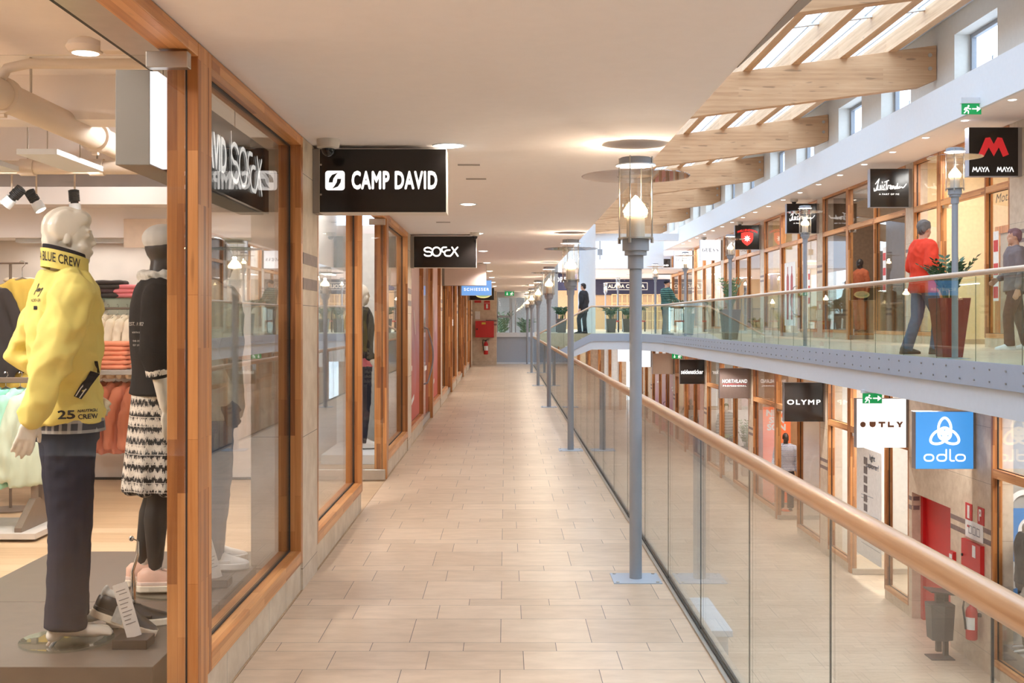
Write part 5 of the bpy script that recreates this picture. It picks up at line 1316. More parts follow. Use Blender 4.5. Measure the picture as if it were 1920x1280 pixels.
def card(label, x, y, dx, lean):
    t = thing('price_card_stand', (x, y, ZP), label, 'card')
    put('base_block', B().box(-0.075, 0.075, -0.06, 0.06, 0, 0.042), plain('dark_wood_block', (62, 48, 40), 0.45), t, bevel=0.003)
    c = B().obox((-0.012 + lean * 0.10, -0.005, 0.042 + 0.115), (0.062, 0.004, 0.24), Matrix.Rotation(math.radians(-16 if lean > 0 else -16), 3, 'Y') @ Matrix.Rotation(math.radians(25), 3, 'Z'))
    cd = put('card', c, plain('printed_card', (232, 226, 220), 0.5), t)
    ln = strokes([[(-0.022, 0.09), (0.015, 0.09)], [(-0.012, 0.075), (0.018, 0.075)]] + [[(-0.02, 0.05 - 0.018 * i), (0.02 - 0.008 * (i % 3), 0.05 - 0.018 * i)] for i in range(7)], 0.004,
                 lambda u, v, w: Vector((-0.012 + lean * 0.10, -0.005, 0.157)) + (Matrix.Rotation(math.radians(-16), 3, 'Y') @ Matrix.Rotation(math.radians(25), 3, 'Z')) @ Vector((u, -0.003, v)))
    put('printed_lines', ln, plain('grey_print', (150, 144, 140), 0.8), t)
card('small price card on a dark block in front of the tipped black trainer', -1.615, 5.17, 0, -0.15)
card('small price card on a dark block beside the white trainers', -1.545, 6.35, 0, -0.15)
t = thing('display_hook_stand', (-1.755, 5.62, ZP), 'bent chrome hook stand between the tipped trainer and the pink trainers', 'stand')
put('rod', B().tube([(-1.755, 5.62, ZP), (-1.757, 5.62, ZP + 0.17), (-1.76, 5.62, ZP + 0.23), (-1.735, 5.62, ZP + 0.31), (-1.735, 5.62, ZP + 0.37)], [0.013, 0.012, 0.008, 0.007, 0.006], 10), M['chrome'], t, world=True, smooth=True)
put('knob', B().ell((-1.765, 5.62, ZP + 0.385), (0.013, 0.009, 0.013)).cyl((-1.765, 5.62, ZP + 0.385), (-1.735, 5.62, ZP + 0.375), 0.003, n=6), M['chrome'], t, world=True, smooth=True)
put('foot', B().lathe([(0.045, 0), (0.045, 0.006), (0.02, 0.012)], c=(-1.755, 5.62, ZP), n=20), M['chrome'], t, world=True, smooth=True)

# ---- hanging and folded clothes
def sweater_mesh(fold=0.010, seed=0):
    mb = MB()
    mb.loft([(-0.70, 0.215, 0.035, 0, 0), (-0.62, 0.225, 0.045, 0, 0), (-0.35, 0.215, 0.048, 0, 0), (-0.12, 0.20, 0.045, 0, 0), (-0.04, 0.13, 0.04, 0, 0), (0.0, 0.07, 0.035, 0, 0)], 20, power=1.6)
    for s in (-1, 1): mb.chain([(s * 0.15, 0, -0.09), (s * 0.245, 0, -0.30), (s * 0.265, 0.01, -0.62)], [0.055, 0.052, 0.040], 12)
    return fused('garment', mb, 0.014, 3, folds(fold, (14, 14, 5), (30, 30, 8), 0.5, seed))
SW = [sweater_mesh(0.012, 0), sweater_mesh(0.016, 7)]
def hang(label, x, y, z, deg, mat, group, kind=0, sc=1.0):
    t = thing('hanging_sweater', (x, y, z), label, 'garment', group, math.radians(deg)); t.scale = (sc, sc, sc)
    g = bpy.data.objects.new('garment', SW[kind].copy()); COL.objects.link(g); g.parent = t; g.location = (0, 0, -0.10); g.data.materials.clear(); g.data.materials.append(mat)
    put('hanger', B().tube([(0.0, 0, -0.08), (0, 0, -0.02), (0.018, 0, 0.0), (0.012, 0, 0.022), (-0.008, 0, 0.024), (-0.016, 0, 0.012)], 0.003, 6).tube([(-0.17, 0, -0.15), (0, 0, -0.085), (0.17, 0, -0.15)], 0.006, 6), M['chrome'], t, smooth=True)
    return t
mint = [weave('mint_cloth_%d' % i, c, amt=0.06) for i, c in enumerate(((92, 186, 166), (118, 198, 178), (142, 206, 184), (160, 208, 186), (196, 206, 184)))]
t = thing('clothes_rack', (-3.9, 8.7, 0), 'low steel clothes rack with mint sweatshirts behind the yellow jacket mannequin', 'clothes rack')
rk = plain('grey_brown_steel', (132, 116, 104), 0.4, metal=0.5)
put('rail', B().box(-4.75, -3.28, 8.67, 8.73, 1.10, 1.14), rk, t, world=True, bevel=0.004)
for x in (-4.70, -3.44): put('post', B().box(x - 0.02, x + 0.02, 8.68, 8.72, 0.06, 1.10), rk, t, world=True)
for x in (-4.70, -3.44): put('foot', B().prism([(8.40, 0.05), (9.0, 0.05), (9.0, 0.09), (8.74, 0.26), (8.66, 0.26), (8.40, 0.09)], 0.05, lambda u, v, w: (x - 0.025 + w, u, v)), rk, t, world=True)
put('tray', B().box(-4.75, -3.3, 8.35, 9.05, 0.02, 0.06), plain('pale_grey_tray', (196, 188, 180), 0.5), t, world=True)
names = ['deep mint', 'mint', 'pale mint', 'soft green', 'cream']
for i in range(9):
    x = -4.28 + i * 0.105
    q = (0, 1, 1, 0, 1, 2, 2, 3, 4)[i]
    hang('%s sweatshirt, %s from the shelf side on the low steel rack' % (names[q], ORD[i]), x, 8.70, 1.155, 62 + 4 * math.sin(i * 2.1), mint[q], 'sweatshirts on the low rack', i % 2, 1.0)
coral = weave('coral_cloth', (226, 140, 108), amt=0.07); cream = weave('cream_cloth', (232, 214, 190)); darkg = weave('charcoal_cloth', (62, 56, 56)); mus = weave('mustard_cloth', (226, 190, 92)); pinkc = weave('pink_folded_cloth', (226, 128, 134)); greenp = weave('green_mix_cloth', (94, 100, 80), amt=0.5)
# wall rails and shelves
gsh = glass('green_edged_shelf_glass', (0.80, 0.92, 0.85), 0.06)
def shelf(label, x0, x1, y0, y1, z):
    t = thing('glass_shelf', ((x0 + x1) / 2, y1, z), label, 'shelf', 'glass shelves on the shop wall')
    put('pane', B().box(x0, x1, y0, y1, z - 0.012, z), gsh, t, world=True)
    for x in (x0 + 0.1, x1 - 0.1): put('bracket', B().box(x - 0.01, x + 0.01, y0 + 0.05, y1, z - 0.035, z - 0.012), M['alu'], t, world=True)
YB = 11.7
shelf('glass shelf with dark folded tops behind the mannequin collar', -4.05, -3.25, 11.28, YB, PZ(558, 11.4))
shelf('glass shelf with cream and red folded tops beside the yellow shoulder', -4.95, -4.42, 11.28, YB, PZ(553, 11.4))
shelf('upper glass shelf of the shop wall, above head height', -3.45, -2.2, 11.28, YB, PZ(464, 11.4))
def rail(label, x0, x1, z):
    t = thing('wall_rail', ((x0 + x1) / 2, 11.4, z), label, 'rail', 'wall clothes rails')
    put('bar', B().cyl((x0, 11.35, z), (x1, 11.35, z), 0.012, n=10), rk, t, world=True, smooth=True)
    for x in (x0 + 0.02, x1 - 0.02): put('arm', B().box(x - 0.01, x + 0.01, 11.34, YB, z - 0.012, z + 0.012), rk, t, world=True)
zr_ = PZ(578, 11.35)
rail('wall clothes rail with white tops between the two mannequins', -3.95, -3.2, zr_)
for i in range(6): hang('cream top, %s from the yellow jacket on the upper wall rail' % ORD[i], -3.88 + 0.09 * i, 11.36, zr_ + 0.02, 78, cream, 'cream tops on the upper wall rail', i % 2, 0.85)
zr2 = PZ(702, 11.35)
rail('lower wall clothes rail with coral jackets', -4.0, -3.2, zr2)
for i in range(4): hang('coral jacket, %s from the jeans on the lower wall rail' % ORD[i], -3.85 + 0.13 * i, 11.36, zr2 + 0.02, 60, coral, 'coral jackets on the lower wall rail', i % 2, 0.95)
hang('mustard sweatshirt hanging high on the shop wall beside the yellow jacket', PX(32, 9.6), 9.7, PZ(495, 9.6), 20, mus, None, 1, 1.25)
hang('dark top hanging at the edge beside the mustard sweatshirt', PX(-34, 9.5), 9.5, PZ(505, 9.5), 20, darkg, None, 0, 1.1)
t = thing('garment_stand', (PX(32, 9.7), 9.7, 0), 'thin upright stand holding the mustard and dark tops', 'stand')
zt = PZ(491, 9.6)
put('post', B().cyl((PX(12, 9.7), 9.78, 0.01), (PX(12, 9.7), 9.78, zt), 0.012, n=10), rk, t, world=True)
put('arm', B().cyl((PX(-30, 9.7), 9.72, zt - 0.004), (PX(50, 9.7), 9.72, zt - 0.004), 0.008, n=8).cyl((PX(12, 9.7), 9.72, zt - 0.004), (PX(12, 9.7), 9.79, zt - 0.004), 0.008, n=8), rk, t, world=True)
put('foot', B().lathe([(0.18, 0), (0.18, 0.012), (0.02, 0.02)], c=(PX(12, 9.7), 9.78, 0), n=24), rk, t, world=True)
def fold_mesh(seed=0):
    mb = MB().loft([(0.0, 0.135, 0.10, 0, 0), (0.012, 0.150, 0.118, 0, 0), (0.03, 0.150, 0.118, 0.004, 0), (0.042, 0.13, 0.10, 0, 0)], 24, power=2.6)
    return fused('folded', mb, 0.012, 2, folds(0.006, (12, 12, 30), (25, 25, 40), 0.5, seed))
FM = [fold_mesh(0), fold_mesh(4)]
def pile(x, y, z, mats, label, group, n=None, sc=1.0):
    for i, m in enumerate(mats):
        o = bpy.data.objects.new('folded_top', FM[i % 2].copy()); COL.objects.link(o)
        o.location = (x + 0.008 * math.sin(i * 3), y, z + 0.041 * sc * i); o.rotation_euler = (0, 0, 0.06 * math.sin(i * 2.3)); o.scale = (sc, 1, sc)
        o.data.materials.clear(); o.data.materials.append(m)
        tag(o, label % ('bottom one' if i == 0 else ORD[i] + ' up' if i < len(mats) - 1 else 'top one'), 'folded top', group)
zz = PZ(558, 11.4)
pile(PX(208, 11.45), 11.45, zz, [darkg, weave('dark_pink_print', (70, 52, 56), 90, 0.9), darkg, darkg], 'dark folded top with pink print on the glass shelf, %s', 'dark folded tops')
pile(PX(243, 11.45), 11.45, zz, [pinkc, pinkc, pinkc], 'pink folded top beside the dark pile, %s', 'pink folded tops')
zz = PZ(553, 11.4)
pile(PX(40, 11.45), 11.45, zz, [cream, coral, cream, cream], 'cream and red folded top left of the mannequin shoulder, %s'.replace('left of', 'near'), 'cream folded tops')
t = thing('display_table', (PX(212, 10.6), 10.6, 0), 'low grey table with coral folded tops behind the black knit mannequin', 'table')
tx = PX(214, 10.6); tz = PZ(692, 10.6)
put('top', B().box(tx - 0.55, tx + 0.45, 10.35, 10.85, tz - 0.04, tz), plain('grey_table', (150, 140, 132), 0.5), t, world=True, bevel=0.004)
for sx in (tx - 0.5, tx + 0.4):
    for sy in (10.4, 10.8): put('leg', B().box(sx - 0.02, sx + 0.02, sy - 0.02, sy + 0.02, 0, tz - 0.04), rk, t, world=True)
pile(PX(212, 10.6), 10.6, tz, [coral] * 6, 'coral folded top on the low grey table, %s', 'coral folded tops')
pile(PX(150, 10.6), 10.6, tz, [coral] * 3, 'coral folded top hidden behind the yellow jacket, %s', 'coral folded tops')
t = thing('display_table', (PX(15, 8.0), 10.0, 0), 'dark display table with green patterned clothes behind the low rack', 'table')
gx = PX(10, 10.2); gz = PZ(705, 10.2)
put('top', B().box(gx - 0.5, gx + 0.42, 9.95, 10.45, gz - 0.04, gz), darkg, t, world=True)
for sx in (gx - 0.45, gx + 0.37): put('leg', B().box(sx - 0.02, sx + 0.02, 10.0, 10.4, 0, gz - 0.04), rk, t, world=True)
pile(gx + 0.12, 10.2, gz, [greenp] * 5, 'green patterned folded top on the dark table, %s', 'green folded tops', sc=1.3)
pile(gx + 0.12 + 0.0, 10.2, gz + 0.28, [cream] * 3, 'cream folded top on the green pile, %s', 'cream folded tops on the table')
t = thing('poster', (PX(265, 11.3), 11.35, 2.2), 'pale cap poster board hung above the black knit mannequin', 'poster')
put('board', B().box(PX(232, 11.2), PX(312, 11.2), 11.2, 11.215, PZ(464, 11.2), PZ(410, 11.2)), plain('pale_board', (214, 190, 170), 0.6), t, world=True)
# ================================================================== WALKWAY EXTRAS
def poster_mat(name, top, mid, bot, z0, z1):
    t = NT(name); co, x, y, z = t.objco()
    f = t.math('DIVIDE', t.math('SUBTRACT', z, z0), z1 - z0)
    n = t.noise(co, 2.2, 3); f = t.math('ADD', f, t.math('MULTIPLY', t.math('SUBTRACT', n, 0.5), 0.35))
    t.base(t.ramp(f, [(0.08, srgb(*bot)), (0.45, srgb(*mid)), (0.85, srgb(*top))])); t.rough(0.6); t.b.inputs['Specular IOR Level'].default_value = 0.15; return t.m
pinkp = poster_mat('rosy_poster_print', (226, 196, 190), (196, 150, 160), (206, 108, 96), -1.1, 1.1)
def glass_poster(label, X, y0, y1, z0, z1, mat, s=1, lines=()):
    t = thing('window_poster', (X, (y0 + y1) / 2, (z0 + z1) / 2), label, 'poster')
    put('sheet', B().box(X, X + s * 0.006, y0, y1, z0, z1), mat, t, world=True)
    if lines:
        fx = X - s * 0.003
        mb = strokes(lines, 0.03, lambda u, v, w: (fx - s * (w - 0.004), y0 + u * (y1 - y0), z0 + v * (z1 - z0)))
        put('print', mb, M['letter'] if False else plain('white_print', (244, 236, 232), 0.5), t, world=True)
    return t
PL = [[(0.15, 0.42), (0.3, 0.42)], [(0.15, 0.36), (0.28, 0.36)], [(0.15, 0.30), (0.35, 0.30)], [(0.5, 0.62), (0.62, 0.50)], [(0.1, 0.08), (0.5, 0.13)]]
glass_poster('rosy poster filling the shop window just past the rounded-letter black sign', -1.226, 14.83, 16.93, 0.245, 2.55, pinkp, -1, PL)
glass_poster('rosy poster filling the shut shop door with the curved handle', -1.231, 17.05, 18.98, 0.12, 2.5, pinkp, -1, [[(0.2, 0.75), (0.22, 0.5)], [(0.5, 0.3), (0.75, 0.3)]])
glass_poster('rosy poster filling the window beyond the curved door handle', -1.226, 19.33, 21.43, 0.245, 2.55, pinkp, -1, PL)
put('door_number', text_mb('13', 0.26, 0.15, SIDE((-1.165, 26.16, 1.52)), bold=0.03), M['letter'], label='white number thirteen on the wooden door post', cat='number', loc=(-1.165, 26.16, 1.52))
def on_wall_box(name, label, cat, x0, x1, y, z0, z1, d, mat, parts=()):
    t = thing(name, ((x0 + x1) / 2, y, z0), label, cat)
    put('case', B().box(x0, x1, y - d, y, z0, z1), mat, t, world=True, bevel=0.006)
    for (nm, a, b, c, e, m) in parts: put(nm, B().box(a, b, y - d - 0.012, y - d, c, e), m, t, world=True)
    return t
yel = plain('yellow_label', (226, 190, 70), 0.5); wht = plain('white_label', (236, 234, 232), 0.5)
on_wall_box('hose_cabinet', 'red hose cabinet with a yellow label on the end wall of the walkway', 'fire cabinet', -1.06, -0.41, 42.0, 0.98, 1.56, 0.22, M['red'], [('label_plate', -0.84, -0.70, 1.44, 1.51, yel), ('lock', -1.02, -0.98, 1.24, 1.30, M['dark'])])
def extinguisher(x, y, z, label, nrm='y', s=1.0):
    t = thing('fire_extinguisher', (x, y, z), label, 'fire extinguisher', 'red fire extinguishers')
    put('cylinder', B().lathe([(0.06 * s, 0), (0.075 * s, 0.015 * s), (0.075 * s, 0.36 * s), (0.06 * s, 0.41 * s), (0.028 * s, 0.44 * s), (0.024 * s, 0.46 * s)], n=24), M['red'], t, smooth=True, angle=50)
    vb = B().cyl((0, 0, 0.46 * s), (0, 0, 0.50 * s), 0.022 * s, n=12).box(-0.015 * s, 0.10 * s, -0.012 * s, 0.012 * s, 0.50 * s, 0.515 * s); vb.tube([(0.0, 0, 0.50 * s), (0.05 * s, 0, 0.54 * s), (0.12 * s, 0, 0.545 * s)], 0.009 * s, 6)
    put('valve', vb, M['blackmat'], t, smooth=True)
    put('hose', B().tube([(-0.02 * s, 0, 0.49 * s), (-0.10 * s, -0.01, 0.52 * s), (-0.12 * s, -0.02, 0.42 * s), (-0.095 * s, -0.02, 0.25 * s), (-0.085 * s, -0.02, 0.14 * s)], 0.013 * s, 8), M['blackmat'], t, smooth=True)
    lb = B(); n = 10
    if nrm == 'y': a0, a1 = 200, 340
    else: a0, a1 = 130, 280
    vs = []
    for i in range(n + 1):
        a = math.radians(a0 + (a1 - a0) * i / n)
        vs += [(0.0765 * s * math.cos(a), 0.0765 * s * math.sin(a), 0.14 * s), (0.0765 * s * math.cos(a), 0.0765 * s * math.sin(a), 0.30 * s)]
    lb.add(vs, [(2 * i, 2 * i + 2, 2 * i + 3, 2 * i + 1) for i in range(n)])
    put('label_plate', lb, wht, t, smooth=True)
    put('wall_bracket', B().box(-0.03 * s, 0.03 * s, 0.07 * s, 0.12 * s, 0.3 * s, 0.34 * s) if nrm == 'y' else B().box(0.07 * s, 0.12 * s, -0.03 * s, 0.03 * s, 0.3 * s, 0.34 * s), M['dark'], t)
    return t
extinguisher(-0.69, 41.88, 0.38, 'red fire extinguisher below the hose cabinet at the end of the walkway')
on_wall_box('fire_sign', 'red extinguisher pictogram sign above the hose cabinet', 'sign', -0.76, -0.55, 42.0, 1.95, 2.27, 0.01, M['red'], [('pictogram', -0.69, -0.62, 2.0, 2.15, wht), ('text_line', -0.74, -0.57, 2.185, 2.195, wht)])
on_wall_box('notice_board', 'pale notice panel on the brown end wall beside the hose cabinet', 'notice', -1.08, -0.90, 42.0, 1.62, 1.90, 0.01, wht)
on_wall_box('wall_lamp', 'red alarm lamp high on the end wall of the walkway', 'alarm', -1.10, -0.86, 42.0, 2.2, 2.38, 0.03, M['red'])

# ================================================================== GALLERY SHOPS
SHX = XU + 0.09
def gal_text(s, y, z, w, h, X, mat, parent, bold=0.0, shear=0.0):
    vs, fs = text_pts(s, bold, shear)
    return put('lettering', B().add([(X, y - u * w, z + v * h) for u, v in vs], fs), mat, parent, world=True)
pan = glass('window_film', (0.99, 0.99, 0.99), 0.0)
t = thing('window_lettering', (XU + 0.06, 20.2, 3.66), 'slanted grey word lettered on the gallery window under the red M sign', 'lettering')
gal_text('Moth', 20.25, 3.66, 0.62, 0.15, XU + 0.062, plain('grey_letter_film', (120, 112, 100), 0.6), t, shear=0.25)
t = thing('display_partition', (10.2, 21.9, ZU), 'orange framed brown partition standing inside the shop under the red M sign', 'partition')
put('frame', B().box(10.15, 10.25, 23.2, 23.4, ZU, 3.5).box(10.15, 10.25, 24.5, 24.7, ZU, 3.5).box(10.15, 10.25, 23.4, 24.5, 3.35, 3.5), M['wood_z'], t, world=True)
put('panel', B().box(10.18, 10.22, 23.4, 24.5, ZU, 3.35), wallc['grey'], t, world=True)
reds = plain('red_print', (206, 60, 62), 0.5)
def strip_poster(label, X, y, z0, z1, w=0.22):
    t = thing('window_poster', (X, y, z0), label, 'poster')
    put('sheet', B().box(X, X + 0.005, y - w / 2, y + w / 2, z0, z1), wht, t, world=True)
    m = B(); n = 3
    for i in range(n): m.box(X - 0.003, X, y - w * 0.42, y + w * 0.42, z0 + (z1 - z0) * (i + 0.12) / n, z0 + (z1 - z0) * (i + 0.62) / n)
    put('print', m, reds, t, world=True)
strip_poster('tall white and red strip poster in the window under the red M sign', 8.46, 20.55, 1.9, 3.1)
strip_poster('tall white and red strip poster beside the copper-clad mannequin', 8.46, 26.6, 2.2, 3.2)
strip_poster('small red and white strip poster in the far gallery shops', 8.46, 33.2, 2.0, 3.0)
rust = weave('copper_cloth', (178, 92, 60), amt=0.15); 
m5, P5, H5 = figure('mannequin', 'brown-headed mannequin in copper jacket and trousers in the dark gallery shop', 'mannequin', (9.1, 30.55, ZU + 0.17), 110, 1.03, dict(yaw=5), M['darkmann'], voxel=0.012)
put('plinth', B().box(-0.35, 0.35, -0.35, 0.35, -0.168, -0.02), M['wood_z'], m5)
top_part(m5, P5, 1.03, rust, hem=0.90, g=0.04, name='jacket', fold=0.014, seed=20)
legs_part(m5, P5, 1.03, rust, name='trousers', fold=0.01)
t = thing('banner', (8.46, 35.4, 1.3), 'white banner with red clothed figures in the gallery window', 'poster')
put('sheet', B().box(8.455, 8.46, 34.75, 36.1, 1.42, 3.3), wht, t, world=True)
fg = B()
for o in (-0.28, 0.22):
    fg.add([(8.452, 35.4 - (o + 0.15 * a), 1.6 + b * 1.5) for a, b in ((-0.7, 0), (-0.8, 0.5), (-1.1, 0.45), (-0.9, 0.85), (-0.3, 0.92), (-0.3, 1.05), (0.3, 1.05), (0.3, 0.92), (0.9, 0.85), (1.1, 0.45), (0.8, 0.5), (0.6, 0))], [tuple(range(12))])
put('figures', fg, plain('dusty_red_print', (180, 86, 84), 0.6), t, world=True)
t = thing('display_screen', (8.6, 42.4, 1.3), 'tall black panel in the gallery window past the red shield sign', 'panel')
put('panel', B().box(8.60, 8.65, 42.0, 43.0, ZU, 3.0), M['blackmat'], t, world=True)
def shop_rack(x, y, z, along, n, mats, label, gname, length=1.4):
    """free-standing rail with its own garments, each one a thing"""
    t = thing('clothes_rack', (x, y, z), 'steel rail of clothes in the ' + label, 'clothes rack', 'clothes rails in the shops')
    c = (lambda a, b, q: (x + (a if along == 'x' else b), y + (b if along == 'x' else a), z + q))
    fr = B(); fr.tube([c(-length / 2, 0, 0.03), c(-length / 2, 0, 1.35), c(length / 2, 0, 1.35), c(length / 2, 0, 0.03)], 0.014, 8)
    put('frame', fr, M['alu'], t, world=True)
    for s in (-1, 1): put('foot', B().cyl(c(s * length / 2, -0.22, 0.015), c(s * length / 2, 0.22, 0.015), 0.015, n=8), M['alu'], t, world=True)
    for i in range(n):
        p = c(-length / 2 + length * (i + 0.7) / (n + 0.4), 0, 1.375)
        hang('%s garment along the rail in the %s' % (ORD[i], label), p[0], p[1], p[2], (82 if along == 'x' else -8) + 6 * math.sin(i * 1.7), mats[i % len(mats)], gname, i % 2, 1.0)
white_c = weave('white_cloth', (226, 222, 216)); greyc = weave('grey_cloth', (128, 124, 122)); bluec = weave('slate_blue_cloth', (84, 98, 122)); redc = weave('brick_red_cloth', (164, 62, 56)); tealc = weave('teal_cloth', (70, 118, 110))
shop_rack(10.2, 26.2, ZU, 'y', 7, [darkg, greyc, redc], 'dark gallery shop with the copper mannequin', 'clothes in the dark gallery shop')
shop_rack(10.0, 34.4, ZU, 'y', 7, [white_c, redc, darkg], 'gallery shop with the figure banner', 'clothes in the banner shop')
shop_rack(9.9, 41.2, ZU, 'y', 7, [greyc, bluec, white_c], 'gallery shop with the tall black panel', 'clothes in the black panel shop')
shop_rack(9.6, 48.6, ZU, 'y', 6, [white_c, tealc, darkg], 'gallery shop behind the serif signs', 'clothes in the serif sign shop')
def table(x, y, z, w, d, h, mat, label):
    t = thing('display_table', (x, y, z), label, 'table')
    put('top', B().box(-w / 2, w / 2, -d / 2, d / 2, h - 0.05, h), mat, t, bevel=0.005)
    for sx in (-1, 1):
        for sy in (-1, 1): put('leg', B().box(sx * (w / 2 - 0.05) - 0.025, sx * (w / 2 - 0.05) + 0.025, sy * (d / 2 - 0.05) - 0.025, sy * (d / 2 - 0.05) + 0.025, 0, h - 0.05), mat, t)
    return t
table(9.2, 25.8, ZU, 0.7, 1.2, 0.85, M['wood_y'], 'wooden table of folded clothes in the dark gallery shop')
pile(9.2, 25.5, ZU + 0.85, [cream, greyc, darkg], 'folded top on the wooden table in the dark gallery shop, %s', 'folded tops in the dark gallery shop')
pile(9.2, 26.1, ZU + 0.85, [redc, coral, cream], 'second pile folded top on the same dark shop table, %s', 'folded tops in the dark gallery shop, second pile')
for i, y in enumerate((29.75, 30.5)):
    t = thing('leaning_card', (8.62, y, 1.36), 'white leaning card on the sill of the dark gallery shop, %s the copper mannequin' % ('closer to' if i else 'farther from'), 'card')
    put('card', B().obox((0, 0, 0.13), (0.012, 0.13, 0.26), Matrix.Rotation(0.25, 3, 'X')), wht, t)
    put('sill_block', B().box(-0.06, 0.06, -0.1, 0.1, -0.26, 0.0), M['white'], t)

# ---- people on the gallery
jeansb = weave('blue_jeans', (92, 104, 130), 300, 0.15); brownshoe = plain('brown_boot', (92, 70, 54), 0.6)
darkhair = plain('dark_hair', (56, 46, 40), 0.7, var=0.2); greyhair = plain('grey_brown_hair', (108, 98, 92), 0.7, var=0.15)
def shoes_for(t, P, k, up, sole):
    for s in 'rl': shoe_part(t, k, P[s + 'a'], P[s + 't'], up, sole, 'shoe')
kk = 1.0
pp, PP, HH = figure('person', 'person in a bright red shirt walking on the gallery behind the red planter', 'person', (5.72, 16.3, ZU), -78, kk, dict(re=(0.27, -0.08, 1.19), rw=(0.27, 0.12, 0.97), rk=(0.10, 0.16, 0.52), ra=(0.10, 0.12, 0.10), rt=(0.11, 0.29, 0.045), lk=(-0.10, -0.04, 0.5), la=(-0.105, -0.20, 0.11), lt=(-0.11, -0.04, 0.035), yaw=20), M['skin'], voxel=0.011, torso=0.10, shod=True)
hair_part(pp, HH, kk, greyhair)
top_part(pp, PP, kk, weave('bright_red_cloth', (232, 74, 52)), hem=0.84, g=0.055, name='shirt', sl=0.95, fold=0.012, belly=0.10, sw=(0.085, 0.08, 0.05), flare=0.05, seed=31)
legs_part(pp, PP, kk, jeansb, name='trousers'); shoes_for(pp, PP, kk, brownshoe, brownshoe)
pp, PP, HH = figure('person', 'person in a grey top with yellow bag by the gallery pilaster', 'person', (8.02, 18.75, ZU), 80, 1.04, dict(rk=(0.10, -0.08, 0.5), ra=(0.10, -0.2, 0.11), rt=(0.11, -0.04, 0.035), lk=(-0.10, 0.12, 0.52), la=(-0.10, 0.10, 0.1), lt=(-0.11, 0.27, 0.04), re=(0.28, -0.05, 1.2), rw=(0.24, 0.18, 1.08)), M['skin'], voxel=0.012, shod=True)
hair_part(pp, HH, 1.04, plain('mauve_cap_hair', (140, 104, 106), 0.7))
top_part(pp, PP, 1.04, weave('grey_mauve_cloth', (128, 116, 116)), hem=0.86, g=0.045, name='top', fold=0.012, seed=40)
legs_part(pp, PP, 1.04, weave('maroon_trouser_cloth', (98, 70, 66)), name='trousers'); shoes_for(pp, PP, 1.04, M['whiteleather'], M['whiteleather'])
put('yellow_backpack', fused('bp', MB().loft([(1.12, 0.14, 0.07, 0, -0.21), (1.22, 0.16, 0.09, 0, -0.22), (1.42, 0.15, 0.08, 0, -0.21), (1.54, 0.09, 0.05, 0, -0.19)], 18, power=1.8), 0.014, 2), weave('yellow_green_cloth', (190, 184, 76)), pp)
pp, PP, HH = figure('person', 'person in a dark cap and green striped jacket leaning on the gallery rail', 'person', (5.42, 40.1, ZU), -60, 1.0, dict(re=(0.30, 0.08, 1.20), rw=(0.18, 0.32, 1.12), le=(-0.28, 0.08, 1.2), lw=(-0.14, 0.32, 1.12), yaw=-25), M['skin'], voxel=0.013, shod=True)
put('cap', fused('cap', MB().ell(HH(0, -0.012, 0.06), (0.084, 0.105, 0.08)).ell(HH(0, 0.11, 0.04), (0.06, 0.07, 0.012)), 0.01, 2), M['navy'], pp)
top_part(pp, PP, 1.0, stripes('green_striped_cloth', (40, 70, 66), (84, 124, 112), 14), hem=0.84, g=0.05, name='jacket', fold=0.012, sw=(0.088, 0.078, 0.06), seed=50)
legs_part(pp, PP, 1.0, jeansb, name='jeans'); shoes_for(pp, PP, 1.0, M['blackleather'], M['blackleather'])
pp, PP, HH = figure('person', 'person in dark clothes at the top of the short stair by the round column', 'person', (2.85, 43.6, ZU), 60, 1.0, dict(lk=(-0.10, 0.14, 0.52), la=(-0.10, 0.10, 0.1), lt=(-0.11, 0.27, 0.04)), M['skin'], voxel=0.014, shod=True)
hair_part(pp, HH, 1.0, darkhair)
top_part(pp, PP, 1.0, weave('dark_coat_cloth', (58, 56, 58)), hem=0.78, g=0.045, name='coat', seed=60); legs_part(pp, PP, 1.0, M['navy'], name='trousers'); shoes_for(pp, PP, 1.0, M['blackleather'], M['blackleather'])

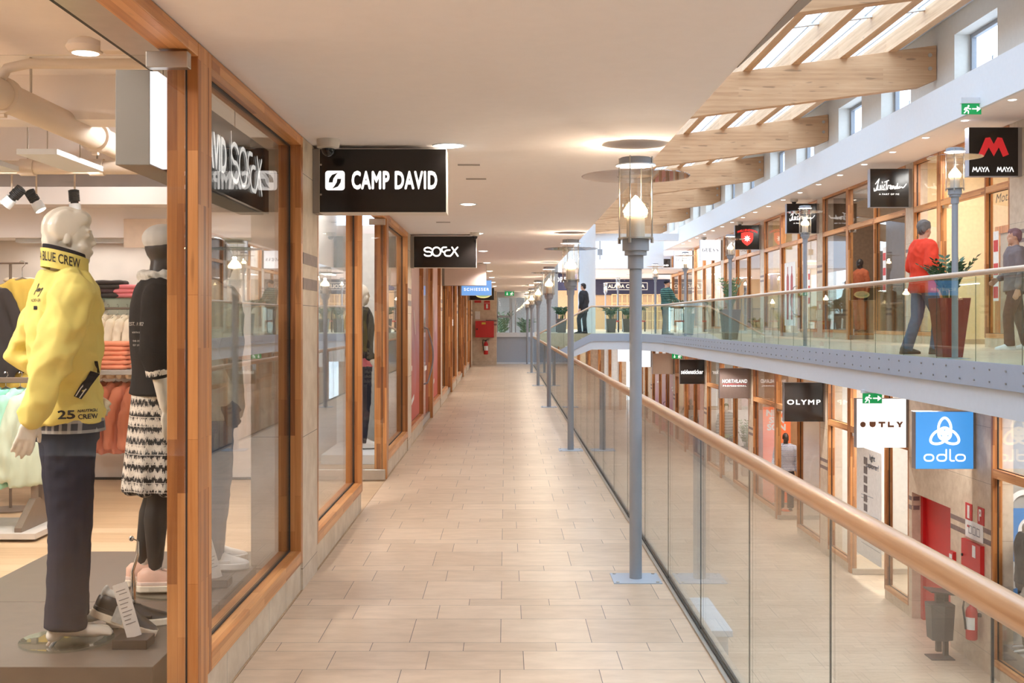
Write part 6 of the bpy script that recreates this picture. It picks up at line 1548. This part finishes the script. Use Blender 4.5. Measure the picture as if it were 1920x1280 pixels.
# ---- planters
leafm = plain('glossy_green_leaf', (48, 86, 52), 0.35, var=0.3, scale=8); leafp = plain('pale_green_leaf', (110, 136, 100), 0.4, var=0.25, scale=8); stemm = plain('green_stem', (88, 110, 62), 0.6)
def planter(label, x, y, z, h, w0, w1, potm, lm, ph, n=9, spread=0.4, seed=1, arch=False, rot=0.0):
    t = thing('potted_plant', (x, y, z), label, 'plant', None, rot)
    def sq(w, zz): return [(-w, -w, zz), (w, -w, zz), (w, w, zz), (-w, w, zz)]
    P = sq(w0, 0) + sq(w1, h) + sq(w1 - 0.025, h) + sq(w1 - 0.03, h - 0.05)
    put('pot', B().add(P, [(3, 2, 1, 0)] + [(a * 4 + i, a * 4 + (i + 1) % 4, a * 4 + 4 + (i + 1) % 4, a * 4 + 4 + i) for a in range(3) for i in range(4)] + [(12, 13, 14, 15)]), potm, t, bevel=0.006)
    put('soil', B().box(-w1 + 0.03, w1 - 0.03, -w1 + 0.03, w1 - 0.03, h - 0.06, h - 0.035), plain('dark_soil', (62, 50, 42), 0.9), t)
    rnd = random.Random(seed); st = B(); lf = B()
    for i in range(n):
        a = 2 * PI * i / n + rnd.uniform(-0.3, 0.3); r = spread * rnd.uniform(0.35, 1.0); H_ = ph * rnd.uniform(0.65, 1.0)
        p0 = Vector((0.05 * math.cos(a), 0.05 * math.sin(a), h - 0.04)); p2 = Vector((r * math.cos(a), r * math.sin(a), h + H_ * (0.8 if arch else 1))); p1 = p0.lerp(p2, 0.5) + Vector((-0.05 * math.cos(a), -0.05 * math.sin(a), 0.10 + (0.15 if arch else 0)))
        pts = [p0 * (1 - q) ** 2 + p1 * 2 * q * (1 - q) + p2 * q * q for q in [j / 8 for j in range(9)]]
        st.tube(pts, [0.010 - 0.0008 * j for j in range(9)], 6)
        for j in range(2, 9):
            T = (pts[min(j + 1, 8)] - pts[j - 1]).normalized(); sd = T.cross(Vector((0, 0, 1))).normalized() if abs(T.z) < 0.98 else Vector((1, 0, 0))
            for s in (-1, 1):
                d = (sd * s * 0.85 + T * 0.55 + Vector((0, 0, rnd.uniform(-0.2, 0.25)))).normalized(); L = (0.10 if not arch else 0.2) * rnd.uniform(0.8, 1.2); wv = T.cross(d).cross(d).normalized() * L * (0.22 if not arch else 0.1); up = d.cross(wv).normalized() * L * 0.05
                o = pts[j]
                lf.add([o, o + d * L * 0.35 + wv + up, o + d * L * 0.7 + wv * 0.8, o + d * L, o + d * L * 0.7 - wv * 0.8, o + d * L * 0.35 - wv + up, o + d * L * 0.5 - up], [(0, 1, 6), (1, 2, 6), (2, 3, 6), (3, 4, 6), (4, 5, 6), (5, 0, 6)])
    put('stems', st, stemm, t); put('leaves', lf, lm, t, smooth=True)
    return t
planter('tapered dark red planter with a glossy green plant behind the lantern post', 5.58, 14.98, ZU, 0.74, 0.125, 0.20, plain('dark_red_planter', (142, 40, 38), 0.35), leafm, 0.52, 15, 0.36, 3, rot=0.0)
planter('tapered brown planter with a pale leafy plant farther along the gallery', 5.56, 29.5, ZU, 0.74, 0.16, 0.23, plain('brown_planter', (96, 70, 62), 0.4), leafp, 0.75, 13, 0.34, 5)
planter('planter with arching palm leaves beside the person in the striped jacket', 5.95, 38.9, ZU, 0.7, 0.15, 0.2, plain('grey_planter', (110, 112, 108), 0.5), leafm, 0.55, 14, 0.7, 8, arch=True)
for i, (x, y) in enumerate(((4.2, 47.5), (5.0, 49.0), (2.2, 46.8), (4.9, 45.2))):
    planter('%s leafy planter among those by the restaurant terrace, from the round column' % ORD[(1, 3, 0, 2)[i]], x, y, ZU, 0.55, 0.16, 0.2, plain('terrace_planter_%d' % i, (96, 88, 80), 0.5), leafm, 0.6, 12, 0.5, 11 + i, arch=True)

planter('tall leafy plant behind the glazed end of the walkway', -0.12, 45.2, 0.0, 0.9, 0.16, 0.2, plain('end_planter', (120, 116, 110), 0.5), leafp, 1.2, 16, 0.4, 33, arch=True)
planter('second leafy plant behind the glazed end, close to the lantern row', 0.75, 45.6, 0.0, 0.9, 0.16, 0.2, plain('end_planter_grey', (120, 116, 110), 0.5), leafp, 0.9, 14, 0.35, 35, arch=True)
# ================================================================== END GALLERY AND STAIR
col = struct('column_round', B().cyl((3.15, 46.2, 0.62), (3.15, 46.2, 5.3), 0.34, n=32), M['white'], smooth=True, angle=30)
st = B(); n = 7
for i in range(n):
    x1 = 3.1 - i * 0.29; z = ZU - (i + 1) * (ZU / (n + 0.0)); st.box(x1 - 0.29, x1, 43.0, 44.6, z - 0.06 if z > 0.06 else 0.0, z + 0.0) if z > 0.05 else None
struct('stair_steps', st, M['floor'])
sg = B().prism([(3.1, 0.53), (3.1, ZU + 0.005), (1.05, 0.03), (1.05, -0.30)], 0.06, lambda u, v, w: (u, 42.9 + w, v)); struct('trim_13', sg, M['white'])
sg = B().prism([(3.1, 0.83), (3.1, ZU + 0.01), (1.05, 0.05), (1.05, -0.20)], 0.02, lambda u, v, w: (u, 42.87 + w, v)); struct('trim_14', sg, M['fascia'])
struct('trim_15', B().box(1.0, 7.3, 55, 55.3, 4.0, 5.3), M['white'])
struct('ceiling_restaurant', B().box(1.0, 12, 55.3, 71.8, 3.95, 4.05), M['ceiling'])
struct('wall_restaurant', B().box(1.0, 12, 68.2, 68.4, ZU, 4.0), wallc['tan'])
navy = plain('navy_fascia_board', (40, 38, 62), 0.5)
t = thing('fascia_sign', (7.0, 68.1, 3.9), 'wide navy restaurant fascia with gold boxed letters', 'sign')
put('board', B().box(5.1, 9.4, 68.08, 68.16, 3.05, 3.93), navy, t, world=True)
goldl = emit('gold_letters', (236, 206, 150), 0.55)
put('lettering', text_mb('ALADA COLINA', 2.1, 0.22, FRONT((6.9, 68.08, 3.55)), bold=0.03), goldl, t, world=True)
put('border', strokes([[(-1.2, -0.2), (1.2, -0.2), (1.2, 0.2), (-1.2, 0.2), (-1.2, -0.2)]], 0.03, FRONT((6.9, 68.08, 3.55))), goldl, t, world=True)
t = thing('fascia_sign', (3.2, 60, 3.6), 'navy fascia with a white word seen between the lanterns', 'sign')
put('board', B().box(1.9, 3.6, 60.0, 60.1, 3.1, 4.1), navy, t, world=True)
put('lettering', text_mb('STORE', 1.0, 0.26, FRONT((2.6, 60.0, 3.65)), bold=0.02), M['letter'], t, world=True)
t = thing('lattice_screen', (6.3, 66.0, ZU), 'yellow lattice screen of small panes below the navy fascia', 'screen')
m = B()
for i in range(11): m.box(5.9 + i * 0.28 - 0.02, 5.9 + i * 0.28 + 0.02, 66.0, 66.06, ZU, 3.05)
for z in (1.6, 2.1, 2.55, 3.03): m.box(5.9, 8.7, 66.0, 66.06, z - 0.02, z + 0.02)
put('lattice', m, plain('honey_wood', (232, 196, 140), 0.5), t, world=True)
t = thing('pendant_lamp', (4.0, 50.5, 4.05), 'round white pendant lamp hanging beyond the round column', 'lamp')
put('shade', B().lathe([(0.02, 0.10), (0.30, 0.06), (0.46, -0.02), (0.40, -0.09), (0.05, -0.12)], c=(4.0, 50.5, 4.05), n=28), emit('pendant_glow', (255, 250, 240), 1.4), t, world=True, smooth=True)
put('stem', B().cyl((4.0, 50.5, 4.14), (4.0, 50.5, 4.95), 0.02, n=8).box(3.9, 4.1, 50.45, 50.55, 4.35, 4.6), M['steel'], t, world=True)
struct('trim_16', B().box(1.0, 7.3, 50.3, 50.7, 4.95, 5.25), M['white'])
def chair(x, y, deg, label):
    t = thing('restaurant_chair', (x, y, ZU), label, 'chair', 'dark restaurant chairs with red seats', math.radians(deg))
    wd = plain('dark_chair_wood', (58, 44, 40), 0.5) if 'chairw' not in M else M['chairw']; M['chairw'] = wd
    put('seat', B().box(-0.2, 0.2, -0.2, 0.2, 0.42, 0.48), M['red'], t, bevel=0.01)
    for sx in (-0.18, 0.18):
        put('leg', B().box(sx - 0.02, sx + 0.02, 0.16, 0.2, 0, 0.42), wd, t); put('leg', B().box(sx - 0.02, sx + 0.02, -0.2, -0.16, 0, 0.42), wd, t)
    bk = B().box(-0.2, -0.16, -0.2, -0.165, 0.42, 1.02).box(0.16, 0.2, -0.2, -0.165, 0.42, 1.02).box(-0.2, 0.2, -0.2, -0.165, 0.96, 1.02)
    for i in range(4): bk.box(-0.10 + i * 0.067 - 0.012, -0.10 + i * 0.067 + 0.012, -0.195, -0.175, 0.48, 0.96)
    put('backrest', bk, wd, t)
for i, (x, y, d) in enumerate(((3.35, 48.4, 180), (4.35, 48.4, 150), (5.3, 51.5, 200), (5.9, 52.0, 170), (2.3, 49.5, 180))):
    chair(x, y, d, '%s dark slatted chair with red seat at the restaurant terrace, from the round column' % ORD[i])
for k, (x, y) in enumerate(((3.5, 60), (6.5, 60), (8.8, 52), (4.0, 65.0))):
    ceiling_panel(x, y, 3.95 if y > 55.5 else CU, 0.6, 2.0, 110, WARM2, '%s ceiling light of the restaurant end' % ORD[k], group='restaurant ceiling lights')

# ================================================================== LOWER FLOOR
lm = B()
for i in range(14): lm.box(-1.2 + i * 0.56, -1.05 + i * 0.56, 63.85, 64.0, ZD, 0.55)
struct('trim_17', lm, M['wood_z'])
for i in range(4): glass_poster_x = struct('wall_lower_end_panel', B().box(-0.4 + i * 1.9, 0.5 + i * 1.9, 63.9, 63.98, ZD + 0.2, 0.4), wallc[('pink', 'white', 'cream', 'white')[i]])
# wall kit beside the red door
def side_plate(name, label, cat, y0, y1, z0, z1, mat, d=0.01, parts=()):
    t = thing(name, (XD - d / 2, (y0 + y1) / 2, z0), label, cat)
    put('plate', B().box(XD - d, XD, y0, y1, z0, z1), mat, t, world=True, bevel=0.004)
    for nm, mb, m in parts: put(nm, mb, m, t, world=True)
    return t
WY = lambda x: XD * F / (x - 948.0)
def WZ(y, x): return EYE - (y - 602.0) * WY(x) / F
fx = lambda d: (lambda u, v, w: (XD - d - w, u, v))
y0, y1 = WY(1823.5), WY(1811); side_plate('fire_sign', 'red extinguisher sign beside the service door on the lower floor', 'sign', y0, y1, WZ(975, 1817), WZ(943, 1817), M['red'], parts=[('pictogram', B().box(XD - 0.013, XD - 0.01, y0 + 0.08, y1 - 0.08, WZ(971, 1817), WZ(947, 1817)), wht)])
y0, y1 = WY(1846), WY(1834); side_plate('fire_sign', 'red hose reel sign, the one closer to the blue-poster window', 'sign', y0, y1, WZ(984, 1840), WZ(951, 1840), M['red'], parts=[('pictogram', strokes([[(y1 - 0.07, WZ(957, 1840)), (y0 + 0.09, WZ(957, 1840)), (y0 + 0.09, WZ(966, 1840)), (y1 - 0.07, WZ(966, 1840))], [(y1 - 0.07, WZ(957, 1840)), (y1 - 0.07, WZ(976, 1840))]], 0.03, fx(0.01)), wht)])
y0, y1 = WY(1844), WY(1811); side_plate('notice_board', 'white escape notice board with small pictograms above the red hose cabinet', 'notice', y0, y1, WZ(1012, 1827), WZ(978, 1827), wht, parts=[('pictograms', strokes([[(y0 + 0.1 + 0.14 * i, WZ(1002, 1827)), (y0 + 0.2 + 0.14 * i, WZ(1002, 1827)), (y0 + 0.2 + 0.14 * i, WZ(988, 1827)), (y0 + 0.1 + 0.14 * i, WZ(988, 1827)), (y0 + 0.1 + 0.14 * i, WZ(1002, 1827))] for i in range(3)], 0.012, fx(0.01)), plain('grey_pictogram', (140, 140, 146), 0.6)), ('red_mark', B().box(XD - 0.013, XD - 0.01, y1 - 0.16, y1 - 0.08, WZ(992, 1827), WZ(988, 1827)), M['red'])])
y0, y1 = WY(1846), WY(1810); side_plate('hose_cabinet', 'red hose cabinet on the lower wall beside the service door', 'fire cabinet', y0, y1, WZ(1078, 1828), WZ(1016, 1828), M['red'], d=0.06, parts=[('instruction_label', B().box(XD - 0.064, XD - 0.06, y0 + 0.16, y0 + 0.27, WZ(1042, 1828), WZ(1020, 1828)), wht), ('lock', B().cyl((XD - 0.06, y1 - 0.05, WZ(1047, 1828)), (XD - 0.075, y1 - 0.05, WZ(1047, 1828)), 0.02, n=12), M['dark'])])
y0, y1 = WY(1793), WY(1785); side_plate('alarm_box', 'small red alarm box between the service door and the hose cabinet', 'alarm', y0, y1, WZ(1050, 1789), WZ(1033, 1789), M['red'], d=0.05, parts=[('call_glass', B().box(XD - 0.054, XD - 0.05, y0 + 0.03, y1 - 0.03, WZ(1046, 1789), WZ(1038, 1789)), wht)])
e = extinguisher(6.37, 16.28, -2.80, 'red fire extinguisher hung beside the grey litter bin on the lower floor', 'x', 1.05); e.rotation_euler = (0, 0, 0.0)
bn = thing('litter_bin', (6.12, 16.78, ZD), 'dark grey faceted litter bin with a raised lid on the lower floor', 'bin')
gm = plain('dark_grey_metal', (84, 80, 78), 0.45, metal=0.2)
hexo = lambda r0, r1: [(-0.17 * r0, -0.13), (0.0, -0.20 * r1), (0.17 * r0, -0.13), (0.17 * r0, 0.14), (-0.17 * r0, 0.14)]
bb = B(); a = hexo(1, 1)
bb.add([(u, v, 0.28) for u, v in [(x * 0.85, y * 0.85) for x, y in a]] + [(u, v, 0.78) for u, v in a], [(4, 3, 2, 1, 0), (5, 6, 7, 8, 9)] + [(i, (i + 1) % 5, 5 + (i + 1) % 5, 5 + i) for i in range(5)])
put('body', bb, gm, bn, bevel=0.005)
put('post', B().box(0.10, 0.16, 0.10, 0.18, 0.0, 0.95).box(-0.05, 0.02, -0.02, 0.05, 0.1, 0.28), gm, bn)
put('lid', B().obox((0.0, 0.0, 0.95), (0.36, 0.34, 0.02), Matrix.Rotation(0.12, 3, 'Y')).box(-0.05, 0.05, 0.0, 0.08, 0.78, 0.94), gm, bn)
put('foot_plate', B().box(-0.15, 0.18, -0.1, 0.2, 0.0, 0.012), gm, bn)
t = thing('bench', (2.96, 17.55, ZD), 'white slab bench on the lower floor seen through the balustrade glass', 'bench')
put('seat', B().box(-0.2, 0.2, -1.0, 1.0, 0.36, 0.45), M['white'], t, bevel=0.01)
for y in (-0.8, 0.8): put('leg', B().box(-0.16, 0.16, y - 0.06, y + 0.06, 0, 0.36), M['white'], t)
# blue-poster window
t = thing('poster', (7.4, 16.1, -1.5), 'blue poster board with a white ring emblem behind the headless mannequin', 'poster')
put('board', B().box(6.83, 8.0, 16.10, 16.13, -2.35, -0.98), plain('blue_poster_print', (70, 134, 200), 0.5), t, world=True)
put('emblem', strokes([arc(0, 0, 0.16, 0.16, 0, 360, 28), arc(-0.1, 0.22, 0.24, 0.3, 200, 60, 18), [(-0.25, -0.45), (-0.25, -0.75)], [(0.1, -0.45), (0.1, -0.8), (0.4, -0.8)]], 0.07, FRONT((7.12, 16.10, -1.28))), wht, t, world=True)
m6, P6, H6 = figure('mannequin', 'headless silver mannequin in black jacket and tights in the lower window', 'mannequin', (6.80, 15.55, -2.77), 70, 1.0, None, plain('silver_mannequin', (176, 172, 170), 0.25, metal=0.6), voxel=0.011, headless=True)
top_part(m6, P6, 1.0, M['knit'], hem=0.92, g=0.035, name='jacket', fold=0.008, seed=70); legs_part(m6, P6, 1.0, M['knit'], name='tights', w=(0.098, 0.068, 0.058), fold=0.003)
t = thing('display_platform', (7.3, 15.0, ZD), 'grey display platform under the headless mannequin', 'platform'); put('deck', B().box(6.66, 8.4, 14.0, 15.93, ZD, -2.772), wallc['grey'], t, world=True)
# optician
t = thing('window_poster', (6.56, 21.4, -1.7), 'tall white printed poster on the shop door below the cut-out letter sign', 'poster')
put('sheet', B().box(6.545, 6.552, 20.75, 22.2, -2.75, -0.76), wht, t, world=True)
pg = plain('pale_grey_print', (176, 180, 186), 0.6)
L = [[(21.9, -1.62), (21.2, -1.60)], [(21.9, -1.68), (21.5, -1.67)], [(21.6, -1.95), (20.9, -1.93)], [(21.4, -2.15), (20.9, -2.14)], [(21.3, -2.35), (20.9, -2.36)], [(21.9, -2.5), (20.8, -2.5)]]
put('print_lines', strokes(L, 0.015, lambda u, v, w: (6.542, u, v)), pg, t, world=True)
blu = plain('blue_print', (120, 150, 190), 0.6)
vs, fs = text_pts('light\nexplorer?', bold=0.01); put('lettering', B().add([(6.541, 21.25 - u * 0.75, -0.98 + v * 0.28) for u, v in vs], fs), blu, t, world=True)
ph = B()
for i in range(6): ph.box(6.540, 6.544, 21.55, 21.75, -1.05 - 0.17 * i, -0.92 - 0.17 * i)
put('photo_strip', ph, plain('dim_photo_print', (120, 112, 112), 0.6), t, world=True)
t = thing('display_wall', (6.95, 20.0, ZD), 'white eyewear display wall in the optician window', 'display')
put('panel', B().box(6.95, 7.0, 19.25, 20.4, ZD, -0.55), wht, t, world=True)
put('red_prints', B().box(6.943, 6.95, 19.95, 20.15, -1.85, -1.4).box(6.943, 6.95, 19.95, 20.2, -2.4, -2.05), reds, t, world=True)
put('grey_print', B().box(6.943, 6.95, 19.35, 19.6, -3.0, -1.45), pg, t, world=True)
def specs(y, z, lab):
    t = thing('eyeglasses', (6.93, y, z), lab, 'eyeglasses', 'eyeglasses on the optician display')
    m = B()
    for s in (-1, 1): m.tube([(0, s * 0.035 + 0.028 * math.cos(a), 0.022 * math.sin(a)) for a in [2 * PI * i / 12 for i in range(13)]], 0.004, 5, cap=False)
    m.tube([(0, -0.008, 0.01), (0, 0.008, 0.01)], 0.004, 5)
    put('frame', m, M['blackmat'], t)
    put('lenses', B().cyl((0, -0.035, 0), (0.002, -0.035, 0), 0.026, n=14).cyl((0, 0.035, 0), (0.002, 0.035, 0), 0.026, n=14), plain('dark_lens', (60, 50, 48), 0.2) if 'lens' not in M else M['lens'], t)
    put('peg', B().box(0.0, 0.02, -0.006, 0.006, 0.005, 0.015), M['alu'], t)
M['lens'] = plain('dark_lens', (60, 50, 48), 0.2)
for i in range(6):
    for j in range(2): specs(19.52 + 0.28 * j, -0.95 - 0.17 * i, '%s row from the top, eyeglasses on the %s side of the optician display' % (ORD[i], ('pilaster', 'door')[j]))
# orange season banner and patterned-shirt mannequin
t = thing('banner', (7.0, 31.0, ZD), 'orange banner with white stacked letters in the lower shop window', 'banner')
put('sheet', B().box(6.70, 7.42, 31.0, 31.02, ZD + 0.02, -0.68), emit('orange_lit_banner', (246, 124, 76), 0.35, base=(240, 112, 64)), t, world=True)
put('lettering', text_mb('NEW\nSEA\nSON', 0.56, 0.55, FRONT((7.06, 31.0, -1.02)), bold=0.05, line=0.85), wht, t, world=True)
put('foot', B().box(6.75, 7.37, 30.93, 31.1, ZD, ZD + 0.03), M['alu'], t, world=True)
pat = ikat('blue_white_print', (214, 212, 220), (92, 96, 124), 30, 30)
m7, P7, H7 = figure('mannequin', 'dark-skinned mannequin in a patterned white shirt near the orange banner', 'mannequin', (7.02, 29.85, ZD + 0.02), 160, 1.06, dict(rw=(0.28, 0.16, 1.0), yaw=25), M['darkmann'], voxel=0.012)
top_part(m7, P7, 1.06, pat, hem=0.93, g=0.03, name='shirt', fold=0.008, seed=80); legs_part(m7, P7, 1.06, M['denim'], name='jeans')
put('base_plate', B().lathe([(0.18, -0.02), (0.18, -0.01), (0.01, -0.01)], n=24), M['chrome'], m7)
grn = plain('leafy_green_cloth', (84, 110, 70), 0.8, var=0.35, scale=30)
m8, P8, H8 = figure('mannequin', 'mannequin in a dark green striped top behind the brown outlined-letter sign', 'mannequin', (7.04, 38.0, ZD + 0.22), 180, 1.04, None, M['mann'], voxel=0.013)
hair_part(m8, H8, 1.04, grn); top_part(m8, P8, 1.04, stripes('dark_striped_top', (58, 62, 64), (128, 132, 128), 11), hem=0.9, g=0.045, name='top', seed=90); legs_part(m8, P8, 1.04, M['navy'], name='trousers')
put('green_skirt', fused('gs', MB().loft([(0.82, 0.25, 0.2, 0, 0), (1.0, 0.2, 0.15, 0, 0)], 20), 0.015, 2), grn, m8)
put('plinth', B().box(-0.3, 0.3, -0.3, 0.3, -0.22, -0.012), M['white'], m8)
m9, P9, H9 = figure('mannequin', 'small dark mannequin in the shop beneath the thin-lettered black sign', 'mannequin', (7.0, 45.1, ZD + 0.02), 170, 0.98, dict(re=(0.33, 0.1, 1.3), rw=(0.2, 0.25, 1.5)), M['darkmann'], voxel=0.014)
top_part(m9, P9, 0.98, M['knit'], g=0.04, name='jacket', seed=95); legs_part(m9, P9, 0.98, redc, name='trousers')
put('base_plate', B().lathe([(0.18, -0.02), (0.18, -0.01), (0.01, -0.01)], n=24), M['chrome'], m9)
planter('leafy plant in the lower shop window beside the striped mannequin', 7.4, 36.6, ZD, 0.9, 0.14, 0.18, plain('shop_planter', (120, 110, 100), 0.5), leafp, 0.8, 12, 0.4, 21)
shop_rack(8.2, 25.9, ZD, 'y', 7, [redc, darkg, bluec, white_c], 'lower shop beside the wide-letter black sign', 'clothes in the wide-letter shop')
shop_rack(8.1, 34.5, ZD, 'y', 7, [greyc, tealc, white_c], 'lower shop under the brown sign', 'clothes in the brown sign shop')
shop_rack(8.1, 41.6, ZD, 'y', 6, [white_c, bluec, darkg], 'lower shop under the thin-letter black sign', 'clothes in the thin-letter shop')
glass_poster('dusty pink poster in the far lower window, first of three', 6.555, 46.2, 47.6, ZD + 0.25, -0.55, pinkp, 1, [[(0.2, 0.8), (0.6, 0.78)], [(0.2, 0.75), (0.5, 0.74)]])
glass_poster('dusty pink poster on the far lower door with a dark arched handle', 6.555, 48.3, 50.0, ZD + 0.2, -0.55, pinkp, 1)
glass_poster('dusty pink poster in the farthest pink lower window', 6.555, 50.5, 52.2, ZD + 0.25, -0.55, pinkp, 1, [[(0.2, 0.8), (0.6, 0.78)]])
